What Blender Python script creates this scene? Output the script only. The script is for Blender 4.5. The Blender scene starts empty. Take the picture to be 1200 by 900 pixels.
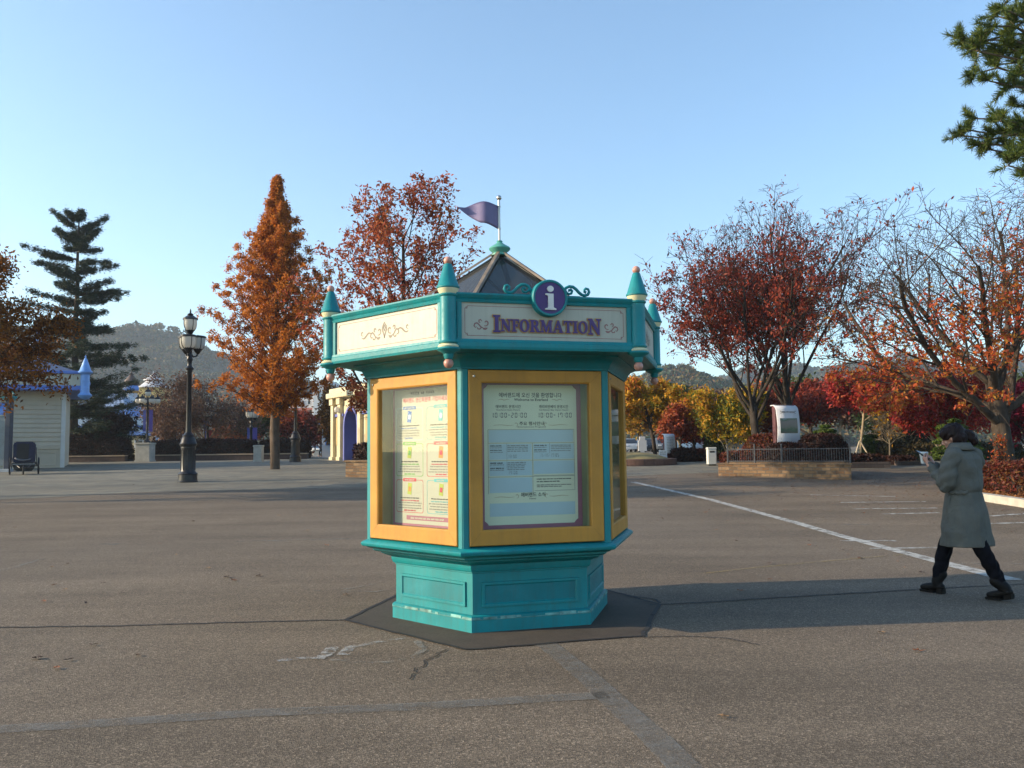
import bpy, bmesh, math, random
import numpy as np
from mathutils import Vector, Matrix, Quaternion
R_ = math.radians
PI = math.pi
SC = bpy.context.scene
COL = SC.collection
V = Vector
HAZE = .00032

# ------------------------------------------------------------------ camera
CAM_F, CAM_PITCH, CAM_ROLL, CAM_H = 1007.3 / 1200, .0768, .0126, 1.5
cp, sp, cr, sr = math.cos(CAM_PITCH), math.sin(CAM_PITCH), math.cos(CAM_ROLL), math.sin(CAM_ROLL)
C_F = V((0, cp, sp)); _u = V((0, -sp, cp)); _r = V((1, 0, 0))
C_R = _r * cr - _u * sr; C_U = _r * sr + _u * cr
C_O = V((0, 0, CAM_H))
cam = bpy.data.cameras.new('camera'); camo = bpy.data.objects.new('camera', cam); COL.objects.link(camo)
cam.sensor_width = 36; cam.lens = 36 * CAM_F; cam.clip_start = .05; cam.clip_end = 6000
camo.matrix_world = Matrix(((C_R.x, C_U.x, -C_F.x, 0), (C_R.y, C_U.y, -C_F.y, 0), (C_R.z, C_U.z, -C_F.z, CAM_H), (0, 0, 0, 1)))
SC.camera = camo

# ground height: level round the kiosk, then a gentle rise, level again in the distance
GB = [(-80, 0), (10, 0), (14, .05), (48, .93), (60, 1.12), (4000, 1.12)]
def gz(y):
    for (a, za), (b, zb) in zip(GB, GB[1:]):
        if y <= b: return za + (zb - za) * (y - a) / (b - a)
    return GB[-1][1]
def ray(x, y): return C_R * ((x - 600) / 1007.3) + C_U * ((450 - y) / 1007.3) + C_F
def at(x, y, Y):
    d = ray(x, y); return C_O + d * (Y / d.y)
def gp(x, y):
    d = ray(x, y); lo, hi = 1, 1
    while hi < 400 and C_O.z + d.z * hi > gz(d.y * hi): lo = hi; hi += .25
    for _ in range(30):
        m = (lo + hi) / 2
        if C_O.z + d.z * m < gz(d.y * m): hi = m
        else: lo = m
    p = C_O + d * hi
    return V((p.x, p.y, gz(p.y)))
def gx(x, Y):            # ground point in the column of pixel x at depth Y
    d = ray(x, 530); return V((d.x * Y / d.y, Y, gz(Y)))
def hz(y, x, Y, base=None):   # height above the ground of pixel row y at depth Y
    return at(x, y, Y).z - (gz(Y) if base is None else base)

# ------------------------------------------------------------------ materials
MATS = {}
def newmat(name):
    m = bpy.data.materials.new(name); m.use_nodes = True
    nt = m.node_tree; nt.nodes.clear()
    return m, nt, nt.nodes.new
def lk(nt, a, b): nt.links.new(a, b)
def out(nt, sh):
    o = nt.nodes.new('ShaderNodeOutputMaterial'); nt.links.new(sh, o.inputs['Surface']); return o
def coords(nt, kind='Object'):
    return nt.nodes.new('ShaderNodeTexCoord').outputs[kind]
def noise(nt, vec, scale, detail=3, rough=.55, dist=0):
    n = nt.nodes.new('ShaderNodeTexNoise'); n.inputs['Scale'].default_value = scale
    n.inputs['Detail'].default_value = detail; n.inputs['Roughness'].default_value = rough
    n.inputs['Distortion'].default_value = dist
    if vec is not None: nt.links.new(vec, n.inputs['Vector'])
    return n.outputs['Fac']
def ramp(nt, fac, stops, interp='LINEAR'):
    r = nt.nodes.new('ShaderNodeValToRGB'); r.color_ramp.interpolation = interp
    el = r.color_ramp.elements
    while len(el) < len(stops): el.new(.5)
    for e, (p, c) in zip(el, stops):
        e.position = p
        e.color = (c, c, c, 1) if isinstance(c, (int, float)) else (*c, 1)
    nt.links.new(fac, r.inputs['Fac']); return r.outputs['Color']
def mix(nt, fac, a, b, mode='MIX'):
    n = nt.nodes.new('ShaderNodeMix'); n.data_type = 'RGBA'; n.blend_type = mode
    for s, v in ((n.inputs[0], fac), (n.inputs[6], a), (n.inputs[7], b)):
        if isinstance(v, (int, float)): s.default_value = v if s.type == 'VALUE' else (v, v, v, 1)
        elif isinstance(v, tuple): s.default_value = (*v, 1)
        else: nt.links.new(v, s)
    return n.outputs[2]
def bump(nt, hgt, strength=.3, dist=.01):
    b = nt.nodes.new('ShaderNodeBump'); b.inputs['Strength'].default_value = strength
    b.inputs['Distance'].default_value = dist; nt.links.new(hgt, b.inputs['Height']); return b.outputs['Normal']
def bsdf(nt, col, rough=.6, metal=0, normal=None, spec=.5, **kw):
    b = nt.nodes.new('ShaderNodeBsdfPrincipled')
    for k, v in (('Base Color', col), ('Roughness', rough), ('Metallic', metal), ('Specular IOR Level', spec)):
        if isinstance(v, (int, float)): b.inputs[k].default_value = v
        elif isinstance(v, tuple): b.inputs[k].default_value = (*v, 1)
        else: nt.links.new(v, b.inputs[k])
    for k, v in kw.items(): b.inputs[k.replace('_', ' ')].default_value = v
    if normal is not None: nt.links.new(normal, b.inputs['Normal'])
    return b.outputs[0]

def paint(name, col, rough=.45, var=.12, scale=3, grime=.0, bmp=.03, metal=0, spec=.5, streak=0):
    """painted or plain surface with slight tonal variation and an uneven sheen"""
    if name in MATS: return MATS[name]
    m, nt, N = newmat(name); c = coords(nt)
    n1 = noise(nt, c, scale, 5); n2 = noise(nt, c, scale * 14, 3)
    a = tuple(max(0, x * (1 - var * 1.6)) for x in col); b = tuple(min(1, x * (1 + var)) for x in col)
    cc = ramp(nt, n1, [(.3, a), (.7, b)])
    if grime:
        g = ramp(nt, noise(nt, c, scale * 2.3, 8, .7), [(.5, 0.), (.75, grime)])
        cc = mix(nt, g, cc, (.11, .09, .07))
    if streak:      # rain streaks and sun-bleached patches running down the paint
        mp = N('ShaderNodeMapping'); mp.inputs['Scale'].default_value = (9, 9, .7); lk(nt, c, mp.inputs['Vector'])
        cc = mix(nt, ramp(nt, noise(nt, mp.outputs[0], 2.2, 6, .7), [(.46, 0.), (.78, streak)]), cc, (.05, .055, .045))
        cc = mix(nt, ramp(nt, noise(nt, c, 5, 7, .72, .4), [(.56, 0.), (.80, streak * .8)]), cc, tuple(min(1, x * 1.5 + .05) for x in col))
    rr = ramp(nt, n2, [(.2, max(.05, rough - .1)), (.8, min(1, rough + .14))])
    out(nt, bsdf(nt, cc, rr, metal, bump(nt, n2, bmp * 3, .004), spec)); MATS[name] = m; return m

def leafmat(name, cols, scale=.5, trans=.35, rnd=.5, rough=.6):
    """leaf colour: clumps by position noise, every leaf a little different, light passing through"""
    if name in MATS: return MATS[name]
    m, nt, N = newmat(name); c = coords(nt)
    g = N('ShaderNodeNewGeometry')
    n = noise(nt, c, scale, 3)
    mm = N('ShaderNodeMath'); mm.operation = 'MULTIPLY_ADD'
    lk(nt, g.outputs['Random Per Island'], mm.inputs[0]); mm.inputs[1].default_value = rnd; mm.inputs[2].default_value = -rnd / 2
    ad = N('ShaderNodeMath'); ad.operation = 'ADD'; lk(nt, n, ad.inputs[0]); lk(nt, mm.outputs[0], ad.inputs[1])
    k = len(cols)
    cc = ramp(nt, ad.outputs[0], [(.25 + .5 * i / max(1, k - 1), cc_) for i, cc_ in enumerate(cols)])
    d = bsdf(nt, cc, rough, spec=.25)
    t = N('ShaderNodeBsdfTranslucent'); lk(nt, cc, t.inputs['Color'])
    mx = N('ShaderNodeMixShader'); mx.inputs[0].default_value = trans
    lk(nt, d, mx.inputs[1]); lk(nt, t.outputs[0], mx.inputs[2])
    out(nt, mx.outputs[0]); MATS[name] = m; return m

def glassmat(name, tint=(.9, .95, .93), refl=1.0, rough=.02, opac=.02):
    if name in MATS: return MATS[name]
    m, nt, N = newmat(name)
    tr = N('ShaderNodeBsdfTransparent'); tr.inputs['Color'].default_value = (*tint, 1)
    gl = N('ShaderNodeBsdfGlossy'); gl.inputs['Roughness'].default_value = rough
    df = N('ShaderNodeBsdfDiffuse'); df.inputs['Color'].default_value = (.35, .36, .35, 1)
    dm = N('ShaderNodeMixShader'); dm.inputs[0].default_value = opac
    lk(nt, tr.outputs[0], dm.inputs[1]); lk(nt, df.outputs[0], dm.inputs[2])
    fr = N('ShaderNodeFresnel'); ge = N('ShaderNodeNewGeometry')
    io = N('ShaderNodeMath'); io.operation = 'MULTIPLY_ADD'; lk(nt, ge.outputs['Backfacing'], io.inputs[0])
    io.inputs[1].default_value = 1 / 1.5 - 1.5; io.inputs[2].default_value = 1.5; lk(nt, io.outputs[0], fr.inputs['IOR'])   # the same from both sides
    mu = N('ShaderNodeMath'); mu.operation = 'MULTIPLY'; mu.use_clamp = True; mu.inputs[1].default_value = refl
    lk(nt, fr.outputs[0], mu.inputs[0])
    mx = N('ShaderNodeMixShader'); lk(nt, mu.outputs[0], mx.inputs[0])
    lk(nt, dm.outputs[0], mx.inputs[1]); lk(nt, gl.outputs[0], mx.inputs[2])
    out(nt, mx.outputs[0]); MATS[name] = m; return m

def barkmat(name, a, b, scale=6):
    if name in MATS: return MATS[name]
    m, nt, N = newmat(name); c = coords(nt)
    mp = N('ShaderNodeMapping'); mp.inputs['Scale'].default_value = (1, 1, .22); lk(nt, c, mp.inputs['Vector'])
    n1 = noise(nt, mp.outputs[0], scale, 6, .65, .6); n2 = noise(nt, c, scale * .4, 3)
    cc = mix(nt, ramp(nt, n2, [(.4, 0.), (.7, .6)]), ramp(nt, n1, [(.32, a), (.68, b)]), tuple(x * .8 + .03 for x in b))
    out(nt, bsdf(nt, cc, .9, 0, bump(nt, n1, .9, .03), .2)); MATS[name] = m; return m

def stonemat(name, cols, mortar, bw=.42, bh=.17, mortar_w=.012, rough=.85):
    """coursed blocks laid by a brick texture across vertical faces"""
    if name in MATS: return MATS[name]
    m, nt, N = newmat(name); c = coords(nt)
    sx = N('ShaderNodeSeparateXYZ'); lk(nt, c, sx.inputs[0])
    ad = N('ShaderNodeMath'); ad.operation = 'ADD'; ad.operation = 'MULTIPLY_ADD'; lk(nt, sx.outputs[1], ad.inputs[0]); ad.inputs[1].default_value = -.37; lk(nt, sx.outputs[0], ad.inputs[2])
    cb = N('ShaderNodeCombineXYZ'); lk(nt, ad.outputs[0], cb.inputs[0]); lk(nt, sx.outputs[2], cb.inputs[1])
    wob = N('ShaderNodeTexNoise'); wob.inputs['Scale'].default_value = 5; lk(nt, c, wob.inputs['Vector'])
    vm = N('ShaderNodeVectorMath'); vm.operation = 'MULTIPLY_ADD'; lk(nt, wob.outputs['Color'], vm.inputs[0])
    vm.inputs[1].default_value = (.03, .03, 0); lk(nt, cb.outputs[0], vm.inputs[2])
    b = N('ShaderNodeTexBrick'); lk(nt, vm.outputs[0], b.inputs['Vector'])
    b.inputs['Scale'].default_value = 1; b.inputs['Brick Width'].default_value = bw; b.inputs['Row Height'].default_value = bh
    b.inputs['Mortar Size'].default_value = mortar_w; b.inputs['Mortar Smooth'].default_value = .3; b.inputs['Bias'].default_value = 0
    b.inputs['Color1'].default_value = (0, 0, 0, 1); b.inputs['Color2'].default_value = (1, 1, 1, 1); b.inputs['Mortar'].default_value = (.5, .5, .5, 1)
    k = len(cols)
    cc = ramp(nt, b.outputs['Color'], [(.1 + .8 * i / max(1, k - 1), x) for i, x in enumerate(cols)])
    n = noise(nt, c, 14, 5, .65)
    cc = mix(nt, .55, cc, ramp(nt, n, [(.25, .35), (.75, 1.)]), 'MULTIPLY')
    cc = mix(nt, b.outputs['Fac'], cc, mortar)
    inv = N('ShaderNodeMath'); inv.operation = 'MULTIPLY_ADD'; lk(nt, b.outputs['Fac'], inv.inputs[0]); inv.inputs[1].default_value = -1; lk(nt, n, inv.inputs[2])
    out(nt, bsdf(nt, cc, rough, 0, bump(nt, inv.outputs[0], .7, .02), .3)); MATS[name] = m; return m

# ------------------------------------------------------------------ object helpers
def props(o, label=None, cat=None, group=None, kind=None):
    if label: o['label'] = label
    if cat: o['category'] = cat
    if group: o['group'] = group
    if kind: o['kind'] = kind
    return o
def thing(name, label, cat, loc=(0, 0, 0), rz=0, group=None):
    o = bpy.data.objects.new(name, None); COL.objects.link(o); o.empty_display_size = .2
    o.location = loc; o.rotation_euler = (0, 0, rz); return props(o, label, cat, group)
def link(name, me, mats, parent=None, smooth=None):
    for m in (mats if isinstance(mats, (list, tuple)) else [mats]): me.materials.append(m)
    if smooth is not None:
        me.polygons.foreach_set('use_smooth', [smooth] * len(me.polygons))
    o = bpy.data.objects.new(name, me); COL.objects.link(o)
    if parent: o.parent = parent
    return o
def fin(name, bm, mats, parent=None, smooth=False, doubles=0):
    if doubles: bmesh.ops.remove_doubles(bm, verts=bm.verts, dist=doubles)
    me = bpy.data.meshes.new(name); bm.to_mesh(me); bm.free()
    if smooth == 'auto':
        o = link(name, me, mats, parent, True); me.set_sharp_from_angle(angle=R_(35)); return o
    return link(name, me, mats, parent, bool(smooth))
def copy_tree(o, parent=None):
    c = o.copy(); COL.objects.link(c); c.parent = parent
    for ch in list(o.children): copy_tree(ch, c)
    return c
def box(bm, x0, x1, y0, y1, z0, z1, M=None, bev=0, mi=0):
    vs = [bm.verts.new((x, y, z)) for z in (z0, z1) for y in (y0, y1) for x in (x0, x1)]
    fs = [bm.faces.new([vs[i] for i in q]) for q in ((0, 2, 3, 1), (4, 5, 7, 6), (0, 1, 5, 4), (2, 6, 7, 3), (0, 4, 6, 2), (1, 3, 7, 5))]
    for f in fs: f.material_index = mi
    if bev:
        es = list({e for f in fs for e in f.edges})
        r = bmesh.ops.bevel(bm, geom=es, offset=bev, segments=2, profile=.5, affect='EDGES')
        vs = list({v for f in r['faces'] for v in f.verts} | {v for v in vs if v.is_valid})
        for f in {f for v in vs for f in v.link_faces}: f.material_index = mi
    if M is not None:
        for v in vs: v.co = M @ v.co
    return vs
def lathe(bm, prof, n=16, c=(0, 0, 0), M=None, mi=None, cap=True, rot=0):
    """prof: (r, z[, mat]) from bottom to top"""
    rings = []
    for p in prof:
        r, z = p[0], p[1]
        rings.append([bm.verts.new((c[0] + r * math.cos(rot + 2 * PI * k / n), c[1] + r * math.sin(rot + 2 * PI * k / n), c[2] + z)) for k in range(n)])
    for i in range(len(rings) - 1):
        for k in range(n):
            f = bm.faces.new((rings[i][k], rings[i][(k + 1) % n], rings[i + 1][(k + 1) % n], rings[i + 1][k]))
            f.material_index = mi if mi is not None else (prof[i][2] if len(prof[i]) > 2 else 0)
    if cap:
        for rg, fl in ((rings[0], True), (rings[-1], False)):
            if (rg[0].co - rg[n // 2].co).length > 1e-5:
                f = bm.faces.new(rg[::-1] if fl else rg)
                f.material_index = mi if mi is not None else (prof[0][2] if fl and len(prof[0]) > 2 else (prof[-2][2] if len(prof[-2]) > 2 else 0))
    vs = [v for rg in rings for v in rg]
    if M is not None:
        for v in vs: v.co = M @ v.co
    return vs
def ball(bm, c, r, n=12, mi=0, sz=1):
    m = 8
    lathe(bm, [(max(1e-4, r * math.cos(-PI / 2 + PI * i / m)), sz * r * math.sin(-PI / 2 + PI * i / m)) for i in range(m + 1)], n, c, mi=mi, cap=False)
def frames(pts):
    """parallel-transport frames along a polyline"""
    pts = [V(p) for p in pts]; n = len(pts)
    T = [(pts[min(i + 1, n - 1)] - pts[max(i - 1, 0)]).normalized() for i in range(n)]
    a = V((0, 0, 1)) if abs(T[0].z) < .9 else V((1, 0, 0))
    u = T[0].cross(a).normalized(); res = []
    for i in range(n):
        u = (u - T[i] * u.dot(T[i]))
        u = u.normalized() if u.length > 1e-6 else T[i].orthogonal().normalized()
        res.append((pts[i], T[i], u, T[i].cross(u)))
    return res
def tube(bm, pts, rad, n=8, mi=0, caps=True, closed=False):
    fr = frames(pts); rings = []
    for i, (p, t, u, w) in enumerate(fr):
        r = rad[i] if isinstance(rad, (list, tuple)) else rad
        rings.append([bm.verts.new(p + (u * math.cos(2 * PI * k / n) + w * math.sin(2 * PI * k / n)) * r) for k in range(n)])
    for a, b in zip(rings, rings[1:]):
        for k in range(n):
            bm.faces.new((a[k], a[(k + 1) % n], b[(k + 1) % n], b[k])).material_index = mi
    if caps:
        bm.faces.new(rings[0][::-1]).material_index = mi; bm.faces.new(rings[-1]).material_index = mi
def prism(bm, poly, y0, y1, M=None, mi=0):
    """poly: (x, z) outline, extruded along y"""
    a = [bm.verts.new((x, y0, z)) for x, z in poly]; b = [bm.verts.new((x, y1, z)) for x, z in poly]
    n = len(poly)
    bm.faces.new(a).material_index = mi; bm.faces.new(b[::-1]).material_index = mi
    for i in range(n): bm.faces.new((a[i], b[i], b[(i + 1) % n], a[(i + 1) % n])).material_index = mi
    if M is not None:
        for v in a + b: v.co = M @ v.co
def flat(bm, poly, y, M=None, mi=0):
    vs = [bm.verts.new((x, y, z)) for x, z in poly]
    f = bm.faces.new(vs); f.material_index = mi
    if M is not None:
        for v in vs: v.co = M @ v.co
    return f
def rect(bm, x0, x1, z0, z1, y, M=None, mi=0): return flat(bm, [(x0, z0), (x1, z0), (x1, z1), (x0, z1)], y, M, mi)
def np_mesh(name, verts, faces_n, nv):
    """verts (N*nv,3), every nv consecutive vertices one face"""
    me = bpy.data.meshes.new(name); N = len(verts)
    me.vertices.add(N); me.vertices.foreach_set('co', np.asarray(verts, np.float32).ravel())
    me.loops.add(N); me.loops.foreach_set('vertex_index', np.arange(N, dtype=np.int32))
    me.polygons.add(N // nv); me.polygons.foreach_set('loop_start', np.arange(0, N, nv, dtype=np.int32))
    me.update(calc_edges=True); return me
def quads(name, v4, mats, parent=None):
    v4 = np.asarray(v4, np.float32).reshape(-1, 3)
    return link(name, np_mesh(name, v4, None, 4), mats, parent)

# text outlines -> triangles/ngons in the x-z plane
_tc = {}
def text_polys(s, size, align='CENTER', width=1.0, bold=0.0):
    key = (s, size, align, width, bold)
    if key in _tc: return _tc[key]
    cu = bpy.data.curves.new('t', 'FONT'); cu.body = s; cu.size = size; cu.align_x = align; cu.resolution_u = 3
    cu.offset = bold
    o = bpy.data.objects.new('t', cu); COL.objects.link(o)
    dg = bpy.context.evaluated_depsgraph_get()
    me = bpy.data.meshes.new_from_object(o.evaluated_get(dg))
    co = [(v.co.x * width, v.co.y) for v in me.vertices]
    res = (co, [list(p.vertices) for p in me.polygons])
    bpy.data.objects.remove(o); bpy.data.curves.remove(cu); bpy.data.meshes.remove(me)
    _tc[key] = res; return res
def put_text(bm, s, x, z, size, y, M, mi, align='CENTER', width=1.0, bold=0.0):
    co, ps = text_polys(s, size, align, width, bold)
    vs = [bm.verts.new(M @ V((x + a, y, z + b))) for a, b in co]
    for p in ps:
        try: bm.faces.new([vs[i] for i in p]).material_index = mi
        except ValueError: pass
def put_outline(bm, loops, M, y0, y1, mi, off=0):
    """filled 2D curve with holes, extruded from y0 to y1"""
    cu = bpy.data.curves.new('t', 'CURVE'); cu.dimensions = '2D'; cu.fill_mode = 'BOTH'
    for lp in loops:
        s = cu.splines.new('POLY'); s.points.add(len(lp) - 1); s.use_cyclic_u = True
        for p, (a, b) in zip(s.points, lp): p.co = (a, b, 0, 1)
    cu.extrude = abs(y1 - y0) / 2; cu.offset = off
    o = bpy.data.objects.new('t', cu); COL.objects.link(o)
    dg = bpy.context.evaluated_depsgraph_get(); me = bpy.data.meshes.new_from_object(o.evaluated_get(dg))
    mid = (y0 + y1) / 2
    vs = [bm.verts.new(M @ V((v.co.x, mid - v.co.z, v.co.y))) for v in me.vertices]
    for p in me.polygons:
        try: bm.faces.new([vs[i] for i in p.vertices]).material_index = mi
        except ValueError: pass
    bpy.data.objects.remove(o); bpy.data.curves.remove(cu); bpy.data.meshes.remove(me)

# ground sheets that follow the rise
def sheet(name, poly, dz, mat, kind='structure', parent=None, extra=None):
    bm = bmesh.new()
    bm.faces.new([bm.verts.new((x, y, 0)) for x, y in poly])
    for yb, _ in GB[1:-1]:
        bmesh.ops.bisect_plane(bm, geom=bm.verts[:] + bm.edges[:] + bm.faces[:], plane_co=(0, yb, 0), plane_no=(0, 1, 0), dist=1e-4)
    bmesh.ops.recalc_face_normals(bm, faces=bm.faces)
    for v in bm.verts: v.co.z = gz(v.co.y) + dz
    for f in bm.faces:
        if f.normal.z < 0: f.normal_flip()
    o = fin(name, bm, mat, parent); props(o, kind=kind); return o
def ribbon_poly(pts, w):
    L, Rr = [], []
    n = len(pts)
    for i, p in enumerate(pts):
        a = V(pts[max(0, i - 1)]); b = V(pts[min(n - 1, i + 1)]); d = (b - a); d.normalize(); nn = V((-d.y, d.x))
        ww = w[i] if isinstance(w, (list, tuple)) else w
        L.append((p[0] + nn.x * ww / 2, p[1] + nn.y * ww / 2)); Rr.append((p[0] - nn.x * ww / 2, p[1] - nn.y * ww / 2))
    return Rr + L[::-1]
def ribbon(name, pts, w, dz, mat):
    """strip on the ground built quad by quad"""
    n = len(pts); pl = ribbon_poly(pts, w); bm = bmesh.new()
    for i in range(n - 1):
        bm.faces.new([bm.verts.new((*q, 0)) for q in (pl[i], pl[i + 1], pl[2 * n - 2 - i], pl[2 * n - 1 - i])])
    bmesh.ops.remove_doubles(bm, verts=bm.verts, dist=1e-4)
    for yb, _ in GB[1:-1]:
        bmesh.ops.bisect_plane(bm, geom=bm.verts[:] + bm.edges[:] + bm.faces[:], plane_co=(0, yb, 0), plane_no=(0, 1, 0), dist=1e-4)
    for v in bm.verts: v.co.z = gz(v.co.y) + dz
    bm.normal_update()
    for f in bm.faces:
        if f.normal.z < 0: f.normal_flip()
    return props(fin(name, bm, mat), kind='structure')
# ------------------------------------------------------------------ light, sky, air
SUN_EL, SUN_AZ = R_(19.5), math.atan2(-.994, -.108)       # towards the sun: left, a touch behind the camera
w = bpy.data.worlds.new('World'); SC.world = w; w.use_nodes = True
nt = w.node_tree; nt.nodes.clear()
sky = nt.nodes.new('ShaderNodeTexSky'); sky.sky_type = 'NISHITA'; sky.sun_disc = False
sky.sun_elevation = SUN_EL; sky.sun_rotation = SUN_AZ; sky.altitude = 120
sky.air_density = 1.0; sky.dust_density = .8; sky.ozone_density = 1.0
bg = nt.nodes.new('ShaderNodeBackground'); bg.inputs['Strength'].default_value = .138
wo = nt.nodes.new('ShaderNodeOutputWorld'); lk(nt, mix(nt, 1., sky.outputs[0], (.82, .99, 1.08), 'MULTIPLY'), bg.inputs[0]); lk(nt, bg.outputs[0], wo.inputs[0])
sun = bpy.data.lights.new('sun', 'SUN'); sun.energy = 4.3; sun.angle = R_(.53); sun.color = (1.0, .80, .55)
suno = bpy.data.objects.new('sun', sun); COL.objects.link(suno); suno.location = (-60, -10, 40)
_sd = V((math.sin(SUN_AZ) * math.cos(SUN_EL), math.cos(SUN_AZ) * math.cos(SUN_EL), math.sin(SUN_EL)))
suno.rotation_euler = _sd.to_track_quat('Z', 'Y').to_euler()
SC.view_settings.view_transform = 'Standard'; SC.view_settings.look = 'None'
SC.view_settings.exposure = 1.05; SC.view_settings.gamma = 1.0; SC.view_settings.use_curve_mapping = False
SC.cycles.max_bounces = 6; SC.cycles.diffuse_bounces = 3; SC.cycles.glossy_bounces = 3
SC.cycles.transmission_bounces = 4; SC.cycles.transparent_max_bounces = 12; SC.cycles.volume_bounces = 1
SC.cycles.caustics_reflective = False; SC.cycles.caustics_refractive = False
SC.cycles.use_adaptive_sampling = True; SC.cycles.adaptive_threshold = .015
SC.cycles.sample_clamp_indirect = 6

# ------------------------------------------------------------------ ground
def asphalt(name, tint=1.0, warm=(.186, .146, .106), coarse=1.0):
    m, nt, N = newmat(name); c = coords(nt)
    vo = N('ShaderNodeTexVoronoi'); vo.inputs['Scale'].default_value = 105 * coarse; lk(nt, c, vo.inputs['Vector'])
    vo2 = N('ShaderNodeTexVoronoi'); vo2.inputs['Scale'].default_value = 240 * coarse; lk(nt, c, vo2.inputs['Vector'])
    sep = N('ShaderNodeSeparateColor'); lk(nt, vo.outputs['Color'], sep.inputs[0])
    sep2 = N('ShaderNodeSeparateColor'); lk(nt, vo2.outputs['Color'], sep2.inputs[0])
    t = tuple(x * tint for x in warm)
    base = ramp(nt, noise(nt, c, .35, 6, .6), [(.3, tuple(x * .80 for x in t)), (.7, tuple(x * 1.12 for x in t))])
    st = ramp(nt, sep.outputs[0], [(0., .55), (.55, .88), (.86, 1.15), (1., 1.9)])
    st2 = ramp(nt, sep2.outputs[1], [(0., .65), (.6, .96), (1., 1.5)])
    cc = mix(nt, 1., base, st, 'MULTIPLY'); cc = mix(nt, 1., cc, st2, 'MULTIPLY')
    # tyre-polished and oily streaks along the driving direction
    mp = N('ShaderNodeMapping'); mp.inputs['Scale'].default_value = (.12, .9, 1); mp.inputs['Rotation'].default_value = (0, 0, R_(5)); lk(nt, c, mp.inputs['Vector'])
    cc = mix(nt, .75, cc, ramp(nt, noise(nt, mp.outputs[0], 1.1, 6, .62), [(.32, .66), (.6, 1.05)]), 'MULTIPLY')
    cc = mix(nt, ramp(nt, noise(nt, c, 1.3, 7, .68), [(.58, 0.), (.74, .45)]), cc, tuple(x * .55 for x in t))
    cc = mix(nt, ramp(nt, noise(nt, c, .09, 3, .5), [(.45, 0.), (.7, .35)]), cc, (t[0] * .85, t[1] * .95, t[2] * 1.1))
    hh = N('ShaderNodeMath'); hh.operation = 'ADD'; lk(nt, vo.outputs['Distance'], hh.inputs[0]); lk(nt, vo2.outputs['Distance'], hh.inputs[1])
    out(nt, bsdf(nt, cc, .88, 0, bump(nt, hh.outputs[0], .55, .006), .25)); return m
ASPH = asphalt('asphalt')
bm = bmesh.new()
xs = [-2500, -300, -80, -30, 0, 30, 80, 300, 2500]; ys = [-80, 10, 14, 48, 60, 150, 400, 3500]
gv = [[bm.verts.new((x, y, gz(y))) for x in xs] for y in ys]
for j in range(len(ys) - 1):
    for i in range(len(xs) - 1): bm.faces.new((gv[j][i], gv[j][i + 1], gv[j + 1][i + 1], gv[j + 1][i]))
props(fin('ground', bm, ASPH), kind='structure')

def paving():
    m, nt, N = newmat('paving'); c = coords(nt)
    b = N('ShaderNodeTexBrick'); lk(nt, c, b.inputs['Vector']); b.inputs['Scale'].default_value = 1
    b.inputs['Brick Width'].default_value = .6; b.inputs['Row Height'].default_value = .6; b.inputs['Mortar Size'].default_value = .012
    b.offset = 0
    b.inputs['Color1'].default_value = (0, 0, 0, 1); b.inputs['Color2'].default_value = (1, 1, 1, 1)
    cc = ramp(nt, b.outputs['Color'], [(0, (.145, .140, .112)), (.5, (.18, .168, .13)), (1, (.215, .195, .145))])
    mp = N('ShaderNodeMapping'); mp.inputs['Scale'].default_value = (.08, 1.1, 1); lk(nt, c, mp.inputs['Vector'])
    cc = mix(nt, .7, cc, ramp(nt, noise(nt, mp.outputs[0], .55, 4, .6), [(.35, .62), (.65, 1.12)]), 'MULTIPLY')
    cc = mix(nt, .5, cc, ramp(nt, noise(nt, c, 3, 6, .65), [(.3, .6), (.7, 1.1)]), 'MULTIPLY')
    cc = mix(nt, b.outputs['Fac'], cc, (.09, .085, .075))
    out(nt, bsdf(nt, cc, .8, 0, bump(nt, noise(nt, c, 30, 3), .2, .01), .3)); return m
PAVE = paving()
edge = [gp(x, y) for x, y in ((-60, 588), (60, 583), (160, 577), (280, 574), (430, 571))]
pv = [(-90, edge[0].y)] + [(p.x, p.y) for p in edge] + [(-1.5, 27.6), (1.5, 29.5), (6, 32.5), (9, 33.5), (16, 34.5), (40, 36)]
sheet('paved_plaza', pv + [(40, 75), (-90, 75)], .004, PAVE)
m, nt, N = newmat('dead_lawn'); c = coords(nt)
out(nt, bsdf(nt, ramp(nt, noise(nt, c, 2.2, 6, .7), [(.3, (.16, .12, .05)), (.7, (.30, .24, .10))]), .95))
SOIL = paint('soil', (.10, .065, .04), .95, .3, 2)
STRAW = m

def worn(name, col, lo, hi, sc=7, alpha=1.0):
    """old road paint: flaked away through noise down to the asphalt below"""
    m, nt, N = newmat(name); c = coords(nt)
    n = noise(nt, c, sc, 8, .72); n2 = noise(nt, c, 110, 2); ad = N('ShaderNodeMath'); ad.operation = 'MULTIPLY_ADD'
    lk(nt, n2, ad.inputs[0]); ad.inputs[1].default_value = .28; lk(nt, n, ad.inputs[2])
    f = ramp(nt, ad.outputs[0], [(lo, 0.), (hi, alpha)])
    d = bsdf(nt, ramp(nt, noise(nt, c, 25, 4), [(.3, tuple(x * .75 for x in col)), (.7, col)]), .8)
    t = N('ShaderNodeBsdfTransparent'); mx = N('ShaderNodeMixShader')
    lk(nt, f, mx.inputs[0]); lk(nt, t.outputs[0], mx.inputs[1]); lk(nt, d, mx.inputs[2]); out(nt, mx.outputs[0]); return m
PW = worn('line_paint', (.46, .46, .43), .50, .72, 6)
PM = worn('mark_paint', (.40, .40, .38), .56, .80, 11)
PF = worn('faded_paint', (.27, .26, .23), .56, .82, 5, .8)
PG = worn('ghost_paint', (.20, .19, .17), .44, .80, 5, .72)
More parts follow.
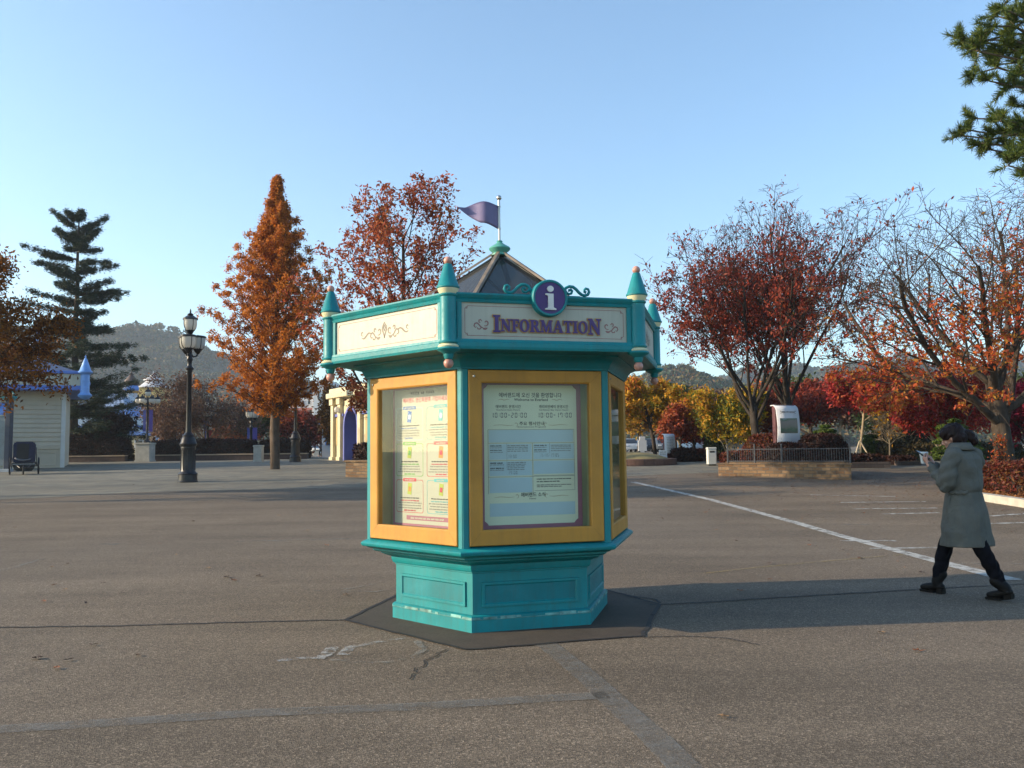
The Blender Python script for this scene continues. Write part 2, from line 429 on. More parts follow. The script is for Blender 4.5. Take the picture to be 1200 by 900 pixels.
PD = worn('seam_tar', (.018, .016, .016), .34, .56, 5, .95)
def G2(*pts): return [tuple(gp(x, y))[:2] for x, y in pts]
def wig(pts, amp, n, seed):
    """a cracked, wandering version of a line"""
    r = random.Random(seed); res = []
    for a, b in zip(pts, pts[1:]):
        for i in range(n):
            t = i / n; res.append((a[0] + (b[0] - a[0]) * t + r.uniform(-amp, amp), a[1] + (b[1] - a[1]) * t + r.uniform(-amp, amp)))
    return res + [pts[-1]]
ribbon('bay_line', G2((742, 565), (830, 585), (930, 612), (1000, 632), (1060, 648), (1186, 680)), [.21, .20, .19, .19, .2, .24], .006, worn('long_line_paint', (.46, .46, .43), .44, .70, 6))
for a, b, wd in (((950, 580), (1050, 582), .13), ((985, 589), (1085, 588), .13), ((1000, 596.5), (1098, 595.5), .13), ((1035, 602.5), (1100, 601), .12),
                 ((925, 614), (1018, 615), .1), ((1160, 605), (1215, 601), .13), ((1160, 614), (1215, 612), .13), ((880, 573), (1010, 575), .1),
                 ((985, 634), (1050, 634), .14), ((1020, 643), (1100, 642), .12), ((1120, 661), (1200, 661), .10)):
    ribbon('bay_line', G2(a, b), wd, .005, PW if wd > .11 else PF)
ribbon('faded_line', G2((826, 672), (900, 664), (990, 656), (1060, 650)), .05, .005, worn('yellow_ghost', (.36, .27, .12), .5, .72, 5, .6))
ribbon('faded_line', G2((-30, 673), (10, 667), (50, 655)), .1, .005, PF)
ribbon('faded_line', G2((270, 635), (350, 633), (432, 631)), .1, .005, PF)
ribbon('faded_line', G2((120, 637), (138, 638)), .16, .005, PF)
ribbon('faded_line', G2((-10, 856), (120, 848), (300, 836), (480, 829), (640, 819), (712, 815)), .15, .005, PG)
ribbon('faded_line', G2((640, 755), (690, 795), (725, 828), (770, 868), (830, 930)), .17, .005, PG)
ribbon('road_mark', G2((342, 694), (385, 692), (410, 690), (452, 682)), [.04, .09, .07, .04], .005, PF)
ribbon('road_mark', G2((400, 693), (440, 694), (468, 689)), .06, .0065, PF)
ribbon('road_mark', G2((325, 775), (350, 772), (376, 771)), .07, .005, PM)
ribbon('road_mark', G2((372, 773), (382, 768), (390, 759)), .1, .0065, PM)
ribbon('road_mark', G2((402, 768), (410, 759), (442, 753), (476, 748)), [.1, .09, .06, .05], .005, PM)
ribbon('road_mark', G2((388, 774), (420, 777), (455, 777), (485, 771), (496, 762), (488, 752)), .06, .0075, PF)
# the concrete pad under the kiosk, its tar joint and the cracks running away from it
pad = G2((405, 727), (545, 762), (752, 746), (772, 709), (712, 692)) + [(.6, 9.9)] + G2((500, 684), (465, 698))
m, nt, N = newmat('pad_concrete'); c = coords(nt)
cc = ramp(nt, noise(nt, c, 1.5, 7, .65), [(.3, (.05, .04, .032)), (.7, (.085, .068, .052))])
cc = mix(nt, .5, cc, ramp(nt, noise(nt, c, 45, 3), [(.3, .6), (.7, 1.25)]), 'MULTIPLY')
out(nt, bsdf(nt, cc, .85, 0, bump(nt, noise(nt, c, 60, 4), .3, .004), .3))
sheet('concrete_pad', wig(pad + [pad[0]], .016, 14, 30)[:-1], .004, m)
ribbon('pad_joint', wig(pad + [pad[0]], .014, 9, 3), .038, .0075, PD)
ribbon('crack', wig(G2((-20, 736), (130, 734), (300, 729), (405, 727)), .012, 14, 4), .03, .006, PD)
ribbon('crack', wig(G2((522, 762), (505, 771), (492, 782), (480, 797)), .025, 6, 5), .013, .006, PD)
ribbon('crack', wig(G2((772, 709), (830, 706), (940, 699), (1080, 691), (1215, 684)), .012, 12, 6), .03, .006, PD)
ribbon('crack', wig(G2((730, 697), (768, 703), (776, 707), (762, 710)), .02, 4, 8), .028, .0068, PD)
ribbon('crack', wig(G2((752, 747), (800, 746), (850, 748), (890, 756)), .015, 6, 7), .016, .006, PD)

# ------------------------------------------------------------------ hills
def interp(pts, x):
    if x <= pts[0][0]: return pts[0][1]
    for (a, ya), (b, yb) in zip(pts, pts[1:]):
        if x <= b:
            t = (x - a) / (b - a); t = t * t * (3 - 2 * t); return ya + (yb - ya) * t
    return pts[-1][1]
HILLM, nt, N = newmat('hill_floor'); c = coords(nt)
out(nt, bsdf(nt, ramp(nt, noise(nt, c, .03, 4), [(.3, (.03, .032, .018)), (.7, (.075, .05, .025))]), .95))
FOREST = leafmat('forest_leaf', [(.020, .042, .020), (.035, .062, .024), (.06, .08, .028), (.14, .10, .028), (.15, .075, .028), (.03, .055, .024)], .035, .15, .55)
def hill(sky_pts, Y, depth, x0, x1, dens, rad, seed, nq=36):
    rng = np.random.default_rng(seed)
    world = []
    for x, y in sky_pts: p = at(x, y, Y); world.append((p.x, p.z))
    def ht(X, Yp):
        top = interp(world, X)
        t = (Yp - (Y - depth)) / depth
        if t > 1: t = max(0, 2 - t)
        t = max(0, t); s = math.sin(t * PI / 2) ** 1.15
        bumpv = 1 + .06 * math.sin(X * .045 + Yp * .03) + .05 * math.sin(X * .11 - Yp * .05 + 1)
        return 1.0 + (top - 8 - 1) * s * (bumpv if t < .92 else 1)
    X0, X1 = world[0][0], world[-1][0]
    nx, ny = 70, 22
    bm = bmesh.new(); g = []
    for j in range(ny + 1):
        yy = Y - depth + 2 * depth * j / ny
        g.append([bm.verts.new((X0 + (X1 - X0) * i / nx, yy, ht(X0 + (X1 - X0) * i / nx, yy))) for i in range(nx + 1)])
    for j in range(ny):
        for i in range(nx): bm.faces.new((g[j][i], g[j][i + 1], g[j + 1][i + 1], g[j + 1][i]))
    props(fin('hill', bm, HILLM, None, True), kind='structure')
    a, b = at(x0, 500, Y).x, at(x1, 500, Y).x
    n = int((b - a) * depth * dens)
    P = np.empty((n, 3)); P[:, 0] = rng.uniform(a, b, n); P[:, 1] = rng.uniform(Y - depth, Y + 12, n)
    P[:, 2] = [ht(x, y) for x, y in P[:, :2]]
    r = rad * rng.uniform(.7, 1.3, n)
    d = rng.normal(size=(n, nq, 3)); d /= np.linalg.norm(d, axis=2, keepdims=True); d[:, :, 2] = np.abs(d[:, :, 2]) * 1.25 - .15
    c = P[:, None, :] + d * r[:, None, None] * rng.uniform(.75, 1.05, (n, nq, 1)) + np.array([0, 0, 1.0]) * (rad * .5)
    c = c.reshape(-1, 3)
    props(leaf_quads('forest', c, rad * .42, rng, FOREST), kind='stuff')
def leaf_quads(name, C, size, rng, mat, parent=None, asp=.75, up=None, jit=.35, flat_=1):
    """one folded leaf (or leaf clump) per point of C"""
    n = len(C); a = rng.normal(size=(n, 3)); a /= np.linalg.norm(a, axis=1, keepdims=True)
    if up is not None: a = a * np.array([1, 1, up]); a /= np.linalg.norm(a, axis=1, keepdims=True)
    b = rng.normal(size=(n, 3)); b -= a * (a * b).sum(1, keepdims=True); b /= np.linalg.norm(b, axis=1, keepdims=True)
    nn = np.cross(a, b); s = size * rng.uniform(1 - jit, 1 + jit, (n, 1))
    v = np.empty((n, 4, 3))
    v[:, 0] = C - a * s; v[:, 1] = C + b * s * asp * .6 + nn * s * .18; v[:, 2] = C + a * s; v[:, 3] = C - b * s * asp * .6 + nn * s * .18
    if flat_ != 1: v = C[:, None, :] + (v - C[:, None, :]) * np.array([1, 1, flat_])
    return quads(name, v, mat, parent)
hill([(-500, 470), (-150, 425), (60, 393), (150, 386), (190, 384), (215, 393), (260, 410), (330, 438), (450, 468), (600, 488)], 700, 300, -190, 600, .036, 3.2, 11)
hill([(330, 500), (430, 482), (520, 468), (610, 462), (690, 457), (740, 434), (776, 422), (800, 430), (830, 436), (880, 452), (940, 470), (1010, 490)], 470, 190, 330, 1010, .06, 2.6, 12, 44)
hill([(760, 455), (840, 440), (900, 434), (973, 429), (1029, 423), (1070, 433), (1130, 430), (1200, 420), (1400, 405), (1700, 430)], 950, 330, 770, 1450, .02, 4.2, 13)
# ------------------------------------------------------------------ information kiosk
TEAL = paint('teal_paint', (.002, .215, .235), .46, .10, 2.2, .10, .02, 0, .4, .35)
TEAL2 = paint('teal_panel_paint', (.0015, .175, .20), .5, .12, 2.5, .12, .02, 0, .4, .35)
CHIP = paint('chipped_teal', (.16, .36, .33), .7, .5, 9, .5)
CREAM = paint('cream_paint', (.47, .455, .37), .5, .05, 1.5, .06, .03, 0, .4, .16)
COLLAR = paint('collar_cream', (.70, .66, .42), .45, .06, 6)
PINK = paint('pink_ball', (.52, .26, .20), .4, .15, 12, .15)
OCHRE = paint('ochre_frame', (.49, .232, .036), .55, .10, 3, .10, .03, 0, .35, .22)
OLIVE = paint('case_olive', (.30, .31, .17), .6, .1, 4)
SHEETM = paint('notice_cream', (.74, .76, .56), .55, .04, 1)
SHEETW = paint('poster_cream', (.44, .43, .34), .5, .03, 1)
MAUVE = paint('mauve_border', (.33, .12, .17), .5, .06, 4)
PBLUE = paint('pale_blue_panel', (.46, .60, .64), .5, .04, 3)
INK = paint('ink', (.035, .03, .03), .6); GREYINK = paint('grey_ink', (.20, .19, .17), .6)
REDINK = paint('red_ink', (.48, .03, .06), .5); TAN = paint('tan_ornament', (.42, .30, .16), .6)
LED = paint('segment_digit', (.10, .10, .11), .5)
PURPLE = paint('purple_letter', (.055, .014, .14), .35, .08, 6); GOLD = paint('gold_edge', (.50, .27, .08), .4)
ROSE = paint('rose_line', (.30, .14, .13), .6)
WHITE = paint('white_letter', (.72, .70, .66), .4)
GLASS = glassmat('window_glass', (.93, .96, .94), .8)
ROOFG = glassmat('roof_glass', (.13, .15, .16), .7, .10, .12)
RIB = paint('roof_rib', (.22, .17, .125), .55, .25, 6, .3)
STRUT = paint('roof_strut', (.30, .28, .24), .5, .15, 5, .2)
METAL = paint('steel', (.45, .42, .38), .35, .15, 8, 0, .02, 1)
FLAGM = paint('flag_satin', (.15, .12, .22), .38, .12, 3, 0, .05, .25)
GRN = paint('card_green', (.12, .36, .06), .5); BLU = paint('card_blue', (.07, .16, .42), .5); TLC = paint('card_teal', (.10, .38, .40), .5)
ORG = paint('card_orange', (.55, .22, .04), .5); LIME = paint('card_lime', (.36, .42, .06), .5)

KY_ = -.2443
kiosk = thing('information_kiosk', 'turquoise hexagonal information kiosk with ochre framed notice windows and glass roof', 'information kiosk', (-.1034, 8.216, .002), KY_)
H0 = R_(-150)
def FM(c):
    n = R_(-120 + 60 * c); t = n + PI / 2
    return Matrix(((math.cos(t), -math.cos(n), 0, 0), (math.sin(t), -math.sin(n), 0, 0), (0, 0, 1, 0), (0, 0, 0, 1)))
def HC(r, c): a = H0 + R_(60 * c); return V((r * math.cos(a), r * math.sin(a), 0))
A6 = math.cos(PI / 6)
def hexpart(name, prof, mats, parent=kiosk, cap=True, bev=.004):
    bm = bmesh.new(); lathe(bm, prof, 6, rot=H0, cap=cap)
    if bev:
        bmesh.ops.bevel(bm, geom=[e for e in bm.edges if len(e.link_faces) == 2 and e.calc_face_angle(0) > .3], offset=bev, segments=2, profile=.6, affect='EDGES')
    return fin(name, bm, mats, parent, 'auto')
def rrings(bm, rings, M, mi=0):
    """rectangles (x0,x1,z0,z1,y) joined one to the next"""
    R = [[bm.verts.new(M @ V(p)) for p in ((a, y, c), (b, y, c), (b, y, d), (a, y, d))] for a, b, c, d, y in rings]
    for p, q in zip(R, R[1:]):
        for i in range(4): bm.faces.new((p[i], p[(i + 1) % 4], q[(i + 1) % 4], q[i])).material_index = mi
def stroke(bm, pts, w, y, M, mi):
    n = len(pts); P = [V((*p, 0)) for p in pts]; L = []
    for i in range(n):
        d = (P[min(n - 1, i + 1)] - P[max(0, i - 1)]).normalized(); nn = V((-d.y, d.x, 0))
        ww = w * (.35 + .65 * math.sin(PI * (i + .5) / n)) / 2
        L.append((bm.verts.new(M @ V((P[i].x + nn.x * ww, y, P[i].y + nn.y * ww))), bm.verts.new(M @ V((P[i].x - nn.x * ww, y, P[i].y - nn.y * ww)))))
    for a, b in zip(L, L[1:]): bm.faces.new((a[1], b[1], b[0], a[0])).material_index = mi
def spiral(cx, cz, r0, r1, a0, a1, n=16, sx=1):
    return [(cx + sx * (r0 + (r1 - r0) * i / n) * math.cos(a0 + (a1 - a0) * i / n), cz + (r0 + (r1 - r0) * i / n) * math.sin(a0 + (a1 - a0) * i / n)) for i in range(n + 1)]
def fit_text(bm, s, x, z, wdt, hgt, y, M, mi, bold=0):
    co, _ = text_polys(s, 1.0, 'CENTER', 1.0, bold)
    if not co: return
    w0 = max(a for a, b in co) - min(a for a, b in co); h0 = max(b for a, b in co) - min(b for a, b in co)
    cx = (max(a for a, b in co) + min(a for a, b in co)) / 2; b0 = min(b for a, b in co)
    sx, sz = wdt / w0, hgt / h0
    vs = [bm.verts.new(M @ V((x + (a - cx) * sx, y, z + (b - b0) * sz))) for a, b in co]
    for p in text_polys(s, 1.0, 'CENTER', 1.0, bold)[1]:
        try: bm.faces.new([vs[i] for i in p]).material_index = mi
        except ValueError: pass
SEG = {'0': 'abcdef', '1': 'bc', '2': 'abged', '3': 'abgcd', '5': 'afgcd', '7': 'abcf', '4': 'fgbc'}
def led(bm, s, x0, x1, z0, z1, y, M, mi):
    """seven segment digits"""
    un = sum(.55 if ch == ':' else .8 if ch == '-' else 1 for ch in s); u = (x1 - x0) / un; x = x0; h = z1 - z0; t = .13 * h
    for ch in s:
        if ch == ':':
            for zz in (.3, .68): rect(bm, x + u * .2, x + u * .2 + t, z0 + h * zz, z0 + h * zz + t, y, M, mi)
            x += .55 * u
        elif ch == '-': rect(bm, x + u * .12, x + u * .62, z0 + h * .46, z0 + h * .46 + t, y, M, mi); x += .8 * u
        else:
            a, b = x + u * .12, x + u * .78; zm = z0 + h / 2; g = t * .35
            R = {'a': (a + t, b - t, z1 - t, z1), 'd': (a + t, b - t, z0, z0 + t), 'g': (a + t, b - t, zm - t / 2, zm + t / 2),
                 'f': (a, a + t, zm + g, z1 - g), 'b': (b - t, b, zm + g, z1 - g), 'e': (a, a + t, z0 + g, zm - g), 'c': (b - t, b, z0 + g, zm - g)}
            for k in SEG[ch]: rect(bm, *R[k], y, M, mi)
            x += u
rt = random.Random(5)
def lines(bm, x0, x1, z, h, y, M, mi, center=False):
    """one line of print too small to read: words as short bars"""
    if center: cx = (x0 + x1) / 2; ww = (x1 - x0) * rt.uniform(.8, 1); x0, x1 = cx - ww / 2, cx + ww / 2
    x = x0
    while x < x1 - h:
        ww = min(rt.uniform(1.5, 4.5) * h, x1 - x)
        xx = x
        while xx < x + ww:
            q = h * rt.uniform(.5, .85); rect(bm, xx, min(xx + q, x1), z + h * rt.choice((0, 0, .15)), z + h * rt.uniform(.8, 1), y, M, mi); xx += q + h * .22
        x = xx + h * .5

# lower body
hexpart('plinth', [(1.045, -.03), (1.045, .128), (1.030, .139), (1.016, .141)], TEAL)
bm = bmesh.new()
for c in range(6):      # the worn top edge of the plinth
    M = FM(c); s = 1.048 / 2
    rrings(bm, [(-s, s, .101, .109, -1.0475 * A6), (-s, s, .104, .107, -1.0495 * A6)], M)
    r = random.Random(40 + c); x = -s
    while x < s - .02:
        q = min(r.uniform(.02, .16), s - x)
        if r.random() < .75: box(bm, x, x + q, -1.0485 * A6, -1.04 * A6, .108 - r.uniform(0, .005), .131 - r.uniform(0, .01), M)
        x += q + r.uniform(0, .05)
fin('worn_edge', bm, CHIP, kiosk)
hexpart('pedestal', [(1.012, .135), (1.012, .478), (1.024, .482), (1.024, .492), (1.040, .497), (1.056, .53), (1.056, .56)], TEAL, cap=False, bev=.003)
for c in range(6):
    bm = bmesh.new(); M = FM(c); y = -1.012 * A6
    rrings(bm, [(-.43, .43, .20, .405, y - .001), (-.427, .427, .203, .402, y - .014), (-.405, .405, .222, .383, y - .014), (-.395, .395, .232, .373, y - .004)], M)
    rect(bm, -.395, .395, .232, .373, y - .004, M, 1)
    fin('side_panel', bm, [TEAL, TEAL2], kiosk)
hexpart('sill_moulding', [(1.045, .548), (1.125, .575), (1.15, .588), (1.15, .600), (1.20, .604), (1.225, .618), (1.225, .632), (1.262, .636), (1.285, .650),
                          (1.318, .656), (1.330, .668), (1.332, .682), (1.322, .694), (1.300, .704), (1.245, .722)], TEAL, bev=.003)
for c in range(6):      # corner posts
    bm = bmesh.new(); P = HC(1.276, c); ta = (HC(1, c - 1) - HC(1, c)).normalized(); tb = (HC(1, c + 1) - HC(1, c)).normalized(); ci = HC(1.17, c)
    pl = [P, P + tb * .055, ci + tb * .055, ci, ci + ta * .055, P + ta * .055]
    a = [bm.verts.new((p.x, p.y, .712)) for p in pl]; b = [bm.verts.new((p.x, p.y, 2.185)) for p in pl]
    bm.faces.new(a); bm.faces.new(b[::-1])
    for i in range(6): bm.faces.new((a[i], b[i], b[(i + 1) % 6], a[(i + 1) % 6]))
    bmesh.ops.recalc_face_normals(bm, faces=bm.faces)
    bmesh.ops.bevel(bm, geom=[e for e in bm.edges if abs(e.verts[0].co.z - e.verts[1].co.z) > 1], offset=.006, segments=2, affect='EDGES')
    fin('corner_post', bm, TEAL, kiosk, 'auto')
hexpart('fascia', [(1.20, 2.160), (1.288, 2.164), (1.292, 2.180), (1.300, 2.186), (1.312, 2.215), (1.345, 2.250), (1.400, 2.272), (1.402, 2.285), (1.575, 2.293), (1.575, 2.30)], TEAL2, bev=.003)
def windowcase(c):
    M = FM(c); bm = bmesh.new(); ap = 1.276 * A6
    o = (-.581, .581, .728, 2.158); i = (-.468, .468, .855, 2.052)
    rrings(bm, [(*o, -ap + .05), (*o, -ap - .004), (o[0] + .006, o[1] - .006, o[2] + .006, o[3] - .006, -ap - .010), (i[0] - .012, i[1] + .012, i[2] - .012, i[3] + .012, -ap - .010), (*i, -ap - .002), (*i, -ap + .045)], M)
    for sx in (-1, 1):       # mitre joints drawn as thin dark brown lines
        for zz, zi in ((o[2], i[2]), (o[3], i[3])):
            stroke(bm, [(sx * .575, zz + (.006 if zz < 1 else -.006)), (sx * .49, zi - (.02 if zz < 1 else -.02))], .002, -ap - .0108, M, 1)
    fr = fin('window_frame', bm, [OCHRE, paint('joint_line', (.22, .10, .02), .7)], kiosk)
    bm = bmesh.new(); rect(bm, i[0] - .004, i[1] + .004, i[2] - .004, i[3] + .004, -ap + .02, M); fin('glass', bm, GLASS, fr)
    bm = bmesh.new()         # shadow box behind the glass
    rrings(bm, [(-.500, .500, .82, 2.085, -ap + .044), (-.500, .500, .82, 2.085, -ap + .175)], M)
    rect(bm, -.5, .5, .82, 2.085, -ap + .175, M)
    for f in bm.faces: f.normal_flip()
    fin('display_case', bm, OLIVE, fr)
    bm = bmesh.new(); lathe(bm, [(.011, 0), (.011, .006), (.008, .009)], 10, M=M @ Matrix.Translation((-.535, -ap - .0095, 2.105)) @ Matrix.Rotation(PI / 2, 4, 'X'))
    lathe(bm, [(.004, .009), (.004, .0105)], 8, M=M @ Matrix.Translation((-.535, -ap - .0095, 2.105)) @ Matrix.Rotation(PI / 2, 4, 'X'), mi=1)
    fin('lock', bm, [METAL, INK], fr)
    return fr, M, -ap + .163
def U(x): return (x - 621) / 136
def Z(y): return 2.052 - (y - 449) * (1.165 / 173)
def notice_times():
    fr, M, y = windowcase(1); bm = bmesh.new()
    mats = [SHEETM, MAUVE, PBLUE, INK, GREYINK, LED, TAN]
    box(bm, -.452, .452, y, y + .010, .842, 2.075, M)
    e = .0012
    rrings(bm, [(-.452, .452, .842, 2.075, y - e), (-.412, .412, .876, 2.048, y - e)], M, 1)
    for sx in (-1, 1):
        for zz, sg in ((.876, 1), (2.048, -1)):
            flat(bm, [(sx * .412, zz), (sx * (.412 - .035), zz), (sx * (.412 - .02), zz + sg * .02), (sx * .412, zz + sg * .035)], y - e, M, 1)
    P = lambda a, b, c, d, mi: rect(bm, U(a), U(b), Z(d), Z(c), y - e, M, mi)
    T = lambda s, a, b, c, d, mi=3, bold=.012: fit_text(bm, s, (U(a) + U(b)) / 2, Z(d), U(b) - U(a), Z(c) - Z(d), y - e * 1.5, M, mi, bold)
    T('에버랜드에 오신 것을 환영합니다', 583, 659, 459, 465.2); T('Welcome to Everland', 601, 642, 466.2, 469.6)
    T('에버랜드 운영시간', 579, 609, 474.6, 478.8); T('Everland Open Hours', 580, 608, 479.8, 482.4, 4)
    T('캐리비안베이 운영시간', 631, 667, 474.6, 478.8); T('Caribbean Bay Open Hours', 631, 667, 479.8, 482.4, 4)
    led(bm, '10:00-20:00', U(573), U(617), Z(490.6), Z(484.4), y - e, M, 5); led(bm, '10:00-17:00', U(628), U(672), Z(490.6), Z(484.4), y - e, M, 5)
    T('주요 행사안내', 607, 637, 495.6, 500.4); T('Entertainment Programs', 605, 639, 501.4, 503.6, 4)
    T('에버랜드 소식', 608, 637, 584.2, 589.8); T('News', 618, 626, 590.8, 593, 4)
    P(570.5, 672.5, 506, 521.5, 2)
    for a, b, c, d in ((571, 621.5, 523.5, 543), (623.5, 673, 523.5, 543), (571, 621.5, 545, 563), (623.5, 673, 545, 561.5), (571, 621.5, 565.5, 584), (571, 673.5, 597, 613)): P(a, b, c, d, 2)
    for zz in (505.4, 522.2, 543.8, 564.2):                     # ruled lines round the programme table
        P(569.5, 673.5, zz, zz + .45, 4)
    for a, c, d in ((569.4, 505.4, 585), (673.3, 505.4, 582.5), (622.3, 522.2, 585), (591.5, 522.2, 543.8), (643, 522.2, 536), (591.5, 545, 556)): P(a, a + .4, c, d, 4)
    P(624.2, 673, 563.2, 563.6, 4); P(624.2, 673, 582.2, 582.6, 4)
    L = lambda a, b, c, h, mi=3: lines(bm, U(a), U(b), Z(c + h), h * 1.165 / 173, y - e * 1.5, M, mi)
    for x0 in (572, 624.5):
        for yy, hh in ((525, 1.6), (527.6, 1.1), (530.5, 1.6), (533.2, 1.1)): L(x0, x0 + 15, yy, hh, 3 if hh > 1.2 else 4)
        for yy, hh in ((525, 1.4), (527.2, 1.3), (529.4, 1.2), (531.9, 1.3)): L(x0 + 20.5, x0 + 45, yy, hh, 4)
    for yy, hh in ((546.3, 1.7), (548.8, 1.1), (552.8, 1.7), (555.4, 1.1)): L(572, 588, yy, hh, 3 if hh > 1.2 else 4)
    for yy in (546.2, 548.3, 550.4, 552.6, 554.8): L(592.5, 614, yy, 1.3, 4)
    led(bm, '13:00', U(592.5), U(604), Z(541), Z(537), y - e, M, 5); led(bm, '15:15-17:05'.replace('5-', '5-'), U(631), U(655), Z(540.4), Z(536), y - e, M, 5); led(bm, '17:00', U(592.5), U(604.5), Z(561.4), Z(557.4), y - e, M, 5)
    for yy, mi in ((567.2, 3), (570.4, 3), (574.6, 4), (576.8, 4)): L(627, 669 - (12 if yy in (570.4, 576.8) else 0), yy, 1.5, mi)
    for cy in (498.8, 588.2):                                   # flourishes beside the sub-headings
        for sx in (-1, 1):
            stroke(bm, spiral(sx * .135, Z(cy), .004, .022, 0, 4.6, 18, sx), .004, y - e * 1.5, M, 6)
            stroke(bm, [(sx * (.155 + .025 * k), Z(cy) - .008 - .003 * math.sin(k)) for k in range(8)], .004, y - e * 1.5, M, 6)
    for sx in (-1, 1): stroke(bm, [(sx * (.19 + .012 * k), Z(468) + .004 * math.sin(k * 1.3)) for k in range(9)], .005, y - e * 1.5, M, 6)
    fin('notice_board', bm, mats, fr)
def notice_passes():
    fr, M, y = windowcase(0); bm = bmesh.new()
    mats = [SHEETW, MAUVE, REDINK, INK, GREYINK, BLU, TLC, GRN, ORG, LIME, PBLUE]
    box(bm, -.462, .462, y, y + .010, .842, 2.075, M); e = .0012
    rrings(bm, [(-.462, .462, .842, 2.075, y - e), (-.438, .438, .862, 2.052, y - e)], M, 1)
    X = lambda x: -.43 + (x - 132) / 305 * .86
    Y = lambda v: 2.045 - (v - 95) / 725 * 1.18
    k = 1.18 / 725
    lines(bm, X(205), X(340), Y(122), 18 * k, y - e, M, 4, True)
    fit_text(bm, '에버랜드 연간회원에 가입하세요', (X(172) + X(385)) / 2, Y(165), X(385) - X(172), 28 * k, y - e, M, 2, .02)
    pill = {(0, 0): 5, (0, 1): 6, (1, 0): 7, (1, 1): 2, (2, 0): 2, (2, 1): 6}; pic = {(0, 0): (5, 10), (0, 1): (6, 10), (1, 0): (9, 7), (1, 1): (8, 2), (2, 0): (9, 8), (2, 1): (9, 2)}
    for r_ in range(3):
        for c_ in range(2):
            x0 = 138 + c_ * 150; x1 = x0 + 132; y0 = (192, 388, 585)[r_]; y1 = y0 + 178; pc = pill[r_, c_]
            def rr(ins):
                a, b, c, d, q = X(x0) + ins, X(x1) - ins, Y(y1) + ins, Y(y0) - ins, .022
                pts = []
                for cx, cz, a0 in ((b - q, d - q, 0), (a + q, d - q, 90), (a + q, c + q, 180), (b - q, c + q, 270)):
                    pts += [(cx + q * math.cos(R_(a0 + 22.5 * k_)), cz + q * math.sin(R_(a0 + 22.5 * k_))) for k_ in range(5)]
                return pts
            A, B = rr(0), rr(.004); n = len(A)
            va = [bm.verts.new(M @ V((px, y - e, pz))) for px, pz in A]; vb = [bm.verts.new(M @ V((px, y - e, pz))) for px, pz in B]
            for i in range(n): bm.faces.new((va[i], va[(i + 1) % n], vb[(i + 1) % n], vb[i])).material_index = pc if r_ or c_ else 10
            rect(bm, X(x0 + 34), X(x0 + 98), Y(y0 + 9), Y(y0 - 8), y - e * 1.6, M, pc)
            lines(bm, X(x0 + 42), X(x0 + 90), Y(y0 + 5), 8 * k, y - e * 2.2, M, 0, True)
            a, b = pic[r_, c_]; cx = X(x0 + 66)
            flat(bm, [(cx - .032, Y(y0 + 78)), (cx + .022, Y(y0 + 82)), (cx + .032, Y(y0 + 20)), (cx - .022, Y(y0 + 16))], y - e, M, a)
            flat(bm, [(cx - .018, Y(y0 + 62)), (cx + .016, Y(y0 + 64)), (cx + .02, Y(y0 + 40)), (cx - .012, Y(y0 + 36))], y - e * 1.6, M, b)
            yy = y0 + 92
            for j, (hh, wd, mi) in enumerate(((10, .82, pc if j_ else 3) for j_ in (0, 1))): lines(bm, X(x0 + 66 - 60 * wd), X(x0 + 66 + 60 * wd), Y(yy + hh), hh * k * .7, y - e, M, mi, True); yy += 14
            for j in range(3): lines(bm, X(x0 + 8), X(x0 + 124), Y(yy + 8), 6 * k, y - e, M, 4, True); yy += 14
            lines(bm, X(x0 + 36), X(x0 + 96), Y(y1 - 8), 8 * k, y - e, M, pc, True)
    rect(bm, X(188), X(392), Y(802), Y(778), y - e, M, 1); lines(bm, X(200), X(380), Y(796), 10 * k, y - e * 1.6, M, 0, True)
    fin('notice_board', bm, mats, fr)
def notice_plain(c):
    fr, M, y = windowcase(c); bm = bmesh.new(); e = .0012
    box(bm, -.452, .452, y, y + .010, .842, 2.075, M)
    rrings(bm, [(-.452, .452, .842, 2.075, y - e), (-.412, .412, .876, 2.048, y - e)], M, 1)
    rect(bm, -.36, .36, 1.15, 1.72, y - e, M, 2)
    for k in range(9): lines(bm, -.34, .34, 1.92 - .022 * k if k < 5 else 1.10 - .03 * (k - 5), .012, y - e, M, 4, True)
    rect(bm, -.30, .30, 1.22, 1.62, y - e * 1.6, M, 3)
    fin('notice_board', bm, [SHEETW, MAUVE, PBLUE, GRN, GREYINK], fr)
notice_passes(); notice_times()
for c in (2, 3, 4, 5): notice_plain(c)

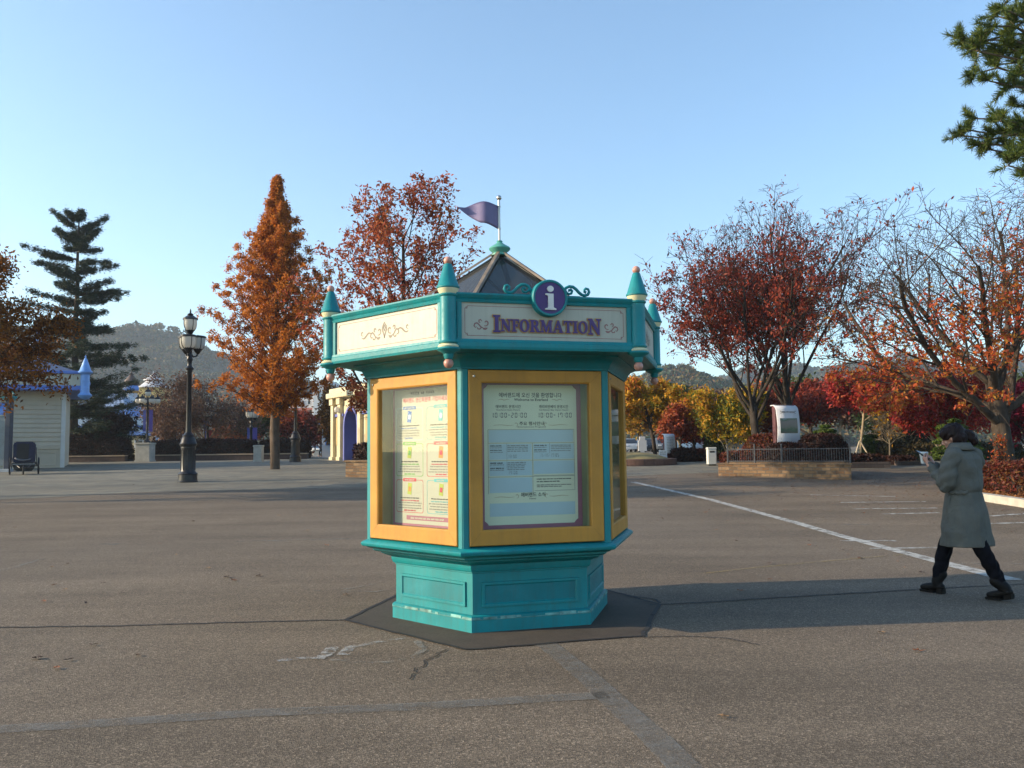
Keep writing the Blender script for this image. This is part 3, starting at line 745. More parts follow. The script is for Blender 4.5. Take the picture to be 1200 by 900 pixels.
# lettering built as serif outlines, heights in units of one capital
GL = {
 'I': (.44, [[(0, 0), (.44, 0), (.44, .09), (.33, .13), (.33, .87), (.44, .91), (.44, 1), (0, 1), (0, .91), (.11, .87), (.11, .13), (0, .09)]]),
 'T': (.80, [[(.2, 0), (.6, 0), (.6, .08), (.51, .12), (.51, .88), (.66, .86), (.72, .68), (.8, .68), (.78, 1), (.02, 1), (0, .68), (.08, .68), (.14, .86), (.29, .88), (.29, .12), (.2, .08)]]),
 'F': (.66, [[(0, 0), (.44, 0), (.44, .09), (.33, .13), (.33, .45), (.42, .45), (.46, .36), (.53, .36), (.53, .66), (.46, .66), (.42, .57), (.33, .57), (.33, .88), (.5, .87), (.58, .72), (.66, .72), (.64, 1), (0, 1), (0, .91), (.11, .87), (.11, .13), (0, .09)]]),
 'N': (.90, [[(0, 0), (.34, 0), (.34, .09), (.22, .13), (.22, .66), (.66, 0), (.79, 0), (.79, .87), (.9, .91), (.9, 1), (.56, 1), (.56, .91), (.68, .87), (.68, .36), (.28, 1), (0, 1), (0, .91), (.11, .87), (.11, .13), (0, .09)]]),
 'M': (1.08, [[(0, 0), (.32, 0), (.32, .09), (.21, .13), (.21, .68), (.47, 0), (.55, 0), (.78, .66), (.78, .13), (.68, .09), (.68, 0), (1.08, 0), (1.08, .09), (.99, .13), (.99, .87), (1.08, .91), (1.08, 1), (.77, 1), (.55, .4), (.31, 1), (0, 1), (0, .91), (.11, .87), (.11, .13), (0, .09)]]),
 'A': (.92, [[(0, 0), (.3, 0), (.3, .09), (.22, .12), (.27, .28), (.54, .28), (.59, .12), (.5, .09), (.5, 0), (.92, 0), (.92, .09), (.84, .12), (.54, 1), (.4, 1), (.11, .12), (0, .09)], [(.31, .39), (.41, .70), (.51, .39)]]),
 'R': (.88, [[(0, 0), (.42, 0), (.42, .09), (.33, .13), (.33, .45), (.4, .45), (.62, 0), (.88, 0), (.88, .09), (.8, .12), (.62, .47), (.72, .55), (.76, .72), (.72, .88), (.6, .97), (.45, 1), (0, 1), (0, .91), (.11, .87), (.11, .13), (0, .09)], [(.33, .56), (.33, .89), (.43, .88), (.52, .8), (.53, .7), (.5, .6), (.42, .56)]]),
 'O': (.86, [[(.43 + .43 * math.cos(2 * PI * k / 28), .5 + .52 * math.sin(2 * PI * k / 28)) for k in range(28)], [(.43 + .2 * math.cos(2 * PI * k / 22), .5 + .41 * math.sin(2 * PI * k / 22)) for k in range(22)]]),
}
def flourish(bm, cx, cz, s, y, M, mi, sx=1, w=.006):
    q = lambda pts: [(cx + sx * a * s, cz + b * s) for a, b in pts]
    stroke(bm, q(spiral(0, .15, .05, .42, 0, 5.2)), w, y, M, mi)
    stroke(bm, q([(-.1, -.45), (.25, -.52), (.6, -.35), (.85, -.05), (1.05, .1), (1.3, .02), (1.4, -.25), (1.25, -.45), (1.1, -.35)]), w, y, M, mi)
    stroke(bm, q([(.45, .3), (.62, .5), (.8, .42), (.8, .2), (.65, .12)]), w, y, M, mi)
    stroke(bm, q([(.5, -.4), (.7, -.62), (.95, -.6), (1.0, -.42)]), w * .9, y, M, mi)
    stroke(bm, q([(-.2, -.45), (0, -.62), (.3, -.62)]), w, y, M, mi)
def signboard(c):
    M = FM(c); ap = 1.605 * A6; s = .80
    bm = bmesh.new()
    y = -ap
    pr = [(2.292, .010), (2.292, -.030), (2.312, -.036), (2.345, -.036), (2.352, -.028), (2.372, -.024), (2.372, .0)]
    def rail(prof):
        rows = [[bm.verts.new(M @ V((sx * s, y + d, z))) for z, d in prof] for sx in (-1, 1)]
        n = len(prof)
        for i in range(n): bm.faces.new((rows[0][i], rows[0][(i + 1) % n], rows[1][(i + 1) % n], rows[1][i]))
    rail(pr + [(2.372, .03), (2.292, .03)])
    rail([(2.664, .03), (2.664, -.022), (2.684, -.028), (2.690, -.02), (2.703, -.03), (2.722, -.040), (2.736, -.036), (2.738, .0), (2.738, .03)])
    for sx in (-1, 1): box(bm, min(sx * .70, sx * .735), max(sx * .70, sx * .735), y - .022, y + .028, 2.3725, 2.6635, M)
    bmesh.ops.recalc_face_normals(bm, faces=bm.faces)
    sg = fin('sign_board', bm, TEAL, kiosk)
    bm = bmesh.new(); yp = y - .006
    box(bm, -.6995, .6995, yp, y + .02, 2.3725, 2.6635, M)
    e = .0012; q = .026; a0, a1, b0, b1 = -.6995 + q, .6995 - q, 2.3725 + q, 2.6635 - q; t = .004
    for x0, x1, z0, z1 in ((a0 + .02, a1 - .02, b0, b0 + t), (a0 + .02, a1 - .02, b1 - t, b1), (a0, a0 + t, b0 + .02, b1 - .02), (a1 - t, a1, b0 + .02, b1 - .02)): rect(bm, x0, x1, z0, z1, yp - e, M, 1)
    for sx in (-1, 1):
        for zz, sz in ((b0, 1), (b1, -1)):
            X0 = sx * a1
            stroke(bm, [(X0 - sx * .002, zz + sz * .024), (X0 - sx * .012, zz + sz * .018), (X0 - sx * .02, zz + sz * .02), (X0 - sx * .022, zz + sz * .010), (X0 - sx * .026, zz + sz * .002)], .006, yp - e, M, 1)
            stroke(bm, spiral(X0 - sx * .018, zz + sz * .014, .002, .011, 0, 5), .004, yp - e * 1.5, M, 1)
    if c == 1:
        for sx in (-1, 1): flourish(bm, sx * .515 + .012, 2.495, .068, yp - e, M, 1, sx, .011)
    else:
        for sx in (-1, 1):
            flourish(bm, sx * .075, 2.51, .085, yp - e, M, 2, sx, .015)
            stroke(bm, [(sx * (.18 + .02 * k), 2.50 + .022 * math.sin(k * .75 + .4)) for k in range(8)], .015, yp - e * 1.4, M, 2)
            stroke(bm, spiral(sx * .31, 2.525, .004, .022, 0, 5), .010, yp - e * 1.4, M, 2)
            stroke(bm, [(0, 2.592), (sx * .022, 2.56), (sx * .028, 2.53), (0, 2.47), (sx * .002, 2.455)], .015, yp - e * 1.4, M, 2)
            stroke(bm, [(0, 2.57), (sx * .012, 2.545), (0, 2.515)], .007, yp - e * 1.8, M, 2)
    face = fin('sign_face', bm, [CREAM, ROSE, paint('grey_tan_ornament', (.20, .165, .125), .6)], sg)
    if c == 1:
        word = 'INFORMATION'; hs = [.138] + [.100] * 9 + [.132]; gap = .003
        tot = sum(GL[ch][0] * h for ch, h in zip(word, hs)) + gap * 10; k = .915 / tot; x = -.458 + .012
        z0 = 2.437
        bm = bmesh.new(); bg_ = bmesh.new()
        for ch, h in zip(word, hs):
            wd, lp = GL[ch]; zz = z0 - (.008 if h > .1 else 0)
            L = [[(x + a * h * k, zz + b * h) for a, b in l] for l in lp]
            put_outline(bg_, L, M, yp - .011, yp - .0005, 0, .0055)
            put_outline(bm, L, M, yp - .018, yp - .0108, 0, 0)
            x += (wd * h + gap) * k
        fin('lettering', bm, PURPLE, sg); fin('letter_edge', bg_, GOLD, sg)
        bm = bmesh.new(); D = M @ Matrix.Translation((.018, yp - .004, 2.712)) @ Matrix.Rotation(PI / 2, 4, 'X')
        lathe(bm, [(.150, -.02), (.150, .052), (.144, .062), (.130, .062), (.127, .052)], 40, M=D, mi=0, cap=False)
        lathe(bm, [(.128, .050), (.128, .054)], 40, M=D, mi=1)
        emb = fin('round_emblem', bm, [TEAL, PURPLE], kiosk, 'auto')
        bm = bmesh.new(); D2 = M @ Matrix.Translation((.018, 0, 2.712)); yy = yp - .004
        put_outline(bm, [[(.027 * math.cos(2 * PI * i / 24), .072 + .025 * math.sin(2 * PI * i / 24)) for i in range(24)]], D2, yy - .068, yy - .0545, 0)
        put_outline(bm, [[(-.045, -.098), (.047, -.098), (.047, -.088), (.025, -.078), (.025, .033), (-.042, .033), (-.042, .024), (-.020, .014), (-.020, -.078), (-.045, -.088)]], D2, yy - .068, yy - .0545, 0)
        fin('letter_mark', bm, WHITE, emb)
        for sx in (-1, 1):
            bm = bmesh.new(); P2 = [(.135, 2.752), (.142, 2.785), (.160, 2.812), (.190, 2.826), (.222, 2.822), (.250, 2.802), (.272, 2.778), (.296, 2.760), (.324, 2.754), (.350, 2.764), (.362, 2.786), (.354, 2.808), (.334, 2.814), (.320, 2.802), (.322, 2.786), (.334, 2.782)]
            tube(bm, [M @ V((.018 + sx * a, -ap + .005, b)) for a, b in P2], [.013] * 10 + [.012, .011, .011, .011, .012, .014], 8)
            P3 = [(.150, 2.800), (.162, 2.775), (.184, 2.762), (.206, 2.768), (.214, 2.788), (.202, 2.802), (.188, 2.796), (.190, 2.784)]
            tube(bm, [M @ V((.018 + sx * a, -ap + .005, b)) for a, b in P3], [.011] * 6 + [.011, .013], 8)
            box(bm, min(.018 + sx * .15, .018 + sx * .28), max(.018 + sx * .15, .018 + sx * .28), -ap - .008, -ap + .008, 2.7385, 2.746, M)
            fin('iron_scroll', bm, TEAL, kiosk, True)
for c in range(6): signboard(c)
for c in range(6):
    p = HC(1.605, c); bm = bmesh.new()
    lathe(bm, [(.012, 2.205), (.030, 2.212), (.036, 2.225), (.040, 2.25), (.055, 2.262), (.085, 2.276), (.094, 2.288), (.088, 2.300), (.080, 2.303)], 20, p, mi=0, cap=False)
    lathe(bm, [(.080, 2.303), (.084, 2.312), (.074, 2.322), (.062, 2.330)], 20, p, mi=1, cap=False)
    lathe(bm, [(.062, 2.330), (.076, 2.336), (.078, 2.346), (.068, 2.352), (.0655, 2.36), (.0655, 2.70), (.075, 2.708), (.077, 2.718), (.066, 2.724)], 20, p, mi=0, cap=False)
    lathe(bm, [(.066, 2.724), (.078, 2.745), (.084, 2.764)], 20, p, mi=1, cap=False)
    lathe(bm, [(.084, 2.764), (.090, 2.770), (.091, 2.780), (.084, 2.788), (.033, 2.955), (.028, 2.962)], 20, p, mi=0)
    po = fin('corner_finial', bm, [TEAL, COLLAR], kiosk, 'auto')
    bm = bmesh.new(); ball(bm, (p.x, p.y, 2.988), .034, 16); fin('top_ball', bm, PINK, po, True)
    bm = bmesh.new(); ball(bm, (p.x, p.y, 2.178), .039, 16); fin('drop_ball', bm, PINK, po, True)
# roof: tinted panes between ribs, light struts inside
bm = bmesh.new(); ap_ = bm.verts.new((0, 0, 3.40)); rr_ = [bm.verts.new(HC(1.10, c) + V((0, 0, 2.68))) for c in range(6)]
for c in range(6): bm.faces.new((rr_[c], rr_[(c + 1) % 6], ap_))
hexpart('roof_deck', [(1.08, 2.640), (1.57, 2.640), (1.57, 2.652), (1.08, 2.672)], RIB, cap=False, bev=0)
roof = fin('roof', bm, ROOFG, kiosk)
for c in range(6):
    bm = bmesh.new(); a = HC(1.10, c) + V((0, 0, 2.692)); b = HC(.05, c) + V((0, 0, 3.395)); t = HC(1, c + 1.5).normalized() * .026; up = V((0, 0, .022))
    vs = [bm.verts.new(p) for p in (a - t, a + t, a + up + t * .6, a + up - t * .6, b - t, b + t, b + up + t * .6, b + up - t * .6)]
    for q in ((0, 1, 2, 3), (4, 7, 6, 5), (0, 4, 5, 1), (1, 5, 6, 2), (2, 6, 7, 3), (3, 7, 4, 0)): bm.faces.new([vs[i] for i in q])
    fin('roof_rib', bm, RIB, roof)
    bm = bmesh.new(); mid = (HC(1.0, c) + HC(1.0, c + 1)) / 2
    tube(bm, [V((mid.x, mid.y, 2.68)), V((HC(.46, c).x, HC(.46, c).y, 3.06))], .016, 4); tube(bm, [V((mid.x, mid.y, 2.68)), V((HC(.46, c + 1).x, HC(.46, c + 1).y, 3.06))], .016, 4)
    tube(bm, [HC(1.06, c) + V((0, 0, 2.665)), HC(.06, c) + V((0, 0, 3.345))], .022, 4)
    fin('inner_strut', bm, STRUT, roof)
bm = bmesh.new()
lathe(bm, [(.07, 3.372), (.088, 3.378), (.088, 3.388), (.070, 3.396), (.066, 3.405), (.072, 3.412), (.098, 3.432), (.106, 3.446), (.098, 3.460), (.060, 3.482), (.034, 3.500), (.026, 3.512), (.030, 3.522), (.016, 3.530)], 24)
fin('roof_cap', bm, paint('verdigris_paint', (.10, .36, .29), .45, .15, 6, .2), kiosk, 'auto')
bm = bmesh.new(); lathe(bm, [(.011, 3.50), (.011, 3.94)], 10); lathe(bm, [(.015, 3.86), (.015, 3.872)], 10); lathe(bm, [(.015, 3.64), (.015, 3.652)], 10); ball(bm, (0, 0, 3.952), .025, 14)
fin('flagpole', bm, METAL, kiosk, 'auto')
bm = bmesh.new(); nx, nz = 28, 8; g = []
ca, sa = math.cos(-KY_ + R_(183)), math.sin(-KY_ + R_(183))
for i in range(nx + 1):
    s = i / nx; L = .40 * s
    top = 3.872 + .042 * math.sin(PI * min(1, s * 1.25)) * (1 if s < .8 else 1) - .012 * s
    bot = 3.640 + .060 * math.sin(PI * .5 * min(1, s / .45)) if s < .42 else 3.700 + (3.862 - 3.700) * ((s - .42) / .58) ** 1.05
    dy = .035 * math.sin(s * 6.5) * min(1, s * 3)
    g.append([bm.verts.new((.012 * ca + L * ca - dy * sa, .012 * sa + L * sa + dy * ca, bot + (top - bot) * j / nz)) for j in range(nz + 1)])
for i in range(nx):
    for j in range(nz): bm.faces.new((g[i][j], g[i + 1][j], g[i + 1][j + 1], g[i][j + 1]))
fl = fin('flag', bm, FLAGM, kiosk, True)
so = fl.modifiers.new('thick', 'SOLIDIFY'); so.thickness = .003
# ------------------------------------------------------------------ trees
def rvec(r): return V((r.gauss(0, 1), r.gauss(0, 1), r.gauss(0, 1)))
class Grow:
    """branches as tapering polylines, then one mesh of wood and a cloud of leaf points"""
    def __init__(s, seed): s.r = random.Random(seed); s.np = np.random.default_rng(seed); s.polys = []; s.tips = []
    def rec(s, p, d, L, rad, lev, P):
        r = s.r; n = max(3, min(9, int(L / P['seg'][lev]) + 2)); pts = [p]; rads = [rad]; dirs = [d]
        endr = rad * P['taper'][lev]
        for i in range(1, n + 1):
            d = (d + rvec(r) * P['wob'][lev] + V((0, 0, P['trop'][lev]))).normalized(); p = p + d * (L / n)
            pts.append(p); rads.append(max(P['rmin'], rad + (endr - rad) * i / n)); dirs.append(d)
        s.polys.append((pts, rads, lev))
        last = len(P['kids'])
        if lev < last:
            k = P['kids'][lev]; st = P['start'][lev]; az = r.uniform(0, 6.3)
            for j in range(k):
                t = st + (1 - st) * (j + r.uniform(.2, .9)) / k; x = t * n; i = min(n - 1, int(x)); fr = x - i
                q = pts[i].lerp(pts[i + 1], fr); dd = dirs[i + 1]; rr = rads[i] + (rads[i + 1] - rads[i]) * fr
                az += 2.4 + r.uniform(-.5, .5); a = dd.orthogonal().normalized(); a.rotate(Quaternion(dd, az))
                an = R_(P['ang'][lev] * r.uniform(.7, 1.25)); nd = (dd * math.cos(an) + a * math.sin(an)).normalized()
                prof = P.get('prof', lambda t_, l_: 1.15 - .55 * t_)(t, lev)
                s.rec(q, nd, L * P['ratio'][lev] * prof * r.uniform(.75, 1.2), max(P['rmin'], min(rr * .9, rr * P['rr'][lev])), lev + 1, P)
        if lev >= last - P.get('leaflev', 0):
            for i in range(1, n + 1): s.tips.append((pts[i], dirs[i]))
    def fit(s, H, Wx, Wy=None, keep=0.0):
        """scale the whole skeleton to the height and spread seen in the photo"""
        Wy = Wy or Wx
        xs = [p for q in s.polys for p in q[0]]
        zz = sorted(p.z for p in xs)
        q = lambda a, f: a[min(len(a) - 1, int(len(a) * f))]
        xx = sorted(p.x for p in xs); yy = sorted(p.y for p in xs)
        zt = q(zz, .965); zc = lambda z: z if z < zt else zt + (z - zt) * .30; sz = H / zc(zz[-1]); sx = Wx / (q(xx, .997) - q(xx, .003)); sy = Wy / (q(yy, .997) - q(yy, .003))
        f = lambda p: V((p.x * (1 + (sx - 1) * min(1, max(0, p.z * sz / (H * .15)))), p.y * (1 + (sy - 1) * min(1, max(0, p.z * sz / (H * .15)))), zc(p.z) * sz))
        s.polys = [([f(p) for p in a], b, c) for a, b, c in s.polys]; s.tips = [(f(p), d) for p, d in s.tips]
    def wood(s, name, mat, parent, sides=(10, 7, 5, 4, 3, 3)):
        Vv, Ff = [], []
        for pts, rads, lev in s.polys:
            n = sides[min(lev, len(sides) - 1)]; b = len(Vv); fr = frames(pts)
            for (p, t, u, w_), r in zip(fr, rads):
                if lev == 0:
                    for k in range(n): a = 2 * PI * k / n; rr = r * (1 + .10 * math.sin(3 * a + p.z * 2) + .05 * math.sin(5 * a)); Vv.append(p + (u * math.cos(a) + w_ * math.sin(a)) * rr)
                else:
                    for k in range(n): a = 2 * PI * k / n; Vv.append(p + (u * math.cos(a) + w_ * math.sin(a)) * r)
            for i in range(len(pts) - 1):
                for k in range(n): Ff.append((b + i * n + k, b + i * n + (k + 1) % n, b + (i + 1) * n + (k + 1) % n, b + (i + 1) * n + k))
        me = bpy.data.meshes.new(name); me.from_pydata(Vv, [], Ff); return link(name, me, mat, parent, True)
    def leaves(s, N, sig, size, mat, parent, name='crown', keepf=None, asp=.75, up=None, sag=0, clump=9):
        T = np.array([tuple(p) for p, d in s.tips])
        if clump:        # leaves hang together in sprays with gaps between
            k = min(len(T), max(40, N // clump)); T = T[s.np.choice(len(T), k, replace=False)]
        if keepf is not None:
            pr = np.array([max(0, keepf(V(p))) for p in T]); idx = s.np.choice(len(T), N, p=pr / pr.sum())
        else: idx = s.np.integers(0, len(T), N)
        C = T[idx] + s.np.normal(size=(N, 3)) * sig; C[:, 2] -= sag * s.np.random(N)
        return leaf_quads(name, C, size, s.np, mat, parent, asp, up)

B_GREY = barkmat('bark_grey', (.055, .045, .036), (.17, .15, .125))
B_DARK = barkmat('bark_dark', (.022, .017, .014), (.070, .052, .040))
B_PALE = barkmat('bark_pale', (.15, .12, .08), (.42, .34, .23), 4)
B_WARM = barkmat('bark_warm', (.06, .045, .03), (.22, .16, .10))
L_ORANGE = leafmat('leaf_orange', [(0.210, 0.053, 0.018), (0.360, 0.098, 0.021), (0.510, 0.150, 0.027), (0.450, 0.120, 0.024), (0.300, 0.068, 0.021)], .5, .4, .6)
L_RUST = leafmat('leaf_rust', [(.10, .042, .014), (.24, .082, .014), (.38, .14, .018), (.28, .10, .016), (.13, .06, .016)], .6, .35, .6)
L_REDBR = leafmat('leaf_red_brown', [(.24, .050, .026), (.38, .075, .032), (.46, .11, .036), (.30, .062, .03), (.42, .15, .04)], .7, .35, .7)
L_DKRED = leafmat('leaf_dark_red', [(.11, .020, .016), (.22, .034, .020), (.31, .046, .024), (.18, .030, .020), (.27, .062, .024)], .7, .3, .6)
L_RED = leafmat('leaf_red', [(0.195, 0.018, 0.021), (0.360, 0.030, 0.030), (0.480, 0.045, 0.033), (0.300, 0.027, 0.030), (0.420, 0.090, 0.030)], .7, .35, .6)
L_GOLD = leafmat('leaf_gold', [(0.203, 0.186, 0.020), (0.439, 0.254, 0.020), (0.600, 0.321, 0.024), (0.600, 0.288, 0.027), (0.600, 0.186, 0.037)], .45, .4, .5)
L_LIME = leafmat('leaf_gold_green', [(0.081, 0.114, 0.020), (0.195, 0.179, 0.020), (0.455, 0.309, 0.022), (0.600, 0.341, 0.022), (0.520, 0.227, 0.022)], .55, .4, .5)
L_YEL = leafmat('leaf_yellow', [(.30, .15, .012), (.44, .24, .014), (.50, .30, .02), (.34, .15, .014)], .6, .4, .6)
L_CHERRY = leafmat('leaf_cherry', [(0.270, 0.041, 0.019), (0.459, 0.081, 0.022), (0.540, 0.149, 0.024), (0.351, 0.054, 0.022), (0.324, 0.162, 0.027)], .6, .4, .8)
L_DRY = leafmat('leaf_dry', [(0.084, 0.053, 0.039), (0.140, 0.073, 0.048), (0.196, 0.087, 0.050), (0.119, 0.070, 0.049)], .5, .25, .7)
L_FIR = leafmat('needle_fir', [(0.012, 0.026, 0.014), (0.024, 0.043, 0.022), (0.038, 0.058, 0.026), (0.017, 0.034, 0.017)], .7, .12, .6)
L_PINE = leafmat('needle_pine', [(0.039, 0.072, 0.016), (0.078, 0.117, 0.021), (0.130, 0.156, 0.029), (0.058, 0.091, 0.018)], 1.2, .2, .6)
L_TOPI = leafmat('needle_clipped', [(.030, .060, .010), (.065, .11, .014), (.11, .15, .02), (.045, .080, .012)], 1.5, .2, .6)
L_GREEN = leafmat('leaf_green', [(.020, .035, .012), (.040, .060, .016), (.065, .080, .02), (.03, .045, .014)], .5, .25, .6)
L_HEDGE = leafmat('leaf_hedge_brown', [(.020, .008, .007), (.040, .012, .010), (.055, .018, .012), (.030, .014, .010)], 1.4, .2, .7)
L_HEDGER = leafmat('leaf_hedge_red', [(.055, .012, .010), (.12, .022, .014), (.17, .034, .018), (.10, .020, .014), (.15, .065, .02)], 1.6, .3, .8)

P_MAPLE = dict(seg=[.5, .4, .3, .2, .15], wob=[.05, .10, .13, .16], trop=[.05, .05, .04, .02], taper=[.75, .45, .35, .3], kids=[6, 6, 5], start=[.42, .25, .2], ang=[46, 46, 48], ratio=[.85, .55, .5], rr=[.62, .55, .5], rmin=.006, leaflev=1)
P_VASE = dict(seg=[.5, .6, .5, .35, .25], wob=[.03, .06, .09, .13, .16], trop=[.05, .075, .05, .03, .0], taper=[.85, .5, .4, .35, .3], kids=[8, 8, 7, 5], start=[.62, .2, .15, .2], ang=[32, 30, 36, 42], ratio=[2.5, .58, .52, .5], rr=[.50, .45, .45, .5], rmin=.007, leaflev=1)
P_OVAL = dict(seg=[.8, .5, .4, .25, .2], wob=[.03, .08, .12, .15, .18], trop=[.02, .09, .06, .03, .0], taper=[.30, .4, .35, .3, .3], kids=[22, 7, 5], start=[.24, .2, .2], ang=[48, 44, 46], ratio=[.42, .48, .5], rr=[.5, .5, .5], rmin=.006, leaflev=1)
P_SHRUB = dict(seg=[.3, .4, .3, .2], wob=[.04, .08, .12, .15], trop=[.02, .05, .03, .01], taper=[.9, .5, .4, .3], kids=[10, 7, 6], start=[.1, .25, .2], ang=[42, 34, 40], ratio=[3.0, .55, .5], rr=[.45, .5, .5], rmin=.008, leaflev=1)

def tree(name, label, cat, base, H, W, P, seed, bark, leaf, N, sig, size, trunk_r=.15, tl=None, group=None, keepf=None, Wy=None, sides=(10, 7, 5, 4, 3), lean=(0, 0), asp=.75, sag=0, up=None, clump=9):
    t = thing(name, label, cat, base, 0, group)
    g = Grow(seed); g.rec(V((0, 0, -.15)), V((lean[0], lean[1], 1)).normalized(), tl or H * .4, trunk_r, 0, P); g.fit(H, W, Wy)
    g.wood('trunk', bark, t, sides)
    if N: g.leaves(N, sig, size, leaf, t, keepf=keepf, asp=asp, sag=sag, up=up, clump=clump)
    return t, g

# orange conical tree right of the lamp post
def metasequoia():
    b = gp(322, 550); S = 1007.3 / b.y; H = 345 / S
    t = thing('dawn_redwood', 'tall cone shaped tree with dense orange needles and bare pale lower trunk', 'tree', b)
    g = Grow(3); r = g.r; pts = [V((0, 0, -.1))]; n = 16
    for i in range(1, n + 1): pts.append(V((r.gauss(0, .03), r.gauss(0, .03), H * i / n)))
    g.polys.append((pts, [.22 * (1 - .95 * i / n) ** .8 + .012 for i in range(n + 1)], 0))
    zs = 2.35
    for k in range(210):
        f = (k + r.random()) / 210; z = zs + (H - zs) * f ** 1.12; u = (z - zs) / (H - zs)
        Lm = 6.0 * min(1, .42 + 2.6 * u) * (1 - u) ** (.85 + .5 * u) + .10; Lm = min(Lm * r.uniform(.70, 1.10), 3.7)
        az = k * 2.4 + r.uniform(-.4, .4); el = R_(54 - 22 * (1 - u) + r.uniform(-8, 8)); d = V((math.cos(az) * math.cos(el), math.sin(az) * math.cos(el), math.sin(el)))
        rad = .012 + .03 * (1 - u); p = V((0, 0, z)); pp = [p]; nn = 5
        for i in range(nn):
            d = (d + rvec(r) * .10 + V((0, 0, .02))).normalized(); p = p + d * Lm / nn; pp.append(p)
            for q in range(3):
                a = d.orthogonal().normalized(); a.rotate(Quaternion(d, r.uniform(0, 6.3))); e = (d * .55 + a + V((0, 0, -.1))).normalized(); Ls = (.16 + .40 * (1 - i / nn) * min(1, Lm)) * (1 - .62 * u) * r.uniform(.6, 1.2)
                s2 = p + e * Ls; g.polys.append(([p, p.lerp(s2, .5), s2], [.006, .005, .004], 3))
                for m_ in (.3, .6, 1): g.tips.append((p.lerp(s2, m_), e))
            g.tips.append((p, d))
        g.polys.append((pp, [rad * (1 - .8 * i / nn) for i in range(nn + 1)], 1))
    g.wood('trunk', barkmat('bark_redwood', (.030, .022, .016), (.12, .085, .06)), t, (12, 5, 4, 3)); g.leaves(80000, .085, .080, leafmat('needle_orange', [(.24, .066, .012), (.42, .125, .016), (.60, .20, .022), (.62, .235, .026), (.48, .145, .018), (.30, .085, .014)], .42, .5, .5), t, asp=.55)
metasequoia()

def fir(name, label, base, H, prof, seed, n_wh, leafm, N, group=None, droop=.10):
    """dark conifer: whorls of long level branches with flat sprays"""
    t = thing(name, label, 'tree', base, 0, group); g = Grow(seed); r = g.r
    pts = [V((0, 0, -.1))] + [V((r.gauss(0, .03), r.gauss(0, .03), H * i / 14)) for i in range(1, 15)]
    g.polys.append((pts, [.30 * (1 - i / 14) ** .9 + .03 for i in range(15)], 0))
    for wv in range(n_wh):
        u = (wv + r.uniform(.0, .9)) / n_wh
        for j in range(r.choice((4, 5, 6))):
            z = H * (.08 + .92 * u) + r.uniform(-.15, .15); Lm = interp(prof, z / H) * r.choice((.55, .8, 1, 1, 1.1)) * r.uniform(.8, 1.1)
            az = r.uniform(0, 6.3); d = V((math.cos(az), math.sin(az), .28 if u < .85 else .8)).normalized(); p = V((0, 0, z)); pp = [p]; nn = 6
            for i in range(nn):
                d = (d + rvec(r) * .05 + V((0, 0, -droop * .55 if i < 3 else droop * .35))).normalized(); p = p + d * Lm / nn; pp.append(p)
                if i > 0:
                    side = d.cross(V((0, 0, 1))).normalized()
                    for sgn in (-1, 1):
                        for q in range(2):
                            e = (d * r.uniform(.5, .9) + side * sgn + V((0, 0, r.uniform(-.25, .05)))).normalized(); Ls = Lm * .30 * (1.15 - i / nn) * r.uniform(.5, 1.2)
                            b0 = p - d * r.uniform(0, Lm / nn); s2 = b0 + e * Ls
                            g.polys.append(([b0, b0.lerp(s2, .5), s2], [.010, .008, .005], 3))
                            for m_ in (.15, .35, .55, .75, .95): g.tips.append((b0.lerp(s2, m_), e))
                    g.tips.append((p, d))
            g.polys.append((pp, [(.05 * (1 - .85 * i / nn)) * (.5 + .5 * (1 - u)) for i in range(nn + 1)], 1))
    g.wood('trunk', B_DARK, t, (10, 5, 4, 3)); g.leaves(int(N * 1.35), .10, .095, leafm, t, asp=.34, up=.45, sag=.10, clump=7); return t
b = gx(85, 58); fir('fir_tree', 'dark green fir tree with long level branches behind the pale booth', b, hz(253, 85, 58), [(.08, 4.4), (.30, 4.3), (.45, 3.9), (.52, 2.5), (.68, 2.7), (.80, 3.2), (.86, 1.7), (.94, 2.2), (1, .5)], 5, 27, L_FIR, 95000)

# red tree standing behind the kiosk
Y = 26; tree('red_maple_tree', 'airy red brown maple rising behind the kiosk with sky showing through', 'tree', gx(470, Y), hz(222, 470, Y), 215 / 1007.3 * Y, P_OVAL, 21, B_DARK, L_REDBR, 15000, .10, .066, .13, hz(222, 470, Y) * .62, keepf=lambda p: 1.0 + 1.2 * max(0, 7 - p.z) / 7)
# orange maple reaching in from beyond the left edge of the frame
Y = 25; b = gx(-88, Y); tree('orange_maple', 'rust orange maple leaning into the left edge above the booth', 'tree', b, hz(288, 0, Y), 8.2, P_MAPLE, 37, B_DARK, L_RUST, 52000, .20, .066, .16, hz(292, 0, Y) * .17)
# off to the left of the picture: trees that throw the long shadows across the plaza
for i, (x, y, h_, wd) in enumerate(((-21, 22.2, 9.5, 4.2),)):
    tree('plaza_tree', ('orange plaza tree beyond the left edge of the picture', 'orange plaza tree beyond the left edge, nearer of two')[i], 'tree', (x, y, gz(y)), h_, wd, P_MAPLE, 50 + i, B_DARK, L_RUST, 6000, .2, .14, .15, h_ * .42)
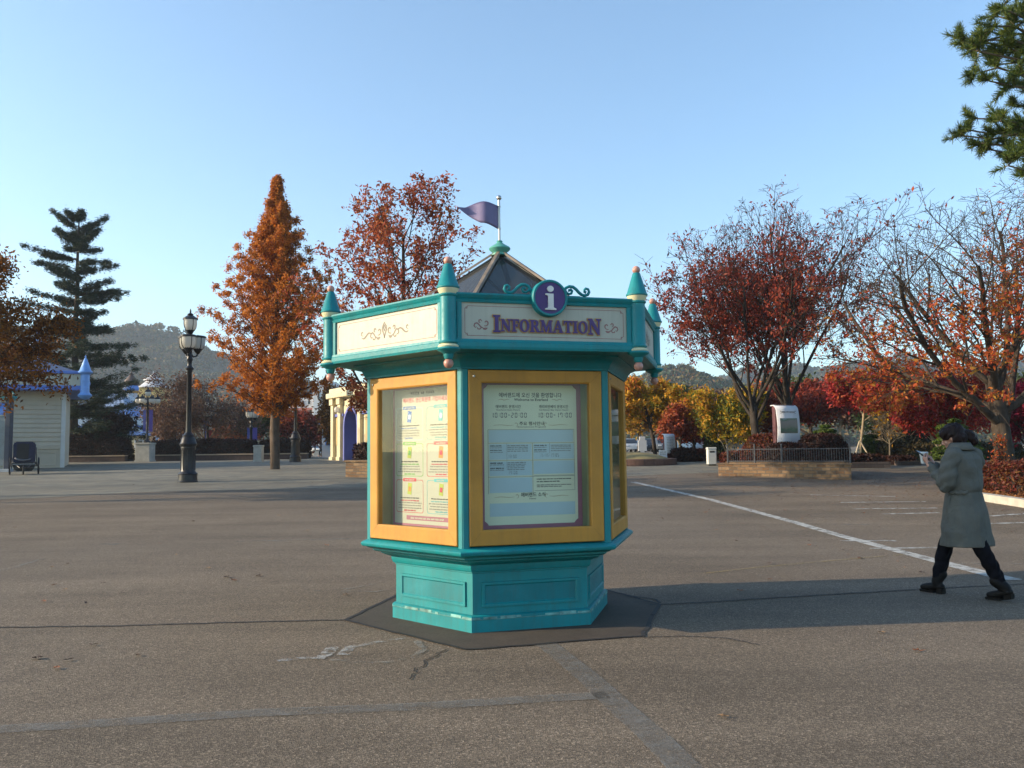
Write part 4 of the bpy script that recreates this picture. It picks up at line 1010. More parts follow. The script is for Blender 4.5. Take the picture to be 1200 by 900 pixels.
# twin zelkovas over the planter
Yz = 32.5
for i, (px, top, wpx, off, sd) in enumerate(((888, 250, 268, 0, 66), (928, 238, 245, 0, 71))):
    b = gx(px, Yz + i * 1.2); Hh = hz(top, px, Yz + i * 1.2)
    tree('zelkova_tree', ('vase shaped dark red tree over the planter, left of a pair', 'vase shaped dark red tree over the planter, right of a pair')[i], 'tree', b, Hh, wpx / 1007.3 * Yz, P_VASE, sd, barkmat('bark_zelkova', (.010, .008, .007), (.050, .038, .028)), L_DKRED, 15500, .10, .068, .16, Hh * .30, 'pair of trees in the planter', keepf=lambda p: max(.06, 1.2 - p.z / 8.6) ** 1.5, lean=((-.06, 0), (.03, 0))[i], up=1.6)
# bare cherry at the right, red leaves left on its lower boughs
P_CH = dict(seg=[.5, .6, .5, .35, .25], wob=[.05, .09, .11, .13, .15], trop=[.04, .05, .035, .02, .01], taper=[.85, .45, .4, .35, .3], kids=[8, 9, 8, 6], start=[.5, .15, .12, .15], ang=[50, 34, 38, 42], ratio=[2.3, .62, .56, .5], rr=[.48, .42, .45, .5], rmin=.006, leaflev=1)
Yc = 24; b = gx(1178, Yc); Hc = hz(186, 1178, Yc)
tree('cherry_tree', 'large half bare tree with red orange leaves on its lower boughs behind the hedge', 'tree', b, Hc, 10.8, P_CH, 73, barkmat('bark_cherry', (.018, .013, .010), (.075, .055, .040)), L_CHERRY, 25000, .085, .062, .25, Hc * .26, keepf=lambda p: max(.012, 1.12 - p.z / 5.0) ** 1.4 * (1 if p.x > -2.5 else .55) + (.6 if p.x > .3 else 0) * max(0, 1 - p.z / 8), sides=(12, 8, 6, 4, 3))
# golden and red maples further off on the right
def dome(name, label, px, ybase, top, wpx, Y, seed, bark, leaf, N, size, sig=.16, tr=.10, group=None, P=P_MAPLE, keepf=None, tlf=.42):
    b = gx(px, Y); Hh = hz(top, px, Y)
    return tree(name, label, 'tree', b, Hh, wpx / 1007.3 * Y, P, seed, bark, leaf, N, sig, size, tr, Hh * tlf, group, keepf)
dome('golden_maple', 'round golden orange maple on the lawn beside the kiosk', 768, 540, 448, 96, 48.5, 81, B_DARK, L_GOLD, 15000, .11, .15, .12)
dome('yellow_maple', 'yellow green maple with forked pale stems left of the planter', 856, 545, 458, 76, 41, 82, B_PALE, L_LIME, 12000, .10, .15, .08, P=P_SHRUB, tlf=.2, keepf=lambda p: 1 if p.z > 1.2 else .02)
dome('purple_maple', 'low dark purple red maple between the gold trees', 816, 538, 490, 62, 48, 83, B_DARK, L_DKRED, 8000, .11, .16, .08)
dome('red_maple', 'small orange red maple beside the golden maple', 797, 538, 478, 44, 46.5, 84, B_PALE, L_REDBR, 5000, .11, .15, .07)
dome('staked_maple', 'red maple held by a tripod of pale stakes', 1008, 540, 440, 92, 40, 85, B_PALE, L_RED, 12500, .095, .16, .06, P=dict(P_MAPLE, start=[.72, .25, .2]))
dome('crimson_maple', 'broad bright red maple behind the woman', 1108, 540, 432, 112, 36, 86, B_PALE, L_RED, 20000, .085, .15, .10, P=P_SHRUB, tlf=.25, keepf=lambda p: 1 if p.z > 1.5 else .03)
dome('magenta_maple', 'deep pink red maple at the right edge behind the cherry trunk', 1205, 540, 452, 70, 33, 87, B_DARK, leafmat('leaf_magenta', [(.16, .010, .03), (.28, .016, .045), (.34, .022, .05), (.2, .012, .035)], .7, .35, .6), 9000, .085, .15, .10)
dome('yellow_birch', 'small bright yellow tree in front of the far grove', 1082, 540, 476, 44, 44, 88, B_PALE, L_YEL, 5000, .10, .14, .06, P=P_OVAL, tlf=.7)
dome('bare_sapling', 'pale leafless small tree between the red maples', 1042, 540, 480, 46, 38.5, 89, barkmat('bark_sapling', (.07, .055, .04), (.22, .18, .13), 4), L_YEL, 260, .08, .1, .05, P=dict(P_OVAL, start=[.45, .2, .2]), tlf=.7)
dome('maroon_maple', 'dark maroon maple behind the picture board', 955, 540, 448, 105, 46, 90, B_DARK, L_DKRED, 12000, .11, .18, .1)
dome('russet_maple', 'russet maple behind the twin trunks in the planter', 880, 540, 462, 60, 43, 91, B_PALE, leafmat('leaf_russet', [(.14, .030, .02), (.24, .055, .03), (.28, .085, .03), (.2, .04, .022)], .8, .35, .6), 8000, .10, .16, .08)
# grove at the back, right and left
grove = [(722, 452, 60, 62, 'G', 1), (748, 470, 50, 75, 'Y', 2), (792, 457, 46, 72, 'E', 3), (812, 468, 52, 76, 'O', 4), (838, 462, 50, 70, 'B', 5), (930, 444, 56, 66, 'E', 6), (905, 452, 48, 70, 'O', 7),
         (985, 452, 54, 64, 'B', 8), (1062, 446, 58, 62, 'T', 9), (1035, 462, 52, 58, 'E', 10), (1130, 452, 60, 60, 'O', 11), (1170, 446, 60, 56, 'T', 12), (1212, 440, 60, 54, 'E', 13), (1095, 462, 44, 55, 'Y', 14)]
GK = {'G': (L_GOLD, 'gold'), 'Y': (L_YEL, 'yellow'), 'E': (L_GREEN, 'dark green'), 'O': (L_ORANGE, 'orange'), 'B': (L_DRY, 'dry brown'), 'T': (leafmat('leaf_tan', [(.10, .065, .03), (.16, .10, .04), (.2, .12, .05), (.12, .075, .035)], .6, .3, .6), 'tan'), 'R': (L_RED, 'red')}
WHERE = ['just right of the kiosk wall', 'behind the golden maple', 'with its top above the red maples', 'above the purple maple', 'behind the yellow maple', 'right of the twin trunks', 'between the twin trunks', 'left of the staked maple', 'right of the staked maple',
         'above the bare sapling', 'above the head of the woman', 'behind the cherry boughs', 'at the right edge behind the cherry', 'behind the small yellow tree']
for (px, top, wpx, Y, k, i), wh in zip(grove, WHERE):
    dome('grove_tree', f'{GK[k][1]} tree in the far grove {wh}', px, 535, top, wpx, Y, 100 + i, B_PALE if k in 'TB' else B_DARK, GK[k][0], 5200, .17, .28, .12, 'trees of the far grove')
# left background
dome('brown_thicket', 'broad domed leafless brown tree behind the lamp post', 238, 535, 444, 128, 66, 121, B_WARM, L_DRY, 15000, .10, .30, .12, P=P_SHRUB, tlf=.2)
dome('brown_thicket', 'smaller domed brown tree left of the lamp post behind the hedge', 200, 535, 470, 70, 72, 122, B_WARM, L_DRY, 8000, .11, .3, .10, P=P_SHRUB, tlf=.2)
dome('green_tree', 'low dark green tree behind the orange cone tree trunk', 318, 535, 478, 62, 74, 123, B_DARK, L_GREEN, 6000, .16, .25, .1)
dome('red_brown_tree', 'low red brown tree before the white hotel', 350, 535, 488, 52, 70, 124, B_DARK, L_DKRED, 5000, .16, .25, .1)
dome('red_brown_tree', 'low red tree over the hedge left of the cone tree trunk', 280, 535, 500, 56, 78, 125, B_DARK, L_REDBR, 4500, .15, .25, .1)
dome('ochre_tree', 'brown gold tree beside the arched cream building', 394, 535, 458, 34, 60, 126, B_DARK, leafmat('leaf_ochre', [(.09, .042, .014), (.16, .07, .018), (.24, .11, .022), (.14, .06, .016)], .5, .35, .6), 8000, .13, .22, .12, P=P_OVAL, tlf=.7)
dome('ochre_tree', 'gold brown tree whose boughs hang before the cream building top', 452, 535, 432, 108, 42, 127, B_DARK, L_ORANGE, 4200, .11, .15, .12, P=P_MAPLE, tlf=.5, keepf=lambda p: 1 if p.z > 3.0 else 0.0)
dome('dark_shrub', 'dark red shrub tree under the fir behind the hedge', 134, 535, 487, 42, 60, 128, B_DARK, L_HEDGE, 5000, .13, .2, .08)

# pine boughs at the top right, their trunk out of frame
def pine():
    Y = 17; b = V((12.6, Y, gz(Y))); t = thing('pine_tree', 'green pine whose needle boughs enter the top right corner', 'tree', b)
    g = Grow(141); r = g.r; H = 15
    pts = [V((0, 0, -.1))] + [V((.25 * math.sin(i * .5), .2 * math.sin(i * .7), H * i / 12)) for i in range(1, 13)]
    g.polys.append((pts, [.24 * (1 - .8 * i / 12) for i in range(13)], 0)); tips = []
    tg = [(1128, 50), (1140, 85), (1150, 62), (1135, 152), (1150, 165), (1172, 140), (1165, 30), (1175, 8), (1180, 100), (1192, 182), (1185, 60), (1125, 42), (1138, 60), (1128, 158), (1145, 140), (1160, 175), (1178, 160), (1155, 45), (1170, 75), (1190, 125), (1198, 90), (1180, 195), (1205, 170), (1168, 20), (1195, 150), (1160, 110 - 15), (1190, 15), (1200, 205)]
    for px, py in tg:
        e = at(px, py, Y + r.uniform(-.9, .9)) - b; z0 = e.z - r.uniform(.1, .7); p0 = V((.1, 0, z0)); pp = []
        for i in range(7):
            s_ = i / 6; q = p0.lerp(e, s_); q.z += .28 * math.sin(s_ * PI) * r.uniform(-.6, .6) ; q += rvec(r) * .03; pp.append(q)
        g.polys.append((pp, [.045 - .005 * i for i in range(7)], 1))
        for i in range(2, 7):
            for _ in range(5 if i > 3 else (1 if i > 2 else 0)):
                d = ((pp[i] - pp[i - 1]).normalized() * .7 + rvec(r) * .6 + V((0, 0, .25))).normalized(); q = pp[i] + d * r.uniform(.12, .38)
                g.polys.append(([pp[i], pp[i].lerp(q, .5), q], [.011, .009, .007], 3)); tips.append((q, d)); tips.append((pp[i].lerp(q, .6), d))
    for k in range(26):
        z = 5.5 + 9 * k / 26; az = r.uniform(-1.2, 1.4); L = 2.6 * (1 - k / 40); d = V((math.cos(az), math.sin(az), .15)); q = V((.1, 0, z)) + d * L
        g.polys.append(([V((.1, 0, z)), V((.1, 0, z)).lerp(q, .5), q], [.04, .03, .015], 1))
        for _ in range(16): e = q + rvec(r) * .35 * V((1, 1, .5)).length / 1.5; tips.append((e, d)); g.polys.append(([q, q.lerp(e, .5), e], [.009, .008, .006], 3))
    g.wood('trunk', B_WARM, t, (10, 6, 4, 3))
    P0 = np.repeat(np.array([tuple(p) for p, d in tips]), 46, 0); D0 = np.repeat(np.array([tuple(d) for p, d in tips]), 46, 0); n = len(P0)
    d = g.np.normal(size=(n, 3)) * .62 + D0 * .8; d[:, 2] += .25; d /= np.linalg.norm(d, axis=1, keepdims=True)
    s_ = np.cross(d, g.np.normal(size=(n, 3))); s_ /= np.linalg.norm(s_, axis=1, keepdims=True); L = g.np.uniform(.10, .17, (n, 1)); w_ = .0065
    st = P0 - D0 * g.np.uniform(0, .12, (n, 1)); v = np.empty((n, 4, 3)); v[:, 0] = st - s_ * w_; v[:, 1] = st + s_ * w_; v[:, 2] = st + d * L + s_ * w_ * .4; v[:, 3] = st + d * L - s_ * w_ * .4
    quads('crown', v, L_PINE, t)
pine()
# ------------------------------------------------------------------ street furniture and planting
IRON = paint('black_iron', (.014, .014, .018), .35, .25, 5, .25, .05, .3)
m, nt, N = newmat('opal_globe'); tl_ = N('ShaderNodeBsdfTranslucent'); tl_.inputs['Color'].default_value = (.85, .83, .78, 1); mx_ = N('ShaderNodeMixShader'); mx_.inputs[0].default_value = .5
lk(nt, bsdf(nt, (.82, .80, .74), .2), mx_.inputs[1]); lk(nt, tl_.outputs[0], mx_.inputs[2]); out(nt, mx_.outputs[0]); GLOBE = m
def banner(nm, mat, parent, x, z0, z1, wd, M=None):
    bm = bmesh.new(); box(bm, x, x + wd, -.008, .008, z0, z1); 
    for zz in (z0 - .02, z1 + .02): tube(bm, [(0, 0, zz), (x + wd + (.04 if wd > 0 else -.04), 0, zz)], .014, 6, 0)
    return fin(nm, bm, mat, parent)
def lamp(label, loc, H, arms=(279, 20, 140), group='lamp posts on the plaza', name='street_lamp', rz=0, banners=None):
    t = thing(name, label, 'street lamp', loc, rz, group)
    bm = bmesh.new(); k = min(1, H / 6.1)
    lathe(bm, [(.36, -.05), (.36, .03), (.335, .06), (.325, .26 * k), (.345, .29 * k), (.33, .32 * k), (.275, .37 * k), (.255, .42 * k), (.250, 1.18 * k), (.262, 1.22 * k), (.255, 1.27 * k), (.300, 1.33 * k), (.305, 1.38 * k), (.27, 1.44 * k), (.235, 1.58 * k), (.20, 1.63 * k), (.205, 1.68 * k), (.15, 1.74 * k), (.11, 1.80 * k)], 20)
    for a in range(10):     # flutes round the base drum
        lathe(bm, [(.022, .44 * k), (.022, 1.16 * k)], 6, (.246 * math.cos(a * PI / 5), .246 * math.sin(a * PI / 5), 0))
    fin('base', bm, IRON, t, 'auto')
    bm = bmesh.new(); z1 = H - 1.45
    lathe(bm, [(.105, 1.78 * k), (.10, 1.9 * k), (.082, z1 - .78), (.10, z1 - .75), (.10, z1 - .70), (.15, z1 - .66), (.155, z1 - .62), (.10, z1 - .56), (.078, z1 - .50), (.080, z1 - .36), (.105, z1 - .32), (.105, z1 - .25), (.08, z1 - .2), (.07, z1 + .3), (.055, H - .78)], 14)
    fin('pole', bm, IRON, t, 'auto')
    def lantern(cx, cy, zb, r, hh, top):
        bm = bmesh.new(); lathe(bm, [(.02, 0), (.07 * r / .25, .01), (r * .62, hh * .14), (r * .88, hh * .36), (r, hh * .62), (r * 1.0, hh)], 18, (cx, cy, zb))
        g = fin('globe', bm, GLOBE, t, 'auto')
        bm = bmesh.new(); lathe(bm, [(r * 1.02, hh - .01), (r * 1.14, hh), (r * 1.14, hh + .05), (r * .95, hh + .075), (r * .55, hh + .14 * top), (r * .42, hh + .16 * top), (r * .46, hh + .2 * top), (r * .2, hh + .24 * top), (.025, hh + .27 * top), (.035, hh + .31 * top), (.012, hh + .40 * top)], 16, (cx, cy, zb))
        lathe(bm, [(.03, -.12), (.09, -.05), (r * .60, .05), (r * .66, .085)], 14, (cx, cy, zb))
        for a in range(4):
            q = PI / 4 + a * PI / 2
            tube(bm, [(cx + r * s_ * math.cos(q), cy + r * s_ * math.sin(q), zb + hh * z_) for s_, z_ in ((.66, .12), (.93, .36), (1.03, .62), (1.03, 1.0))], .012, 5)
        fin('cap', bm, IRON, g, 'auto')
    lantern(0, 0, H - .74, .235, .46, 1)
    bm = bmesh.new()
    for a in arms:
        c_, s_ = math.cos(R_(a)), math.sin(R_(a))
        tube(bm, [(c_ * q, s_ * q, z1 + zz) for q, zz in ((.05, -.12), (.12, -.20), (.22, -.17), (.27, -.08))], [.035, .032, .03, .03], 8)
    fin('arm', bm, IRON, t, True)
    for a in arms: lantern(.27 * math.cos(R_(a)), .27 * math.sin(R_(a)), z1 + .02, .26, .48, .3)
    for nm, mt, x, za, zb, wd in banners or []: banner(nm, mt, t, x, za, zb, wd)
    return t
VIOLET = paint('violet_banner', (.10, .07, .30), .7, .1, 2); NAVYB = paint('navy_banner', (.04, .06, .26), .7, .1, 2)
REDB = paint('red_banner', (.34, .06, .06), .7, .1, 2); WHB = paint('white_banner', (.62, .62, .62), .7, .1, 2); SKYB = paint('sky_banner', (.16, .32, .62), .7, .1, 2)
lamp('tall black lamp post with four white globes left of the orange cone tree', gp(220, 565), 6.2)
lamp('black lamp post half hidden by the orange cone tree crown', gp(346, 541.5), 6.2)
b = gx(243, 66); lamp('far lamp post with red and white banners before the brown thicket', b, 4.6, banners=[('banner', REDB, .08, 1.3, 2.2, .22), ('banner', WHB, .08, 2.25, 2.9, .22), ('banner', NAVYB, -.08, 1.6, 2.9, -.22)])
b = gx(294, 62); lamp('far lamp post with violet banner beside a pale square pillar', b, 4.3, banners=[('banner', VIOLET, .10, 1.0, 2.2, .34), ('banner', NAVYB, -.08, 1.0, 2.2, -.2)])
b = gx(330, 80); lamp('farthest thin lamp post with pale violet banner right of the cone tree trunk', b, 4.8, banners=[('banner', VIOLET, .10, 1.0, 2.6, .35)])
# many-globed lamp on a pale pillar
STONEP = paint('pale_stone', (.42, .40, .35), .8, .12, 3, .25)
def pillar(label, loc, w_, h_, group=None, cat='pillar', name='stone_pillar'):
    t = thing(name, label, cat, loc, 0, group); bm = bmesh.new()
    box(bm, -w_ * .54, w_ * .54, -w_ * .54, w_ * .54, -.05, .10, bev=.01); box(bm, -w_ / 2, w_ / 2, -w_ / 2, w_ / 2, .095, h_ - .1, bev=.015); fin('shaft', bm, STONEP, t)
    bm = bmesh.new(); box(bm, -w_ * .55, w_ * .55, -w_ * .55, w_ * .55, h_ - .105, h_, bev=.02); fin('cap', bm, STONEP, t); return t
pb = gp(170, 541); pillar('thick pale stone pillar under the many globed lamp', pb, .92, 1.22)
t = thing('globe_lamp', 'many globed black lamp standing on the pale stone pillar', 'street lamp', pb + V((.1, 0, 1.22)))
bm = bmesh.new(); lathe(bm, [(.22, 0), (.22, .08), (.12, .2), (.07, .3), (.065, 2.5), (.10, 2.55), (.06, 2.62), (.05, 3.0)], 12); fin('pole', bm, IRON, t, 'auto')
bm = bmesh.new()
for a in range(6):
    q = a * PI / 3 + .3; tube(bm, [(.05 * math.cos(q), .05 * math.sin(q), 2.45), (.4 * math.cos(q), .4 * math.sin(q), 2.35), (.58 * math.cos(q), .58 * math.sin(q), 2.55)], .03, 6)
fin('arm', bm, IRON, t, True)
for a in range(7):
    q = a * PI / 3 + .3; c_ = (.58 * math.cos(q), .58 * math.sin(q), 2.74) if a < 6 else (0, 0, 3.22)
    bm = bmesh.new(); ball(bm, c_, .19, 14); g = fin('globe', bm, GLOBE, t, True)
    bm = bmesh.new(); lathe(bm, [(.19, .09), (.20, .12), (.14, .2), (.05, .26), (.05, .32), (.01, .42)], 12, c_); fin('cap', bm, IRON, g, 'auto')
for x, m_ in ((.1, VIOLET), (-.1, NAVYB)): banner('banner', m_, t, x, .75, 2.1, .24 if x > 0 else -.18)
pillar('small pale square pillar before the violet bannered lamp', gp(303, 541), .50, 1.0, 'square pillars on the plaza')
pillar('small pale square pillar beside the two far strollers', gp(371, 534.5), .62, .72, 'square pillars on the plaza')
# white litter bin near the right planter
t = thing('litter_bin', 'white square litter bin left of the stone planter', 'bin', gp(834, 545.5)); bm = bmesh.new()
box(bm, -.19, .19, -.19, .19, .05, .72, bev=.02); fin('body', bm, paint('bin_white', (.62, .62, .58), .5, .08, 3, .1), t)
bm = bmesh.new(); box(bm, -.205, .205, -.205, .205, .722, .82, bev=.03); fin('lid', bm, paint('bin_lid', (.55, .55, .52), .5, .08, 3, .1), t)
bm = bmesh.new(); box(bm, -.17, .17, -.17, .17, 0, .048); fin('foot', bm, IRON, t)
bm = bmesh.new(); box(bm, -.11, .11, -.197, -.192, .58, .66); fin('slot', bm, INK, t)

# hedges: a dark inner body with leaves over it
def hedge(name, label, cat, loc, sx, sy, h, mat, core, N, leaf, seed, dome=.0, rz=0, group=None, p=4.0):
    t = thing(name, label, cat, loc, rz, group); rng = np.random.default_rng(seed)
    def surf(u, v):      # u around, v up 0..1
        c_, s_ = np.cos(u), np.sin(u); rr = (np.abs(c_) ** p + np.abs(s_) ** p) ** (-1 / p)
        f = 1 - dome * v ** 2.2; f = np.where(v > .90, f * np.sqrt(np.maximum(0, 1 - ((v - .90) / .10) ** 2)), f)
        return np.stack([sx / 2 * c_ * rr * f, sy / 2 * s_ * rr * f, h * np.minimum(1, v * 1.0)], -1)
    nu, nv = 40, 14; bm = bmesh.new(); g = []
    for j in range(nv + 1):
        v_ = j / nv; g.append([bm.verts.new(V(surf(np.array(2 * PI * i / nu), np.array(v_))) * .95) for i in range(nu)])
    for j in range(nv):
        for i in range(nu): bm.faces.new((g[j][i], g[j][(i + 1) % nu], g[j + 1][(i + 1) % nu], g[j + 1][i]))
    fin('stems', bm, core, t, True)
    v_ = rng.random(N); top = rng.random(N) < .42; v_ = np.where(top, 1 - .10 * rng.random(N) ** 2.0, v_ * .95)
    C = surf(rng.uniform(0, 2 * PI, N), v_)
    shr = np.where(top, np.sqrt(rng.random(N)), 1.0); C[:, :2] *= np.where(v_ > .9, np.maximum(.05, 1), 1)[:, None]
    # fill the flat top
    tp = top & (rng.random(N) < .7); u2 = rng.uniform(0, 2 * PI, N); q = surf(u2, np.full(N, .89)); C[tp] = q[tp] * np.stack([shr, shr, np.ones(N)], -1)[tp] + np.array([0, 0, h * .09]) * (1 - shr[tp, None] ** 4)
    C += rng.normal(size=(N, 3)) * leaf * .8
    leaf_quads('foliage', C, leaf, rng, mat, t); return t
CORE = paint('hedge_core', (.018, .010, .008), .95, .2, 3); COREG = paint('hedge_core_green', (.012, .018, .008), .95, .2, 3)
STONE = stonemat('stone_wall', [(.15, .085, .045), (.24, .145, .075), (.18, .11, .06), (.28, .18, .10), (.12, .08, .05)], (.10, .085, .07), .30, .11)
STONE2 = stonemat('dark_stone_wall', [(.10, .075, .065), (.16, .12, .10), (.12, .09, .08)], (.05, .045, .04), .5, .16)
DKWALL = paint('dark_brick', (.070, .045, .038), .85, .2, 4, .2); KERB = paint('kerb_stone', (.42, .39, .33), .8, .12, 4, .25)
LTCAP = paint('sandy_cap', (.34, .26, .18), .8, .12, 3, .2)
def wallrun(name, label, pts, h, th, mat, cap=None, cat='wall', group=None, z0=-.15, caph=.07):
    """low wall along ground points, following the rise"""
    P0 = V((*pts[0], gz(pts[0][1]))); t = thing(name, label, cat, P0, 0, group)
    for nm, a, bz, ww, mt in (('wall', z0, h - (caph if cap else 0), th, mat), ('coping', h - caph + .002, h, th + .06, cap)):
        if mt is None: continue
        bm = bmesh.new()
        for i in range(len(pts) - 1):
            p, q = V((*pts[i], 0)), V((*pts[i + 1], 0)); d = (q - p).normalized(); nn = V((-d.y, d.x, 0)) * ww / 2
            lo = [bm.verts.new(V((v.x - P0.x, v.y - P0.y, gz(v.y) - P0.z + a))) for v in (p - nn, q - nn, q + nn, p + nn)]
            hi = [bm.verts.new(V((v.x - P0.x, v.y - P0.y, gz(v.y) - P0.z + bz))) for v in (p - nn, q - nn, q + nn, p + nn)]
            bm.faces.new(lo[::-1]); bm.faces.new(hi)
            for k in range(4): bm.faces.new((lo[k], lo[(k + 1) % 4], hi[(k + 1) % 4], hi[k]))
        fin(nm, bm, mt, t)
    return t
def XY(p): return (p.x, p.y)
# left: clipped brown hedges above low walls
a, b_ = gx(58, 57), gx(148, 57)
wallrun('low_wall', 'low dark wall with sandy coping beside the pale booth', [XY(a), XY(b_)], .42, .45, DKWALL, LTCAP)
hedge('hedge', 'tall rounded dark brown hedge beside the pale booth', 'hedge', V((gx(90, 58.5).x, 58.8, gz(58.8))), 5.4, 2.6, 2.1, L_HEDGE, CORE, 9000, .07, 201, .10, p=3.5)
hedge('hedge', 'lower right end of the dark brown hedge by the stone pillar', 'hedge', V((gx(126, 58.5).x, 58.6, gz(58.6))), 3.2, 2.2, 1.6, L_HEDGE, CORE, 6000, .07, 202, .25, p=3.0)
a, b_ = gx(178, 57), gx(300, 57)
wallrun('low_wall', 'long low dark wall with sandy coping behind the tall lamp post', [XY(a), XY(b_)], .42, .45, DKWALL, LTCAP)
hedge('hedge', 'long low clipped dark hedge behind the tall lamp post', 'hedge', V((gx(238, 58.5).x, 58.8, gz(58.8))), 6.9, 2.0, 1.35, L_HEDGE, CORE, 12000, .07, 203, .04, p=8)
a, b_ = gx(306, 58), gx(361, 58)
wallrun('low_wall', 'short low dark wall right of the cone tree trunk', [XY(a), XY(b_)], .40, .45, DKWALL, LTCAP)
hedge('hedge', 'short clipped dark hedge right of the cone tree trunk', 'hedge', V((gx(333, 59.5).x, 59.8, gz(59.8))), 3.2, 2.0, 1.3, L_HEDGE, CORE, 6000, .07, 204, .04, p=8)
# stone planter left of the kiosk
pl = gp(405, 559); t = thing('stone_planter', 'stone block planter with dark hedge left of the kiosk', 'planter', pl)
bm = bmesh.new()
pp = [(0, 0), (1.6, -1.1), (2.6, .4), (1.0, 1.5)]; c0 = V((sum(p[0] for p in pp) / 4, sum(p[1] for p in pp) / 4, 0))
def poly_prism(bm, pts, z0, z1, mi=0):
    A = [bm.verts.new((x, y, z0)) for x, y in pts]; B = [bm.verts.new((x, y, z1)) for x, y in pts]; n = len(pts)
    bm.faces.new(A[::-1]).material_index = mi; bm.faces.new(B).material_index = mi
    for i in range(n): bm.faces.new((A[i], A[(i + 1) % n], B[(i + 1) % n], B[i])).material_index = mi
poly_prism(bm, pp, -.2, .58); fin('wall', bm, STONE, t)
bm = bmesh.new(); poly_prism(bm, [((x - c0.x) * 1.06 + c0.x, (y - c0.y) * 1.06 + c0.y) for x, y in pp], .582, .65); fin('coping', bm, STONE, t)
hedge('hedge', 'dark clipped hedge growing in the stone planter left of the kiosk', 'hedge', pl + V((c0.x, c0.y, .64)), 1.8, 1.3, .62, L_HEDGE, CORE, 5000, .05, 205, .03, rz=R_(-33), p=8)
# ------------------------------------------------------------------ right planter with railing and picture board
A, B = gp(842, 557.5), gp(998, 562.5)
t = thing('stone_planter', 'long low stone planter with iron railing under the twin trees', 'planter', A)
d = (B - A); L = math.hypot(d.x, d.y); ux = V((d.x, d.y, 0)) / L; un = V((-ux.y, ux.x, 0))
def loc2(s_, q): v = ux * s_ + un * q; return (v.x, v.y)
bm = bmesh.new(); bo = [loc2(0, 0), loc2(L, 0), loc2(L - 1.75, 3.5), loc2(-.2, 3.6)]; poly_prism(bm, bo, -.45, .40); fin('wall', bm, STONE, t)
ci = loc2(L / 2 - .5, 1.8); bm = bmesh.new(); poly_prism(bm, [((x - ci[0]) * 1.015 + ci[0], (y - ci[1]) * 1.02 + ci[1]) for x, y in bo], .402, .46); fin('coping', bm, STONE, t)
bm = bmesh.new(); poly_prism(bm, [((x - ci[0]) * .9 + ci[0], (y - ci[1]) * .9 + ci[1]) for x, y in bo], .462, .50); fin('soil_bed', bm, SOIL, t)
r_t = thing('railing', 'black iron railing along the front of the right stone planter', 'railing', A + V((0, 0, .46)))
bm = bmesh.new()
for s_ in np.arange(.35, L - .05, .085): p = loc2(s_, .16); tube(bm, [(p[0], p[1], .03), (p[0], p[1], .50)], .007, 5)
fin('bar', bm, paint('rail_iron', (.06, .065, .075), .5, .2, 5, .2), r_t)['kind'] = 'stuff'
for zz in (.06, .47):
    bm = bmesh.new(); tube(bm, [(*loc2(.3, .16), zz), (*loc2(L - .08, .16), zz)], .013, 6); fin('rail', bm, MATS['rail_iron'], r_t)
for s_ in (.3, 1.35, 2.35, L - .08):
    bm = bmesh.new(); p = loc2(s_, .16); tube(bm, [(p[0], p[1], 0), (p[0], p[1], .60)], .028, 8); ball(bm, (p[0], p[1], .62), .035, 8); fin('post', bm, MATS['rail_iron'], r_t)
for s_, q, sx, sy, h_, N, lb in ((1.15, 1.7, 1.9, 2.0, .95, 7000, 'rounded dark red shrub mound left of the picture board'), (3.25, 1.35, 1.8, 1.8, .90, 7500, 'rounded dark red shrub mound right of the picture board'), (2.2, .75, 1.5, .9, .62, 3500, 'low dark red shrub mound under the picture board')):
    p = loc2(s_, q); hedge('shrub_mound', lb, 'shrub', A + V((p[0], p[1], .48)), sx, sy, h_, L_HEDGER if s_ < 2 else L_HEDGE, CORE, N, .045, 210 + int(s_ * 10), .45, math.atan2(ux.y, ux.x), 'shrubs in the right planter', 2.4)
BOARD_W = paint('board_white', (.66, .67, .70), .35, .04, 2, .08); MAROON = paint('board_maroon', (.085, .018, .024), .45, .15, 3)
m, nt, N = newmat('board_picture'); c = coords(nt)
sx = N('ShaderNodeSeparateXYZ'); lk(nt, c, sx.inputs[0]); ad = N('ShaderNodeMath'); ad.operation = 'MULTIPLY_ADD'
md = N('ShaderNodeMath'); md.operation = 'MULTIPLY_ADD'; lk(nt, sx.outputs[2], md.inputs[0]); md.inputs[1].default_value = 1.5; md.inputs[2].default_value = -1.80
lk(nt, noise(nt, c, 5, 5, .6), ad.inputs[0]); ad.inputs[1].default_value = .55; lk(nt, md.outputs[0], ad.inputs[2])
out(nt, bsdf(nt, ramp(nt, ad.outputs[0], [(.0, (.10, .09, .07)), (.25, (.05, .11, .06)), (.42, (.17, .14, .12)), (.6, (.20, .16, .14)), (.78, (.07, .12, .06)), (.95, (.30, .38, .48))]), .35)); PICT = m
